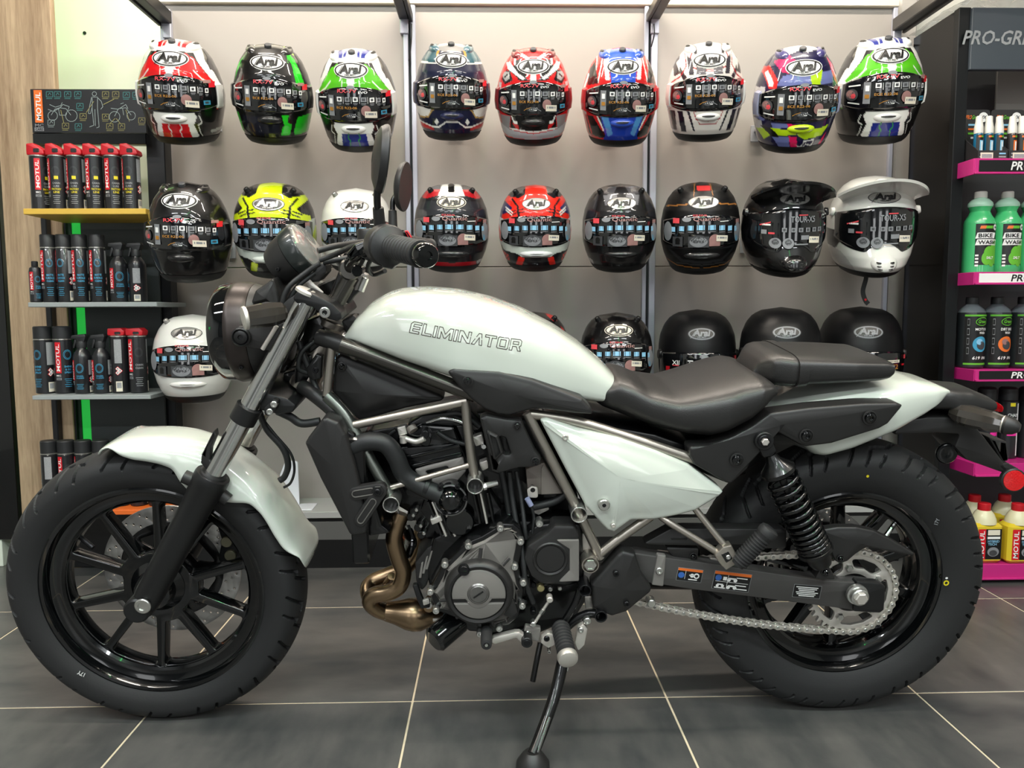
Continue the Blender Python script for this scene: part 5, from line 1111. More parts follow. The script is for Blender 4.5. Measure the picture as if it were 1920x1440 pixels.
# ---------------------------------------------------------------- wheels
def tyre(c, prof, tread_i, R, halfw, pats, periods, name):
    """prof: (r, v) from near bead over the crown to the far bead; tread_i: index range of the tread in prof"""
    prof = np.array(prof); n = 1400; ns = len(prof); th = np.linspace(0, 2*PI, n, endpoint=False)
    i0, i1 = tread_i; sv = np.full(ns, 9.); sv[i0:i1+1] = np.linspace(-1, 1, i1-i0+1)
    disp = np.zeros((n, ns)); per = 2*PI/periods; half_arc = halfw
    tt = (th/per)[:, None]; S = sv[None]
    for side in (-1, 1):
        t = (tt+(0 if side < 0 else .5)) % 1.0; s = -S*(-1) if side > 0 else -S
        best = np.full((n, ns), 9.)
        for P in pats:
            for (a, b), (c2, d) in zip(P[:-1], P[1:]):
                for sh in (-1, 0, 1):
                    ax = (t+sh-a)*per*R; ay = (s-b)*half_arc; dx = (c2-a)*per*R; dy = (d-b)*half_arc
                    k = np.clip((ax*dx+ay*dy)/(dx*dx+dy*dy), 0, 1); best = np.minimum(best, np.hypot(ax-k*dx, ay-k*dy))
        disp = np.maximum(disp, np.clip((.0036-best)/.0014, 0, 1)*(np.abs(S) < 1.01))
    nv = np.gradient(prof[:, 1]); nr = np.gradient(prof[:, 0]); L = np.hypot(nv, nr); N_r, N_v = -nv/L, nr/L   # outward normal (r, v)
    sgn = np.sign(N_r[ns//2]); N_r *= sgn; N_v *= sgn
    r = prof[:, 0][None]-disp*.0085*N_r[None]; v = prof[:, 1][None]-disp*.0085*N_v[None]
    V = np.stack([c[0]+r*np.cos(th)[:, None], -v, c[2]+r*np.sin(th)[:, None]], -1).reshape(-1, 3)
    i = np.arange(n)[:, None]*ns; i2 = ((np.arange(n)+1) % n)[:, None]*ns; j = np.arange(ns-1)[None]
    F = np.stack([i+j, i2+j, i2+j+1, i+j+1], -1).reshape(-1, 4)
    me = bpy.data.meshes.new('tyre'); me.vertices.add(len(V)); me.vertices.foreach_set('co', V.ravel()); me.loops.add(F.size); me.loops.foreach_set('vertex_index', F.ravel())
    me.polygons.add(len(F)); me.polygons.foreach_set('loop_start', np.arange(len(F))*4); me.polygons.foreach_set('use_smooth', [True]*len(F)); me.update(calc_edges=True); me.validate(); me.materials.append(M_tyre)
    me.set_sharp_from_angle(angle=math.radians(50))
    return me
def tyre_profile(bead_r, bead_v, side, R, sh_r, sh_v, n=72):
    P = [(bead_r-.006, bead_v-.006), (bead_r, bead_v)]+side+[(sh_r, sh_v)]
    m = len(P)
    arc = []
    for k in range(1, n):
        s = -1+2*k/n; a = abs(s); x = sh_v*math.sin(a*PI/2*.985)/math.sin(PI/2*.985); r = sh_r+(R-sh_r)*(math.cos(a*PI/2))**.92; arc.append((r, -s*sh_v*math.sin(a*PI/2)/max(a, 1e-6)*1.0 if a > 1e-6 else 0.))
    full = P+arc+[(r, -v) for r, v in reversed(P)]
    return full, (m-1, m-1+n)
def wheel(name, c, R, rim_r, rim_v, sh, side, pats, periods, spoke0, tw, hub, spk_w):
    w = link(name, None, bike)
    prof, ti = tyre_profile(rim_r-.003, rim_v, side, R, *sh)
    ty = link('tyre', tyre(c, prof, ti, R, tw, pats, periods, name), w)
    f = rim_r; b = rim_v
    rp = [(f-.010, b-.004), (f, b), (f+.001, b+.003), (f-.003, b+.0045), (f-.009, b+.003), (f-.013, b-.004), (f-.016, b-.013), (f-.026, b-.019), (f-.036, b-.021), (f-.041, b-.026), (f-.043, .010)]
    rp = rp+[(r, -v) for r, v in reversed(rp)]
    rim = part('rim', lathe(rp, c, (0, -1, 0), 96, cap=False), M_glossb, w)
    ro = f-.041; holes = []
    for k in range(10):
        a0 = math.radians(spoke0+36*k); a1 = a0+math.radians(36); ri = .088 if k % 2 else .076
        hw0, hw1 = spk_w/2/ro, spk_w*.60/ri; off = math.radians(2.2) if k % 2 else -math.radians(2.2)
        P = [(c[0]+ro*.985*math.cos(a), c[2]+ro*.985*math.sin(a)) for a in np.linspace(a0+hw0, a1-hw0, 7)]
        m0, m1 = a0+hw1+off, a1-hw1-off
        if m1-m0 < .12: q = (m0+m1)/2; m0, m1 = q-.06, q+.06
        P += [(c[0]+ri*math.cos(a), c[2]+ri*math.sin(a)) for a in np.linspace(m1, m0, 4)]
        holes.append(fillet([p+((.012,) if i in (0, 6) else ((.009,) if i in (7, 10) else (0,))) for i, p in enumerate(P)], 0))
    outer = [Vector((c[0]+(ro+.006)*math.cos(a), c[2]+(ro+.006)*math.sin(a))) for a in np.linspace(0, 2*PI, 96, endpoint=False)]
    part('spokes', plate([outer]+holes, -.014, .016, .0026), M_glossb, w, 40)
    part('hub', lathe([(.022, -hub), (.034, -hub+.004), (.040, -.03), (.058, -.016), (.062, 0), (.058, .018), (.044, .03), (.038, hub-.004), (.026, hub)], c, (0, -1, 0), 40), M_glossb, w)
    return w
FC, RC = (0, 0, .320), (WB, 0, .322)
fpat = [[(.08, .10), (.24, .46), (.36, .42), (.50, .90)], [(.50, .30), (.64, .26), (.90, .84)]]
rpat = [[(.02, .08), (.22, .34), (.52, .42), (.66, .92)], [(.52, .22), (.80, .40), (.98, .90)], [(.30, .62), (.40, .92)]]
fw = wheel('front_wheel', FC, .320, .2395, .046, (.280, .0620), [(.246, .0520), (.256, .0580), (.268, .0615)], fpat, 17, 86, .073, .055, .0165)
rw = wheel('rear_wheel', RC, .322, .215, .056, (.274, .0750), [(.226, .0640), (.242, .0715), (.258, .0755)], rpat, 15, 92, .088, .06, .020)
# white and yellow paint marks on the tyres
def tyre_mark(px, py, v, vf, m, parent, name='paint_mark'): return part(name, vf, m, parent)
q = B(152, 1263, .0622); part('paint_mark', text('17Y', (q.x, q.z), .0105, lambda x, z: Vector((x, q.y, z)), w=.016, rot=-.5+PI), M_wht, fw)
q = B(1627, 893, .0762); part('paint_mark', disc((q.x, q.z), .003, .003, lambda x, z: Vector((x, q.y, z)), 14, 1), M_yellow, rw)
q = B(1774, 1093, .0762); part('paint_mark', lathe([(.0035, 0), (.0062, 0), (.0062, .0008), (.0035, .0008)], q, (0, -1, 0), 18, cap=False), M_yellow, rw)
q = B(1775, 1084, .0762); part('paint_mark', disc((q.x, q.z), .003, .0024, lambda x, z: Vector((x, q.y, z)), 14, 1), M_wht, rw)
q = B(1757, 978, .0762); part('paint_mark', text('17Y', (q.x, q.z), .009, lambda x, z: Vector((x, q.y, z)), w=.014, rot=1.3), M_grey, rw)
for px, py, w_ in ((242, 940, rw), ): pass
for a in (140, 315):   # rim weights / valve highlights
    q = Vector((.2395*math.cos(math.radians(a)), -.049, .32+.2395*math.sin(math.radians(a))))
part('valve_stem', tube([Vector((RC[0]+.175*math.cos(.75), -.0, RC[2]+.175*math.sin(.75))), Vector((RC[0]+.135*math.cos(.72), -.012, RC[2]+.135*math.sin(.72)))], .0055, 10, 1), M_chrome, rw)
part('valve_stem', tube([Vector((.195*math.cos(2.55), 0, .32+.195*math.sin(2.55))), Vector((.16*math.cos(2.55), -.01, .32+.16*math.sin(2.55)))], .0055, 10, 1), M_dbolt, fw)

def circle2(c, r, n, a0=0.): return [Vector((c[0]+r*math.cos(a0+2*PI*i/n), c[1]+r*math.sin(a0+2*PI*i/n))) for i in range(n)]
def brake_disc(c, ro, ri, v, parent, nh=24, wave=0.):
    o = [Vector((c[0]+(ro+wave*math.cos(12*a))*math.cos(a), c[2]+(ro+wave*math.cos(12*a))*math.sin(a))) for a in np.linspace(0, 2*PI, 120, endpoint=False)]
    hs = [circle2((c[0], c[2]), ri, 60)]
    for k in range(nh):
        for j, rr in enumerate((.25, .52, .78)):
            a = 2*PI*(k+.33*j)/nh; R = ri+(ro-ri)*rr; hs.append(circle2((c[0]+R*math.cos(a), c[2]+R*math.sin(a)), .0032, 8))
    d = part('brake_disc', plate([o]+hs, v-.0025, v+.0025, .0004), M_steel, parent)
    hs = [];
    for k in range(5):
        a0 = 2*PI*k/5; P = [(c[0]+R*math.cos(a0+a), c[2]+R*math.sin(a0+a)) for R, a in ((ri*.93, .14), (ri*.93, 1.1), (ri*.55, .95), (ri*.55, .3))]; hs.append(fillet(P, .008))
    part('disc_carrier', plate([circle2((c[0], c[2]), ri+.004, 60)]+hs, v-.004, v+.004, .001), M_engb, d)
    return d
brake_disc(FC, .155, .112, -.066, fw); brake_disc(RC, .12, .085, -.085, rw)
# front caliper (behind the wheel) and rear caliper
cal = PL('front_caliper', [(405, 985), (440, 985), (470, 1010), (478, 1040), (455, 1070), (425, 1075), (408, 1050), (415, 1015)], -.045, .05, M_matte, 8, .006)
for px, py in ((424, 1017), (431, 1043)): CY('piston', px, py, -.05, -.036, .013, mat('piston_olive', (120, 116, 96), .4, metal=.5, var=(20, .08)), parent=cal)
PL('caliper_cover', [(440, 1000), (462, 1005), (470, 1022), (455, 1030), (440, 1022)], -.034, .02, M_satin, 6, .004, parent=cal)
rc = PL('rear_caliper', [(1395, 1040), (1440, 1035), (1465, 1050), (1465, 1080), (1430, 1090), (1400, 1075)], -.05, .04, M_matte, 8, .005); PL('caliper_face', [(1438, 1042), (1460, 1046), (1460, 1075), (1438, 1070)], -.045, .01, M_alu, 3, .002, parent=rc)
for y in (1048, 1063): CY('caliper_bolt', 1446, y, -.046, -.042, .006, M_dbolt, parent=rc)

# ---------------------------------------------------------------- fork
for s, vv in ((1, .098), (-1, -.098)):
    top = B(578, 556, .098); bot = B(268, 1136, .105); top.y = -vv; bot.y = -vv; ax = (bot-top); L = ax.length; d = ax.normalized()
    fl = part('fork_tube', cyl(top, top+d*(L*.62), .0200, n=32), M_chrome, bike)
    seal = .556
    part('fork_slider', lathe([(.027, 0), (.0345, .001), (.036, .006), (.036, .020), (.034, .026), (.0335, .052), (.0315, .060), (.0305, .12), (.0295, L*(1-seal)-.03), (.027, L*(1-seal)-.005), (.024, L*(1-seal)+.014)], top+d*(L*seal), d, 36), M_matte, bike)
    part('dust_seal', lathe([(.0205, -.004), (.026, -.003), (.029, .002), (.029, .006)], top+d*(L*seal), d, 32), M_rubber, fl)
    part('lower_clamp', lathe([(.0225, 0), (.026, .002), (.026, .036), (.0225, .038)], top+d*(L*.335), d, 30), M_matte, bike)
    part('axle_lug', cyl((0, -vv+.032*s, .32), (0, -vv-.0305*s, .32), .027, n=28, bev=.004), M_matte, bike)
part('axle', cyl((0, -.118, .32), (0, .118, .32), .011, n=20), M_bolt, bike)
q = B(268, 1136, .129); ax_ = lathe([(.0165, 0), (.0165, .003), (.0145, .0045), (.0095, .0045), (.0085, .001), (.001, .001)], (q.x, -.1286, q.z), (0, -1, 0), 28); part('axle_bolt', ax_, M_bolt, bike)
# slender guide on the slider, mudguard mounts
PL('fork_guide', [(398, 812), (402, 806), (404, 818), (394, 842), (392, 862), (400, 880), (388, 884), (376, 868), (378, 852)], .112, .02, M_satin, 2, .002)
for pts in ([(345, 893), (372, 905)], [(398, 915), (428, 938)]): TB('fender_mount', [(pts[0][0], pts[0][1], .085), (pts[1][0], pts[1][1], .085)], .014, M_satin, 12, 1)
# mudguard
def mudguard():
    up = [(209, 836), (215, 822), (240, 812), (290, 808), (340, 810), (390, 820), (440, 842), (490, 880), (530, 932), (562, 985), (580, 1014), (588, 1034), (588, 1040)]
    lo = [(209, 838), (222, 852), (250, 861), (300, 869), (325, 878), (338, 902), (360, 925), (400, 938), (440, 942), (468, 942), (490, 962), (514, 1002), (530, 1026), (545, 1038), (562, 1042)]
    pol = lambda q: (math.atan2(q.z-FC[2], -(q.x-FC[0])), math.hypot(q.x-FC[0], q.z-FC[2]))
    U = np.array(sorted(pol(B(x, y, 0.)) for x, y in up)); Lw = np.array(sorted(pol(B(x, y, .076)) for x, y in lo))
    a0, a1 = min(U[0, 0], Lw[0, 0]), max(U[-1, 0], Lw[-1, 0]); n, k = 90, 14; V = []; F = []
    Ud = np.interp(np.linspace(a0, a1, n), U[:, 0], U[:, 1]); Ld = np.interp(np.linspace(a0, a1, n), Lw[:, 0], Lw[:, 1])
    for _ in range(2):
        Ud[1:-1] = (Ud[:-2]+2*Ud[1:-1]+Ud[2:])/4; Ld[1:-1] = (Ld[:-2]+2*Ld[1:-1]+Ld[2:])/4
    for i in range(n):
        a = a0+(a1-a0)*i/(n-1); u = i/(n-1); taper = min(1, (u*14)**.5, ((1-u)*14)**.5)*.24+.76
        R, r = max(Ud[i], .326), min(Ld[i], max(Ud[i], .326)-.004)
        for j in range(2*k+1):
            t = PI*j/(2*k); w = .080*taper; v = w*math.copysign(abs(math.cos(t))**.62, math.cos(t)); rr = r+(R-r)*math.sin(t)**.78
            V.append((FC[0]-rr*math.cos(a), -v, FC[2]+rr*math.sin(a)))
    m = 2*k+1
    for i in range(n-1):
        for j in range(2*k): F.append((i*m+j, i*m+j+1, (i+1)*m+j+1, (i+1)*m+j))
    o = part('front_mudguard', (V, F), M_pearl, bike, 60)
    md = o.modifiers.new('thickness', 'SOLIDIFY'); md.thickness = .0035; md.offset = -1
    return o
mudguard()

# ---------------------------------------------------------------- lofted bodies
def loft_body(name, top, bot, vt, vb, hw, m, n=70, k=40, pt=.7, pb=.5, zc=.35, parent=None, sharp=60, wpow=.62):
    """closed body whose top silhouette (pixels on plane vt) and lower edge (plane vb) are given; hw: list of (px at v=0, half width)"""
    Tq = sorted((B(x, y, vt).x, B(x, y, vt).z) for x, y in top); Bq = sorted((B(x, y, vb).x, B(x, y, vb).z) for x, y in bot); Hq = sorted((B(p[0], 700, 0).x, p[1]) for p in hw)
    x0, x1 = max(Tq[0][0], Bq[0][0]), min(Tq[-1][0], Bq[-1][0]); V = []; F = []
    u = np.linspace(0, 1, n); u = .5-.5*np.cos(u*PI); X = x0+(x1-x0)*u
    def ip(Q):
        d = np.linspace(x0, x1, 240); y = np.interp(d, [q[0] for q in Q], [q[1] for q in Q])
        for _ in range(6): y[1:-1] = (y[:-2]+2*y[1:-1]+y[2:])/4
        return np.interp(X, d, y)
    T, Bo, H = ip(Tq), ip(Bq), ip(Hq)
    for i in range(n):
        zt, zb = max(T[i], Bo[i]+.002), Bo[i]; z0 = zb+zc*(zt-zb)
        for j in range(k):
            t = 2*PI*j/k; c, s = math.cos(t), math.sin(t); y = H[i]*math.copysign(abs(c)**wpow, c)
            z = z0+(zt-z0)*s**pt if s >= 0 else z0-(z0-zb)*(-s)**pb; V.append((X[i], y, z))
    for i in range(n-1):
        for j in range(k): F.append((i*k+j, (i+1)*k+j, (i+1)*k+(j+1) % k, i*k+(j+1) % k))
    F += [tuple(range(k)), tuple((n-1)*k+j for j in range(k-1, -1, -1))]
    return part(name, (V, F), m, parent or bike, sharp)
tank = loft_body('fuel_tank', [(645, 652), (652, 632), (660, 612), (675, 588), (700, 564), (728, 549), (750, 543), (800, 540), (860, 545), (920, 559), (980, 580), (1040, 611), (1085, 641), (1125, 674), (1152, 702), (1160, 716)],
                 [(640, 643), (660, 648), (700, 664), (760, 686), (840, 712), (920, 735), (1000, 752), (1060, 760), (1112, 765), (1160, 770)], 0., .12,
                 [(640, .055), (660, .082), (700, .112), (760, .134), (850, .150), (950, .148), (1030, .130), (1090, .105), (1160, .085)], M_pearl, 80, 44, .62, .55, .30)
# outlined lettering on the tank
def tank_letter():
    from mathutils.bvhtree import BVHTree
    bvh = BVHTree.FromPolygons([v.co for v in tank.data.vertices], [tuple(p.vertices) for p in tank.data.polygons])
    G = {'E': [[(.95, 1), (.2, 1), (0, .8), (0, .2), (0, 0), (.85, 0), (.85, .2), (.25, .2), (.25, .4), (.85, .4), (.85, .6), (.25, .6), (.3, .8), (.95, .8)]],
         'L': [[(0, 1), (.25, 1), (.25, .2), (.85, .2), (.85, 0), (0, 0)]], 'I': [[(0, 1), (.25, 1), (.25, 0), (0, 0)]],
         'M': [[(0, 0), (0, 1), (.3, 1), (.65, .45), (1, 1), (1.3, 1), (1.3, 0), (1.05, 0), (1.05, .62), (.72, .1), (.58, .1), (.25, .62), (.25, 0)]],
         'N': [[(0, 0), (0, 1), (.3, 1), (.8, .4), (.8, 1), (1.05, 1), (1.05, 0), (.8, 0), (.25, .62), (.25, 0)]],
         'A': [[(0, 0), (.5, 1), (.75, 1), (.95, 0), (.7, 0), (.6, .66), (.28, 0)]], 'T': [[(0, 1), (1, 1), (1, .8), (.62, .8), (.62, 0), (.38, 0), (.38, .8), (0, .8)]],
         'O': [[(0, .1), (0, .9), (.1, 1), (.9, 1), (1, .9), (1, .1), (.9, 0), (.1, 0)], [(.25, .2), (.75, .2), (.75, .8), (.25, .8)]], 'R': [[(0, 0), (0, 1), (.85, 1), (1, .88), (1, .5), (.85, .38), (1.05, 0), (.78, 0), (.6, .36), (.25, .36), (.25, 0)], [(.25, .56), (.75, .56), (.75, .8), (.25, .8)]]}
    W = {'E': .95, 'L': .85, 'I': .25, 'M': 1.3, 'N': 1.05, 'A': .95, 'T': 1., 'O': 1., 'R': 1.05}
    tot = sum(W[c] for c in 'ELIMINATOR')+.16*9; a, b = B(766, 626, .15), B(976, 661, .15); c, d = B(771, 604, .15), B(981, 640, .15)
    mb = MB(); x = 0.
    def P(u, w): # u along 0..1, w 0..1 up
        w = .5+(w-.5)*(.94 if u < .5 else .94); p = (a*(1-u)+b*u)*(1-w)+(c*(1-u)+d*u)*w
        h = bvh.ray_cast(Vector((p.x, -1, p.z)), Vector((0, 1, 0)))
        return h[0]+Vector((0, -.0008, 0)) if h[0] else p
    for ch in 'ELIMINATOR':
        for loop in G[ch]:
            q = [P((x+px)/tot, py) for px, py in loop]; n = len(q)
            v = []; f = []
            for i in range(n):
                p0, p1 = q[i], q[(i+1) % n]; dd = (p1-p0); nn = Vector((-dd.z, 0, dd.x)).normalized()*.00065; k = len(v); e = dd.normalized()*.0005
                v += [p0-nn-e, p1-nn+e, p1+nn+e, p0+nn-e]; f.append((k, k+1, k+2, k+3))
            mb.add((v, f), mat('letter_bronze', (66, 58, 52), .4, metal=.4, var=(40, .05)))
        x += W[ch]+.16
    mb.obj('tank_lettering', tank)
tank_letter()
seat_top = [(1106, 742), (1112, 728), (1128, 712), (1152, 697), (1175, 702), (1205, 716), (1252, 724), (1292, 714), (1330, 703), (1365, 693), (1392, 689), (1412, 693), (1435, 708), (1450, 730), (1454, 750)]
seat_bot = [(1106, 744), (1112, 762), (1137, 781), (1180, 797), (1230, 812), (1292, 826), (1335, 829), (1367, 819), (1405, 798), (1432, 772), (1448, 752), (1454, 748)]
seat = loft_body('rider_seat', seat_top, seat_bot, .03, .14, [(1100, .06), (1125, .098), (1180, .125), (1260, .150), (1330, .168), (1385, .165), (1425, .140), (1450, .10), (1470, .06)], M_seat, 80, 44, .55, .75, .52, wpow=.55)
pil = loft_body('pillion_seat', [(1405, 706), (1411, 690), (1422, 674), (1436, 663), (1450, 659), (1560, 662), (1640, 666), (1662, 674), (1672, 690), (1676, 706)], [(1405, 712), (1440, 724), (1460, 732), (1480, 733), (1520, 728), (1600, 723), (1655, 720), (1670, 716), (1676, 708)], .05, .11,
                [(1400, .06), (1420, .095), (1450, .112), (1560, .118), (1640, .110), (1670, .085), (1680, .05)], M_seat, 70, 40, .42, .6, .5, wpow=.42)
loft_body('seat_strap', [(1478, 658), (1512, 659)], [(1478, 734), (1512, 731)], .05, .11, [(1400, .1185), (1600, .1205)], M_seat, 8, 40, .42, .6, .5, parent=pil, wpow=.42)
tail = loft_body('tail_cowl', [(1425, 760), (1440, 752), (1500, 733), (1560, 719), (1620, 709), (1660, 705), (1700, 706), (1740, 713), (1775, 728), (1794, 742), (1800, 748)], [(1425, 792), (1470, 812), (1500, 835), (1528, 858), (1548, 861), (1600, 846), (1680, 816), (1740, 787), (1778, 764), (1794, 748), (1800, 749)], 0.02, .105,
                 [(1420, .105), (1480, .118), (1560, .122), (1640, .112), (1720, .088), (1770, .055), (1796, .015), (1810, .008)], M_pearl, 80, 40, .55, .35, .45, wpow=.5)
# rear black moulding on the tail with its screws
PW('tail_side_cover', [(1292, 838), (1330, 836), (1368, 822), (1410, 800), (1445, 775), (1520, 765), (1620, 757), (1682, 756), (1694, 760), (1690, 766), (1666, 795), (1650, 804), (1560, 832), (1512, 838), (1500, 834), (1456, 810), (1434, 803), (1418, 808), (1411, 820), (1412, 858), (1402, 880), (1372, 908), (1362, 906), (1302, 872), (1294, 856)], .150, .045, M_satin, .004, .006, 7, c=(1470, 795))
for px, py in ((1512, 817), (1631, 783), (1382, 862)): recess_bolt(px, py, .156, .0105)
# white side panel, its lock and screws
sp = PW('side_panel', [(1012, 788, .012), (1026, 786), (1085, 806), (1160, 822), (1230, 846), (1292, 872), (1352, 917), (1358, 924, .004), (1350, 932), (1305, 959), (1272, 968), (1228, 976), (1184, 977), (1152, 1000, .004), (1140, 996), (1128, 984), (1098, 950), (1060, 880)], .150, .04, M_pearl, .020, .010, 8, c=(1160, 890))
CY('lock', 1133, 948, .14, .172, .0125, M_bolt, .0115, parent=sp); CY('keyhole', 1133, 948, .15, .1726, .004, M_dbolt, parent=sp, bev=.0004)
for px, py, r in ((1060, 820, .0062), (1150, 985, .0052)): bolt(px, py, .158, r, M_alu, sp)
# tank side moulding, airbox cover, bracket cover
PW('tank_side_cover', [(838, 698), (850, 690), (872, 692), (935, 696), (1000, 712), (1060, 735), (1092, 748), (1108, 764), (1114, 778), (1080, 776), (1020, 768), (1000, 768), (955, 780), (935, 778), (908, 768), (884, 750), (862, 728)], .152, .04, M_satin, .006, .008, 8, c=(960, 738))
recess_bolt(877, 715, .160, .0075)
ab = PW('airbox_cover', [(628, 672), (640, 664), (700, 688), (780, 722), (826, 741), (834, 747), (826, 753), (760, 766), (690, 786), (672, 788), (660, 778), (622, 735)], .066, .05, M_satin, .012, .008, 5, c=(690, 735))
recess_bolt(641, 687, .074, .0065)
br = PL('bracket_cover', [(899, 784), (912, 779), (948, 786), (978, 789), (984, 804), (1004, 846), (1016, 862), (1010, 874), (996, 877), (972, 878), (934, 889), (922, 884), (910, 828)], .150, .03, M_satin, 5, .006, holes=[[(936, 818), (948, 822), (958, 852), (948, 853), (944, 850)]])
PL('bracket_rib', [(911, 806), (934, 817), (944, 850), (930, 864), (925, 862)], .158, .02, M_satin, 3, .005, parent=br)
PL('bracket_recess', [(930, 812), (952, 818), (964, 856), (940, 858)], .128, .02, M_engb, 3, .002, parent=br)
for px, py in ((970, 798), (1004, 865)): recess_bolt(px, py, .152, .0065, br)
# radiator and shroud
PW('radiator_shroud', [(571, 832), (578, 820), (604, 786), (612, 783), (634, 792), (648, 815), (664, 868), (680, 935), (690, 985), (687, 1002), (664, 1006), (655, 1003), (600, 898)], .145, .06, M_satin, .006, .008, 6, c=(634, 880))
part('radiator', box((B(690, 900, 0).x, 0, B(690, 900, 0).z), (.035, .26, .27), .004), M_engb, bike); 
PL('radiator_tank', [(640, 800), (665, 815), (716, 985), (735, 1000), (690, 1006), (684, 960)], .12, .24, M_engb, 5, .004)
# ---------------------------------------------------------------- frame
M_framedk = mat('dark_frame_metal', (84, 82, 78), .26, metal=.9, var=(18, .05))
def weld(px, py, v, r): return None
TB('frame_tube', [(640, 646, .10), (700, 668, .105), (790, 702, .112), (892, 741, .118)], .0150, M_framedk, 18, 4)
TB('frame_sleeve', [(598, 632, .06), (630, 642, .075), (655, 652, .088), (668, 657, .094)], .0170, M_satin, 18, 4)
part('sleeve_band', lathe([(.0185, 0), (.0192, .002), (.0192, .010), (.0185, .012)], B(664, 655, .092), B(690, 665, .1)-B(664, 655, .092), 24), mat('band_grey', (110, 106, 100), .4, metal=.5, var=(60, .2)), bike)
TB('frame_tube', [(622, 652, .075), (612, 742, .08)], .0088, M_frame, 16, 1)
TB('frame_sleeve', [(566, 724, .04), (592, 742, .06), (620, 765, .075), (640, 786, .085)], .0150, M_satin, 16, 4)
TB('frame_tube', [(612, 742, .082), (640, 770, .088), (660, 800, .095), (700, 872, .11), (733, 930, .12)], .0118, mat('green_grey_frame', (112, 116, 110), .28, metal=.9, var=(18, .05)), 18, 4)
TB('frame_tube', [(664, 797, .098), (876, 752, .118)], .0090, M_frame, 16, 1)
TB('frame_tube', [(872, 752, .120), (880, 830, .124), (890, 896, .126)], .0092, M_frame, 16, 3)
TB('frame_tube', [(733, 914, .12), (884, 871, .125)], .0058, M_frame, 14, 1)
TB('frame_tube', [(988, 774, .128), (1050, 892, .130), (1092, 975, .130), (1126, 1046, .128)], .0100, M_frame, 18, 4)
TB('frame_tube', [(992, 776, .126), (1080, 790, .126), (1180, 820, .13), (1305, 862, .132)], .0100, M_frame, 18, 4)
TB('frame_tube', [(1112, 1050, .128), (1160, 1010, .128), (1220, 968, .125)], .0098, M_frame, 18, 3)
TB('frame_tube', [(1236, 966, .13), (1255, 980, .14), (1330, 1026, .152), (1358, 1046, .156)], .0070, M_frame, 14, 4)
TB('frame_tube', [(1302, 952, .13), (1340, 1000, .145), (1372, 1038, .156)], .0070, M_frame, 14, 4)
for px, py, v in ((733, 947, .150), (891, 912, .152), (1086, 966, .156)):
    q = B(px, py, v); part('mount_sleeve', pipe(q+Vector((0, .05, 0)), q, .0166, .0146), M_bolt, bike); part('sleeve_core', cyl(q+Vector((0, .05, 0)), q+Vector((0, .022, 0)), .0147, n=20), M_engb, bike)
q = B(1107, 1060, .150); pv = part('swingarm_pivot', lathe([(.0185, -.05), (.0185, -.002), (.0175, 0), (.0155, 0), (.0145, -.004), (.0145, -.008)], q, (0, -1, 0), 30), M_frame, bike); part('pivot_bolt', lathe([(.0135, -.01), (.0135, 0), (.012, .002), (.0085, .002), (.0075, 0), (.001, 0)], q, (0, -1, 0), 6), M_bolt, pv, 20)
for px, py, v in ((1097, 1108, .158), (1127, 1157, .158)):
    q = B(px, py, v); part('mount_sleeve', pipe(q+Vector((0, .05, 0)), q, .0128, .0105), M_dbolt, bike); part('sleeve_core', cyl(q+Vector((0, .05, 0)), q+Vector((0, .024, 0)), .0106, n=20), M_engb, bike)
PL('frame_plate', [(1092, 1000), (1102, 1000), (1118, 1045), (1124, 1070), (1106, 1094), (1094, 1090), (1088, 1050)], .112, .012, M_alu, 4, .002)
PL('frame_plate', [(1096, 1118), (1112, 1118), (1116, 1140), (1098, 1142)], .118, .01, M_alu, 3, .002)
TB('lower_bracket', [(1092, 1090, .13), (1080, 1128, .135), (1062, 1160, .14), (1048, 1178, .14)], .0080, M_engb, 14, 4); TB('lower_bracket', [(1060, 1178, .135), (1082, 1160, .135), (1108, 1150, .14), (1126, 1154, .15)], .0095, M_engb, 14, 4)
# heel guard behind the pivot
PW('heel_guard', [(1109, 1098), (1118, 1086), (1142, 1060), (1158, 1042), (1168, 1034), (1192, 1040), (1204, 1078), (1222, 1104), (1220, 1112), (1176, 1148), (1148, 1157), (1126, 1148), (1112, 1140)], .150, .035, M_satin, .008, .008, 6, c=(1162, 1102))
for px, py in ((1155, 1075), (1175, 1132)): bolt(px, py, .158, .0062, M_dbolt)
CY('chain_adjuster_bolt', 1222, 1133, .10, .125, .009, M_bolt)

# ---------------------------------------------------------------- swingarm, chain drive, shock
M_swing = mat('swingarm_grey', (78, 76, 75), .42, metal=.4, var=(30, .05))
sa = PL('swingarm', [(1188, 1036), (1252, 1046), (1330, 1056), (1417, 1070), (1539, 1088), (1600, 1092), (1650, 1096), (1660, 1100), (1657, 1140), (1648, 1149), (1622, 1148), (1552, 1138), (1430, 1122), (1300, 1106), (1216, 1093), (1188, 1086)], .122, .032, M_swing, 5, .003)
PL('swingarm_end', [(1606, 1090), (1650, 1094), (1661, 1100), (1658, 1144), (1650, 1150), (1600, 1147), (1602, 1120)], .128, .02, M_matte, 5, .003, parent=sa)
PL('swingarm_clip', [(1233, 1040), (1249, 1042), (1244, 1100), (1222, 1097)], .127, .012, M_enggrey, 3, .002, parent=sa); bolt(1236, 1070, .128, .008, M_bolt, sa)
PL('swingarm', [(1230, 1040), (1417, 1070), (1600, 1092), (1650, 1096), (1657, 1140), (1622, 1148), (1552, 1138), (1300, 1106)], -.09, .032, M_enggrey, 5, .003)
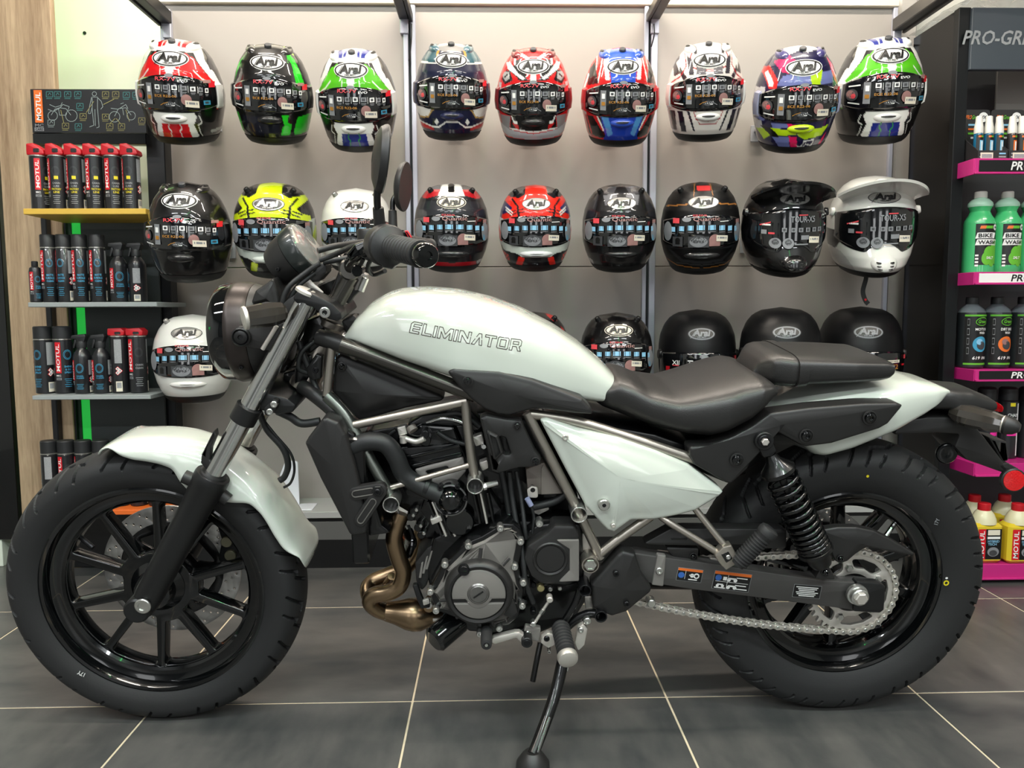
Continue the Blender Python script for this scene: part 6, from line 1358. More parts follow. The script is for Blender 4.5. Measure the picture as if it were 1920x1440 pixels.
q = B(1614, 1122, .152); part('axle_nut', lathe([(.022, -.022), (.022, -.014), (.0185, -.013), (.0185, -.002), (.016, 0), (.0105, 0), (.0105, -.004), (.001, -.004)], q, (0, -1, 0), 24), M_bolt, bike); part('axle_hex', lathe([(.0135, -.002), (.0135, .005), (.0115, .0065), (.001, .0065)], q, (0, -1, 0), 6), M_alu, bike, 20)
part('rear_axle', cyl((WB, .12, .322), (WB, -.12, .322), .011, n=16), M_dbolt, bike)
# printed warning labels
def label_plate(name, c, w, h, ang, v, items, base=M_blk):
    q = B(c[0], c[1], v); ca, sa_ = math.cos(ang), math.sin(ang); F = lambda o: (lambda x, z: Vector((q.x+x*ca-z*sa_, q.y-o, q.z+x*sa_+z*ca))); o = MB()
    o.add(rect((0, 0), w+.0014, h+.0014, F(.0003), 1, 1), M_tgrey if base is M_blk else M_wht); o.add(rect((0, 0), w, h, F(.0006), 1, 1), base)
    for it in items:
        if it[0] == 'r': o.add(rect((it[1]*w, it[2]*h), it[3]*w, it[4]*h, F(.001), 1, 1), it[5])
        elif it[0] == 'd': o.add(disc((it[1]*w, it[2]*h), it[3]*h, it[3]*h, F(.001+.0003*(len(it) > 5)), 16, 1), it[4])
    return o.obj(name, sa)
M_lbl = mat('label_blue', (50, 96, 170), .4, var=(40, .05))
bike_ic = lambda x, y, s: [('d', x-.09*s, y-.05, .10*s, M_wht), ('d', x+.09*s, y-.05, .10*s, M_wht), ('r', x, y+.03, .2*s, .09*s, M_wht)]
label_plate('warning_label', (1293, 1078), .052, .028, -.14, .1222, [('r', 0, .40, 1, .2, M_orange), ('d', -.34, -.06, .24, M_lbl), ('d', .1, -.02, .16, M_wht), ('d', .28, -.02, .22, M_wht), ('d', .28, -.02, .12, M_blk, 1), ('r', .18, .0, .4, .07, M_wht), ('r', .15, -.34, .36, .08, M_wht), ('r', -.18, 0, .012, .7, M_wht)])
label_plate('warning_label', (1372, 1090), .078, .040, -.14, .1222, [('r', 0, .42, 1, .16, M_orange), ('d', -.38, .14, .17, M_lbl), ('r', -.2, .12, .1, .2, M_wht)]+bike_ic(.0, .12, 1)+bike_ic(.02, -.30, 1)+bike_ic(-.3, -.26, .8)+[('r', .26, .22, .3, .05, M_wht), ('r', .0, -.06, .9, .02, M_wht), ('r', .26, -.2, .3, .05, M_wht), ('r', -.3, -.42, .3, .06, M_wht), ('r', -.12, 0, .01, .9, M_wht), ('r', .28, -.40, .34, .05, M_wht)])
label_plate('data_label', (1513, 1109), .058, .028, -.1, .1222, [('r', -.02+.02*(k % 2), .34-.14*k, .82-.12*(k % 3), .075, M_wht) for k in range(6)])
PL('chain_guard', [(1203, 1021), (1256, 992), (1290, 991), (1466, 992), (1476, 996), (1475, 1029), (1430, 1030), (1400, 1022), (1310, 1024), (1240, 1023)], .118, .03, M_satin, 4, .004)
PL('chain_guard_step', [(1246, 1026), (1311, 1028), (1308, 1052), (1266, 1047), (1258, 1040)], .112, .02, M_satin, 4, .003); recess_bolt(1300, 1043, .113, .006)
for xs_ in ((1257, 1290), (1425, 1455)): PL('guard_slot', [(xs_[0], 1008), (xs_[1], 1008), (xs_[1]-2, 1013), (xs_[0]+2, 1013)], .1185, .004, M_engb, 1, .001)
PW('chain_guard_fin', [(1538, 994), (1570, 989), (1606, 989), (1640, 996), (1672, 1012), (1716, 1038), (1712, 1042), (1690, 1041), (1650, 1030), (1625, 1027), (1605, 1040), (1590, 1053), (1576, 1058), (1566, 1052)], .118, .02, M_satin, .006, .005, 4, c=(1605, 1016)); recess_bolt(1576, 1047, .121, .006)
# sprocket and chain
CV = .090; PITCH = .0159; SPR = .094; NT = 37; FS = (B(1163, 1088, CV).x, B(1163, 1088, CV).z); FR = .038
def sprocket():
    o = []
    for k in range(NT):
        a = 2*PI*k/NT; h = PI/NT
        for da, r in ((-h*.62, SPR-.0055), (-h*.36, SPR-.001), (-h*.14, SPR+.0045), (h*.14, SPR+.0045), (h*.36, SPR-.001), (h*.62, SPR-.0055)): o.append(Vector((WB+r*math.cos(a+da), RC[2]+r*math.sin(a+da))))
    hs = [circle2((WB, RC[2]), .044, 40)]
    for k in range(5):
        a0 = 2*PI*k/5+.55; P = [(WB+r*math.cos(a0+a), RC[2]+r*math.sin(a0+a)) for r, a in ((.078, .12), (.078, .45), (.078, .80), (.078, 1.14), (.060, 1.06), (.056, .95), (.058, .63), (.056, .31), (.060, .20))]; hs.append(fillet(P, .007))
    s = part('sprocket', plate([o]+hs, CV-.004, CV+.004, .0012), M_alu, bike)
    part('sprocket_hub', lathe([(.058, 0), (.058, .016), (.050, .020), (.034, .022)], (WB, -CV+.022, RC[2]), (0, -1, 0), 36), M_engb, s)
    for k in range(5):
        a = 2*PI*k/5+.55; q = Vector((WB+.060*math.cos(a), -CV-.004, RC[2]+.060*math.sin(a))); part('sprocket_bolt', lathe([(.009, 0), (.009, .004), (.0065, .008), (.001, .008)], q, (0, -1, 0), 6), M_bolt, s, 20)
sprocket()
def chain():
    c0, c1 = Vector(FS), Vector((WB, RC[2])); d = c1-c0; L = d.length; ang = math.atan2(d.y, d.x); be = math.asin((SPR-FR)/L)
    aT, aB = ang+PI/2+be, ang-PI/2-be
    pts = []
    pT0, pT1 = c0+FR*Vector((math.cos(aT), math.sin(aT))), c1+SPR*Vector((math.cos(aT), math.sin(aT))); pB0, pB1 = c0+FR*Vector((math.cos(aB), math.sin(aB))), c1+SPR*Vector((math.cos(aB), math.sin(aB)))
    for k in range(41): pts.append(pT0+(pT1-pT0)*k/40)
    a = aT
    while a > aB: pts.append(c1+SPR*Vector((math.cos(a), math.sin(a)))); a -= .02
    for k in range(61): t = k/60; pts.append(pB1+(pB0-pB1)*t+Vector((0, -.014*4*t*(1-t))))
    a = aB+2*PI
    e = aT
    while a > e: pts.append(c0+FR*Vector((math.cos(a), math.sin(a)))); a -= .05
    ln = [0.]
    for i in range(1, len(pts)): ln.append(ln[-1]+(pts[i]-pts[i-1]).length)
    tot = ln[-1]; n = int(tot/PITCH/2)*2; at = lambda s: Vector((np.interp(s, ln, [p.x for p in pts]), np.interp(s, ln, [p.y for p in pts])))
    def fig8(w):
        h = PITCH/2; r = .0068; o = []
        for sgn in (1, -1):
            for k in range(9):
                t = -PI/2+PI*k/8; o.append((sgn*(h+r*math.cos(t)*1.0), sgn*r*math.sin(t)))
            o.append((sgn*h*.0, sgn*.0048))
        return o
    def link_mesh(v, bev):
        mb = MB().add(plate([[Vector(p) for p in fig8(0)]], v, v+.002, .0006), M_chain).add(plate([[Vector(p) for p in fig8(0)]], -v-.002, -v, .0006), M_chain)
        for s in (-1, 1): mb.add(cyl((s*PITCH/2, .0085, 0), (s*PITCH/2, -.0092, 0), .0034, n=10, bev=.0006), M_bolt)
        return mb.mesh('chain_link')
    A, Bm = link_mesh(.0042, 0), link_mesh(.0062, 0); ch = link('drive_chain', None, bike, (0, -CV, 0))
    for i in range(n):
        s = tot*i/n; p = at(s); p2 = at((s+tot/n) % tot); m = (p+p2)/2; a = math.atan2(p2.y-p.y, p2.x-p.x)
        link('chain_link', A if i % 2 else Bm, ch, (m.x, 0, m.y), (0, -a, 0))
chain()
# shock absorber
def shock():
    t, b = B(1434, 828, .150), B(1548, 1074, .150); d = (b-t); L = d.length; D = d.normalized(); X, Y, _ = basis(D); at = lambda s, r=0, a=0: t+D*(s*L)+(X*math.cos(a)+Y*math.sin(a))*r
    sh = part('shock_body', join(lathe([(.010, .03), (.016, .045), (.030, .060), (.034, .064), (.034, .072), (.030, .076), (.012, .08), (.0075, .082), (.0075, L*.74)], t, D, 26), lathe([(.012, L*.50), (.022, L*.5+.004), (.0245, L*.72), (.0245, L*.90), (.020, L*.935), (.010, L*.95)], t, D, 26)), M_engb, bike)
    P = []; turns = 12.5; s0, s1 = .255, .80
    for i in range(int(turns*20)+1):
        u = i/(turns*20); k = u**.62 if True else u; P.append(at(s0+(s1-s0)*(1-(1-u)**1.45), .0305, 2*PI*turns*u))
    part('shock_spring', tube(P, .0048, 9, 1), M_glossb, sh, 60)
    part('spring_seat', lathe([(.030, 0), (.036, .003), (.036, .010), (.026, .014)], at(.80), D, 26), M_engb, sh)
    CY('shock_eye', 1434, 828, .128, .166, .0185, M_matte, parent=sh); q = B(1434, 828, .172); part('shock_bolt', lathe([(.0125, -.01), (.0125, -.001), (.011, .0), (.008, 0), (.007, -.003), (.001, -.003)], q, (0, -1, 0), 24), M_dbolt, sh); part('shock_nut', lathe([(.0075, -.002), (.0075, .005), (.006, .006), (.001, .006)], q, (0, -1, 0), 6), M_alu, sh, 20)
    PL('shock_yoke', [(1422, 838), (1448, 826), (1456, 846), (1448, 856), (1432, 858)], .160, .02, M_matte, 4, .002, parent=sh)
    PL('shock_mount', [(1528, 1086), (1540, 1062), (1546, 1056), (1552, 1058), (1570, 1088)], .150, .025, M_satin, 5, .003, parent=sh); recess_bolt(1548, 1073, .152, .007, sh)
    # the far side one
    t2, b2 = t.copy(), b.copy(); t2.y = b2.y = .150
    part('far_shock', join(tube([t2, b2], .028, 14, 1)), M_engb, bike)
shock()
# inner rear mudguard and underside of the seat
PL('inner_mudguard', [(1352, 1000), (1395, 965), (1470, 925), (1478, 940), (1420, 975), (1385, 995)], .06, .12, M_engb, 5, .004)
PL('under_seat_tray', [(1010, 790), (1100, 792), (1230, 815), (1300, 840), (1420, 800), (1520, 800), (1525, 850), (1490, 835), (1420, 870), (1360, 905), (1300, 880), (1240, 860), (1080, 815)], .09, .18, M_engb, 8, .004)
PL('airbox', [(1022, 800), (1130, 815), (1290, 870), (1340, 920), (1300, 950), (1180, 965), (1130, 975), (1090, 940)], .10, .2, M_engb, 8, .004)

# ---------------------------------------------------------------- tail end
def blob(name, top, bot, hwpts, m, parent=None, vt=0., vb=.05, **kw): return loft_body(name, top, bot, vt, vb, hwpts, m, 40, 28, .6, .6, .45, parent=parent, **kw)
blob('tail_fairing', [(1720, 722), (1760, 718), (1800, 721), (1835, 736), (1858, 752), (1866, 758)], [(1720, 772), (1780, 772), (1800, 790), (1830, 782), (1856, 778), (1866, 772)], [(1720, .05), (1780, .06), (1840, .055), (1870, .05)], M_satin)
blob('tail_lamp', [(1854, 748), (1862, 750), (1876, 764), (1880, 772)], [(1854, 776), (1864, 774), (1872, 776), (1880, 776)], [(1850, .05), (1865, .05), (1880, .035)], M_tail)
PL('rear_fender_stay', [(1690, 790), (1740, 782), (1800, 782), (1822, 790), (1848, 822), (1876, 858), (1892, 880), (1885, 888), (1868, 882), (1812, 862), (1790, 838), (1800, 815), (1760, 812), (1676, 816)], .045, .09, M_satin, 5, .005)
PL('plate_holder', [(1852, 818), (1868, 824), (1888, 828), (1892, 864), (1880, 868)], .03, .06, M_satin, 4, .004)
for sg, px0 in ((1, 0), (-1, 0)):
    a = B(1800, 776, .055); b = B(1900, 800, .125)
    if sg < 0: a.y = -a.y; b.y = -b.y
    mid = a+(b-a)*.55
    tl = part('rear_indicator', lathe([(.010, -.02), (.016, -.012), (.022, 0), (.0235, .02), (.021, .06), (.017, (b-a).length-.018), (.010, (b-a).length-.010)], a, b-a, 10), M_lens, bike, 12)
    part('indicator_base', lathe([(.016, -.012), (.020, 0), (.016, .014), (.008, .024)], b-(b-a).normalized()*.012, b-a, 20), M_satin, tl)
    part('indicator_rim', lathe([(.0176, 0), (.0186, .002), (.0176, .004)], b-(b-a).normalized()*.020, b-a, 20, cap=False), M_alu, tl)
rf = part('rear_reflector', lathe([(.026, -.006), (.026, .004), (.0235, .006)], B(1899, 900, .05)+Vector((0, 0, 0)), Vector((-.12, -1, .1)), 32), M_satin, bike); part('reflector_face', lathe([(.0232, .004), (.022, .0072), (.001, .009)], B(1899, 900, .05), Vector((-.12, -1, .1)), 32), M_refl, rf)
PL('reflector_bracket', [(1868, 872), (1890, 868), (1912, 880), (1908, 890), (1886, 888)], .045, .02, M_satin, 4, .003)
part('horn_disc', lathe([(.020, -.008), (.023, 0), (.021, .003), (.012, .005), (.006, .003), (.001, .003)], B(1775, 850, .03), Vector((-.1, -1, .05)), 28), M_glossb, bike); TB('disc_bracket', [(1784, 836, .03), (1800, 845, .035), (1815, 858, .04)], .004, M_matte, 8, 3)

# ---------------------------------------------------------------- pegs, stand, levers
def peg(name, a, b, r, ribs, cap, parent=None):
    d = b-a; L = d.length; pr = [(r*.78, 0)]
    for k in range(ribs): h = L*(.06+.70*k/ribs); s = L*.7/ribs; pr += [(r*.86, h), (r, h+s*.18), (r, h+s*.62), (r*.86, h+s*.8)]
    pr += [(r*.95, L*.80), (r*1.04, L*.83)]
    p = part(name, lathe(pr+[(r*1.04, L*.84)], a, d, 26), M_rubg, parent or bike, 25)
    part('peg_cap', lathe([(r*1.06, L*.84), (r*1.10, L*.90), (r*1.02, L*.97), (r*.7, L), (.001, L)], a, d, 26), cap, p); return p
peg('foot_peg', B(1050, 1172, .150), B(1066, 1240, .245), .0190, 8, M_alu)
PL('peg_bracket', [(1016, 1196), (1026, 1188), (1042, 1190), (1040, 1210), (1028, 1216), (1014, 1206)], .165, .014, M_alu, 4, .002); bolt(1025, 1197, .166, .006, M_dbolt); bolt(1029, 1216, .155, .004, M_bolt, h=.014)
PL('peg_bracket', [(1084, 1178), (1094, 1170), (1102, 1180), (1096, 1210), (1084, 1222), (1078, 1206)], .158, .014, M_alu, 4, .002); bolt(1089, 1181, .159, .006, M_bolt); bolt(1101, 1164, .155, .008, M_bolt)
peg('pillion_peg', B(1382, 1058, .165), B(1446, 990, .172), .0185, 11, M_rubg)
PL('pillion_peg_mount', [(1340, 1042), (1356, 1026), (1372, 1022), (1384, 1046), (1378, 1060), (1362, 1070), (1350, 1058)], .168, .022, M_frame, 3, .003); PL('peg_mount_window', [(1352, 1040), (1366, 1034), (1374, 1048), (1362, 1056)], .169, .006, M_glossb, 2, .001); bolt(1365, 1044, .169, .005, M_bolt)
g = BI @ Vector((.075, 1.488, .018)); g0 = B(1062, 1236, .12)
st = part('side_stand', tube([g0+Vector((0, .01, .03)), g0+(g-g0)*.3, g0+(g-g0)*.65, g+Vector((0, 0, .012))], lambda t: .0135-.002*t, 16, 4), M_engb, bike, 50)
part('stand_foot', xf(lathe([(.026, -.019), (.034, -.017), (.033, -.004), (.022, .012), (.016, .018)], (0, 0, 0), (0, 0, 1), 28), Matrix.Translation(g) @ BI.to_3x3().to_4x4()), M_satin, st)
part('stand_spring', tube([g0+(g-g0)*.55+Vector((0, -.014, 0)), g0+(g-g0)*.9+Vector((0, -.015, .004))], .0045, 8, 1), M_chrome, st)
CY('stand_bolt', 1062, 1256, .115, .142, .005, M_bolt, parent=st)
TB('stand_arm', [(1013, 1205, .10), (1006, 1240, .115), (999, 1277, .125)], .0062, M_engb, 12, 3)
sl = PL('shift_lever', [(918, 1204), (925, 1196), (965, 1186), (974, 1186), (988, 1196), (992, 1206), (980, 1208), (968, 1197), (928, 1209)], .165, .014, M_alu, 3, .003)
q = B(912, 1210, .215); pg = part('lever_rubber', lathe([(.0115, -.055), (.0118, -.01), (.0105, -.001), (.006, 0), (.005, -.003), (.001, -.003)], q, (0, -1, .0), 20), M_rubg, sl); part('lever_pin', cyl(q+Vector((0, .004, 0)), q+Vector((0, -.001, 0)), .0032, n=12), M_bolt, pg)
CY('lever_boss', 988, 1206, .14, .178, .0115, M_matte, parent=sl); CY('lever_boss_end', 988, 1206, .17, .1785, .0075, M_dbolt, parent=sl)
TB('shift_rod', [(1001, 1170, .155), (1018, 1144, .155), (1030, 1126, .155)], .0032, M_alu, 10, 1); CY('rod_joint', 1031, 1126, .145, .165, .0065, M_alu); part('rod_nut', cyl(B(1014, 1150, .155), B(1019, 1143, .155), .0052, n=6), M_bolt, bike, 20); CY('rod_joint', 1000, 1172, .145, .163, .0058, M_bolt)
PL('lever_plate', [(985, 1174), (1014, 1178), (1012, 1204), (992, 1200), (982, 1186)], .150, .012, M_enggrey, 3, .002); bolt(990, 1186, .151, .005, M_bolt)
TB('skid_bar', [(918, 1196, .12), (960, 1188, .12), (990, 1180, .12)], .0095, M_engb, 12, 1)
# ---------------------------------------------------------------- engine
eng = link('engine', None, bike)
def EP(name, pts, v, th, m, r=4, bev=.003, holes=(), **kw): return PL(name, pts, v, th, m, r, bev, holes, parent=eng, **kw)
EP('crankcase', [(812, 1010), (860, 985), (960, 975), (1090, 985), (1108, 1040), (1110, 1110), (1080, 1160), (1010, 1190), (960, 1192), (880, 1186), (836, 1160), (806, 1120), (800, 1060)], .085, .20, M_engb, 10, .008)
EP('cylinder_block', [(788, 958), (800, 925), (905, 900), (960, 985), (860, 1000), (826, 1012)], .075, .17, M_engb, 5, .004)
EP('cylinder_head', [(722, 860), (735, 842), (862, 830), (880, 870), (898, 918), (800, 940), (762, 930)], .085, .19, M_engb, 6, .005)
EP('head_cover', [(738, 838), (752, 812), (790, 796), (852, 800), (868, 838), (800, 852), (760, 872)], .080, .18, M_glossb, 8, .006)
EP('head_side', [(776, 880), (800, 872), (868, 856), (874, 884), (858, 902), (800, 915), (790, 900)], .092, .02, mat('head_grey', (150, 145, 142), .45, metal=.4, var=(30, .06)), 4, .003, holes=[[(796, 884), (838, 874), (848, 886), (806, 896)]])
EP('cover_rib', [(770, 872), (866, 850), (868, 856), (774, 880)], .094, .015, M_glossb, 2, .002)
EP('cover_rib', [(760, 856), (862, 832), (864, 838), (763, 863)], .090, .015, M_glossb, 2, .002)
# finned side of the barrel with its clamp
EP('engine_core', [(668, 812), (740, 800), (905, 772), (1010, 790), (1084, 930), (1084, 1000), (800, 1012), (772, 965), (738, 945), (704, 890)], .045, .19, M_engb, 8, .005)
for k in range(4):
    x = 800+k*8.5; EP('cooling_fin', [(x, 942), (x+4, 941), (x+30, 1006), (x+26, 1007)], .116, .05, M_alu if k % 2 else M_engb, 1, .001)
for k in range(3): x = 886+k*13; EP('cooling_fin', [(x, 925), (x+3.5, 925), (x+16, 982), (x+12, 983)], .122, .05, M_alu if k == 1 else M_engb, 1, .001)
EP('barrel_clamp', [(806, 974), (826, 967), (830, 977), (810, 985)], .120, .02, M_alu, 2, .002)
EP('barrel_side', [(824, 960), (870, 948), (882, 990), (842, 1002)], .112, .06, M_glossb, 6, .006)
# water pump
q = B(845, 938, .125); pump = part('water_pump', lathe([(.034, -.05), (.034, -.012), (.033, -.004), (.030, -.002), (.0275, -.003), (.0265, .001), (.022, .012), (.014, .0185), (.001, .020)], q, (0, -1, 0), 36), M_glossb, eng)
part('pump_ring', lathe([(.0325, -.002), (.0335, .0008), (.0305, .0016), (.0295, -.002)], q, (0, -1, 0), 40, cap=False), mat('worn_edge', (120, 120, 120), .3, metal=.8, var=(60, .2)), pump)
for px, py in ((826, 913), (872, 934), (834, 960), (858, 912)): bolt(px, py, .128, .0055, M_dbolt, pump, h=.006)
part('barrel_drum', lathe([(.030, -.06), (.030, -.004), (.027, 0), (.001, 0)], B(862, 980, .118), (0, -1, 0), 30), M_glossb, eng)
# alternator cover: rim with its bolts, grey face, ring and plugs
RIM = [(772+x/3.79*1.0+8, 880+y/3.79) for x, y in ((560, 420), (604, 384), (690, 388), (742, 430), (766, 500), (752, 580), (730, 680), (752, 790), (766, 860), (752, 960), (728, 1050), (660, 1110), (560, 1130), (440, 1128), (380, 1110), (290, 1060), (150, 1010), (118, 940), (92, 868), (140, 780), (188, 690), (280, 600), (360, 520), (460, 480))]
EP('cover_rim', RIM, .150, .10, M_engb, 5, .004)
_f = fillet(B2(RIM, .157), 5*PXM)
if area2(_f) < 0: _f.reverse()
part('cover_face', plate([inset(_f, .0125)], .137, .157, .004), M_enggrey, eng)
q = B(898, 1108, .160); alt = part('alternator_cover', lathe([(.071, -.03), (.0705, .002), (.0685, .010), (.0645, .0165), (.0615, .018), (.0565, .016), (.0550, .010), (.001, .010)], q, (0, -1, 0), 72), M_satin, eng)
def halfdisc(cx, cz, R, a0, a1, cut): return [Vector((cx+R*math.cos(a), cz+R*math.sin(a))) for a in np.linspace(a0, a1, 40)]
up = halfdisc(q.x, q.z, .0540, math.radians(-10), math.radians(190), 0)+[Vector((q.x-.027, q.z-.0095)), Vector((q.x-.020, q.z-.018))]+[Vector((q.x-.0245*math.cos(a)*1.0-.001, q.z-.006-.0245*math.sin(a))) for a in np.linspace(.3, PI-.3, 10)]+[Vector((q.x+.020, q.z-.018)), Vector((q.x+.027, q.z-.0095))]
part('cover_upper_face', ([(x, y+q.y-.0065, z) for x, y, z in plate([up], 0, .0105, .002)[0]], plate([up], 0, .0105, .002)[1]), M_enggrey, alt)
lo_ = halfdisc(q.x, q.z, .0540, math.radians(201), math.radians(339), 0)
pv_, pf_ = plate([lo_], 0, .0075, .002); part('cover_lower_face', ([(x, y+q.y-.0085, z) for x, y, z in pv_], pf_), M_enggrey, alt)
def slot_plug(name, px, py, v, r, m):
    c = B(px, py, v); o = part(name, lathe([(r*1.1, -.006), (r*1.1, .001), (r*.98, .0035), (r*.9, .0032), (r*.82, .0045), (.001, .0048)], c, (0, -1, 0), 36), m, alt)
    part('plug_slot', xf(box((0, 0, 0), (r*1.15, .003, r*.16), .0004), Matrix.Translation(c+Vector((0, -.0045, 0))) @ Matrix.Rotation(-.62 if r > .015 else 0, 4, 'Y')), M_glossb, o); return o
slot_plug('centre_plug', 897, 1113, .176, .0205, mat('worn_grey_metal', (118, 116, 114), .3, metal=.8, var=(90, .25))); slot_plug('timing_plug', 870, 1069, .177, .0108, M_dbolt)
for px, py in ((938, 989), (878, 1022), (976, 1014), (834, 1057), (965, 1061), (807, 1108), (981, 1091), (818, 1143), (979, 1134), (900, 1186), (936, 1176)): bolt(px, py, .156, .0075, M_bolt, eng, h=.008)
for (x0, y0, x1, y1) in ((902, 1028, 900, 1046), (955, 1046, 942, 1060), (856, 1158, 868, 1150), (924, 1172, 920, 1160), (826, 1126, 846, 1124)): part('cover_rib', tube([B(x0, y0, .164), B(x1, y1, .170)], .0038, 8, 1), M_satin, eng)
EP('cover_foot', [(944, 1132), (962, 1122), (972, 1150), (958, 1162), (938, 1150)], .166, .03, M_satin, 4, .004)
# drive sprocket cover
EP('sprocket_case', [(985, 1000), (1008, 985), (1040, 980), (1092, 984), (1096, 1080), (1080, 1096), (1050, 1102), (1012, 1100), (984, 1080), (975, 1040)], .120, .08, M_engb, 8, .005)
sc_ = EP('sprocket_cover', [(1008, 1012), (1026, 1000), (1040, 986), (1078, 986), (1086, 1004), (1086, 1078), (1072, 1090), (1058, 1098), (1016, 1096), (996, 1082), (982, 1050), (988, 1024)], .150, .05, M_satin, 9, .006)
q = B(1032, 1048, .151); part('cover_ring', lathe([(.0365, -.004), (.0365, .001), (.034, .003), (.0305, .001), (.0295, -.002), (.028, .0012), (.001, .002)], q, (0, -1, 0), 48), M_satin, sc_)
EP('cover_fascia', [(1040, 1012), (1086, 1012), (1086, 1090), (1046, 1092), (1068, 1070), (1068, 1030)], .152, .01, M_enggrey, 3, .002)
bolt(1011, 979, .12, .0085, M_bolt, eng, h=.01)
# starter region and lower clutter
EP('bracket_silver', [(988, 918), (996, 912), (1008, 914), (1009, 934), (990, 933)], .118, .006, M_alu, 5, .001); CY('bracket_hole', 999, 919, .10, .1185, .005, M_engb, parent=eng, bev=.0003)
EP('relay_box', [(986, 880), (1020, 868), (1056, 926), (990, 928)], .100, .04, M_beige, 2, .002); EP('relay_lid', [(1015, 878), (1020, 870), (1054, 926), (1014, 928)], .103, .01, mat('relay_lid', (126, 118, 112), .55, var=(20, .08)), 2, .002)
TB('connector', [(988, 934, .122), (996, 948, .122)], .0055, mat('connector_lilac', (140, 146, 176), .5, var=(40, .05)), 10, 1, parent=eng)
for P, r in (([(955, 885, .10), (960, 930, .105), (968, 980, .12), (980, 1040, .14), (985, 1090, .15), (1000, 1130, .14)], .0055), ([(968, 884, .095), (978, 940, .11), (984, 990, .13), (986, 1010, .13)], .0045), ([(996, 948, .122), (1001, 970, .12), (998, 1000, .12)], .0030), ([(940, 880, .09), (950, 930, .09), (958, 980, .10)], .0075), ([(1000, 950, .09), (1040, 940, .09), (1062, 925, .09)], .0085)): TB('harness', P, r, M_hose, 10, 5, parent=eng)
EP('frame_cross_plate', [(1000, 948), (1028, 944), (1030, 956), (1010, 966), (1000, 962)], .085, .02, M_alu, 3, .002)
for px, py, v, r, m in ((1014, 1104, .13, .008, mat('yellow_zinc', (186, 176, 128), .35, metal=.7, var=(40, .06))), (1032, 1106, .13, .005, M_bolt), (1050, 1104, .12, .005, M_bolt), (1000, 1098, .12, .006, M_dbolt)): CY('fitting', px, py, v-.03, v, r, m, parent=eng)
for px, py, v, r in ((963, 963, .11, .0065), (1000, 1150, .13, .006), (990, 1110, .14, .006), (985, 1130, .14, .005)): CY('fitting', px, py, v-.02, v, r, M_dbolt, parent=eng)
TB('fitting', [(946, 972, .10), (958, 966, .10)], .0065, mat('green_grey_metal', (104, 120, 114), .4, metal=.6, var=(30, .06)), 10, 1, parent=eng)
# throttle body, injectors and hoses below the tank
EP('throttle_body', [(755, 800), (790, 780), (880, 768), (905, 790), (910, 830), (870, 800), (800, 800)], .07, .14, M_engb, 6, .004)
for P, r, m in (([(760, 822, .10), (780, 828, .105), (796, 822, .108)], .0058, M_alu), ([(770, 800, .095), (775, 808, .10)], .0105, M_beige), ([(756, 818, .10), (757, 830, .10)], .0075, M_alu), ([(800, 792, .09), (830, 784, .095), (868, 792, .1), (884, 806, .1)], .0042, M_chrome), ([(838, 776, .09), (866, 776, .09), (900, 800, .09)], .0060, M_hose), ([(820, 810, .085), (846, 826, .085), (880, 834, .085)], .0050, M_hose), ([(842, 772, .08), (874, 796, .08)], .008, M_hose), ([(742, 806, .08), (730, 815, .08), (724, 830, .08)], .0045, M_hose)): TB('fuel_line', P, r, m, 10, 5, parent=eng)
CY('regulator', 797, 826, .06, .105, .012, M_engb, parent=eng); CY('regulator_cap', 797, 815, .06, .108, .008, M_dbolt, parent=eng); EP('injector_block', [(744, 802), (760, 798), (764, 814), (748, 818)], .098, .02, M_alu, 2, .002); EP('plug_cap', [(886, 820), (904, 814), (908, 832), (892, 838)], .10, .02, M_alu, 3, .002); CY('plug_end', 907, 838, .08, .11, .006, M_chrome, parent=eng); EP('sensor', [(898, 868), (914, 862), (916, 878), (904, 884)], .09, .02, M_alu, 3, .002)
part('union', cyl(B(906, 912, .14), B(932, 905, .13), .0058, n=10), M_bolt, eng); part('union_nut', cyl(B(905, 913, .14), B(911, 911, .138), .0075, n=6), M_bolt, eng, 20)
# radiator hose
TB('coolant_hose', [(662, 838, .115), (690, 828, .118), (722, 832, .118), (742, 856, .116), (758, 890, .112), (790, 912, .112), (822, 926, .116), (836, 936, .118)], .0185, M_hose, 20, 8, parent=eng)
for a, b in (((660, 838, .115), (669, 835, .116)), ((800, 914, .112), (808, 917, .113))): part('hose_clip', lathe([(.0190, -.0045), (.0202, -.004), (.0202, .004), (.0190, .0045)], B(*a), B(*b)-B(*a), 24), M_matte, eng)
# arrow shaped guard on the frame
def capsule(a, b, w, n=8):
    a, b = Vector(a), Vector(b); t = math.atan2((b-a).y, (b-a).x); return [(b.x+w*math.cos(t+x), b.y+w*math.sin(t+x), 0) for x in np.linspace(-PI/2, PI/2, n)]+[(a.x+w*math.cos(t+x), a.y+w*math.sin(t+x), 0) for x in np.linspace(PI/2, 3*PI/2, n)]
fs = None
for k, (a, b) in enumerate((((664, 927), (712, 919)), ((713, 921), (676, 976)))):
    o_ = PL('frame_slider', capsule(a, b, 12.5), .150+.001*k, .016, M_satin, 0, .002, parent=fs); fs = fs or o_
    ga = (a[0]*.96+b[0]*.04, a[1]*.96+b[1]*.04) if k == 0 else (a[0]*.62+b[0]*.38, a[1]*.62+b[1]*.38); gb = (a[0]*.35+b[0]*.65, a[1]*.35+b[1]*.65) if k == 0 else (b[0], b[1])
    PL('slider_rim', capsule(ga, gb, 7), .1515+.001*k, .002, mat('rim_grey', (120, 118, 114), .35, metal=.6, var=(40, .05)), 0, .0005, holes=[capsule(ga, gb, 5)], parent=fs)
CY('slider_nut', 708, 922, .13, .156, .0125, M_matte, n=6); bolt(708, 922, .156, .0065, M_dbolt); CY('slider_nut', 690, 938, .12, .142, .009, M_dbolt)
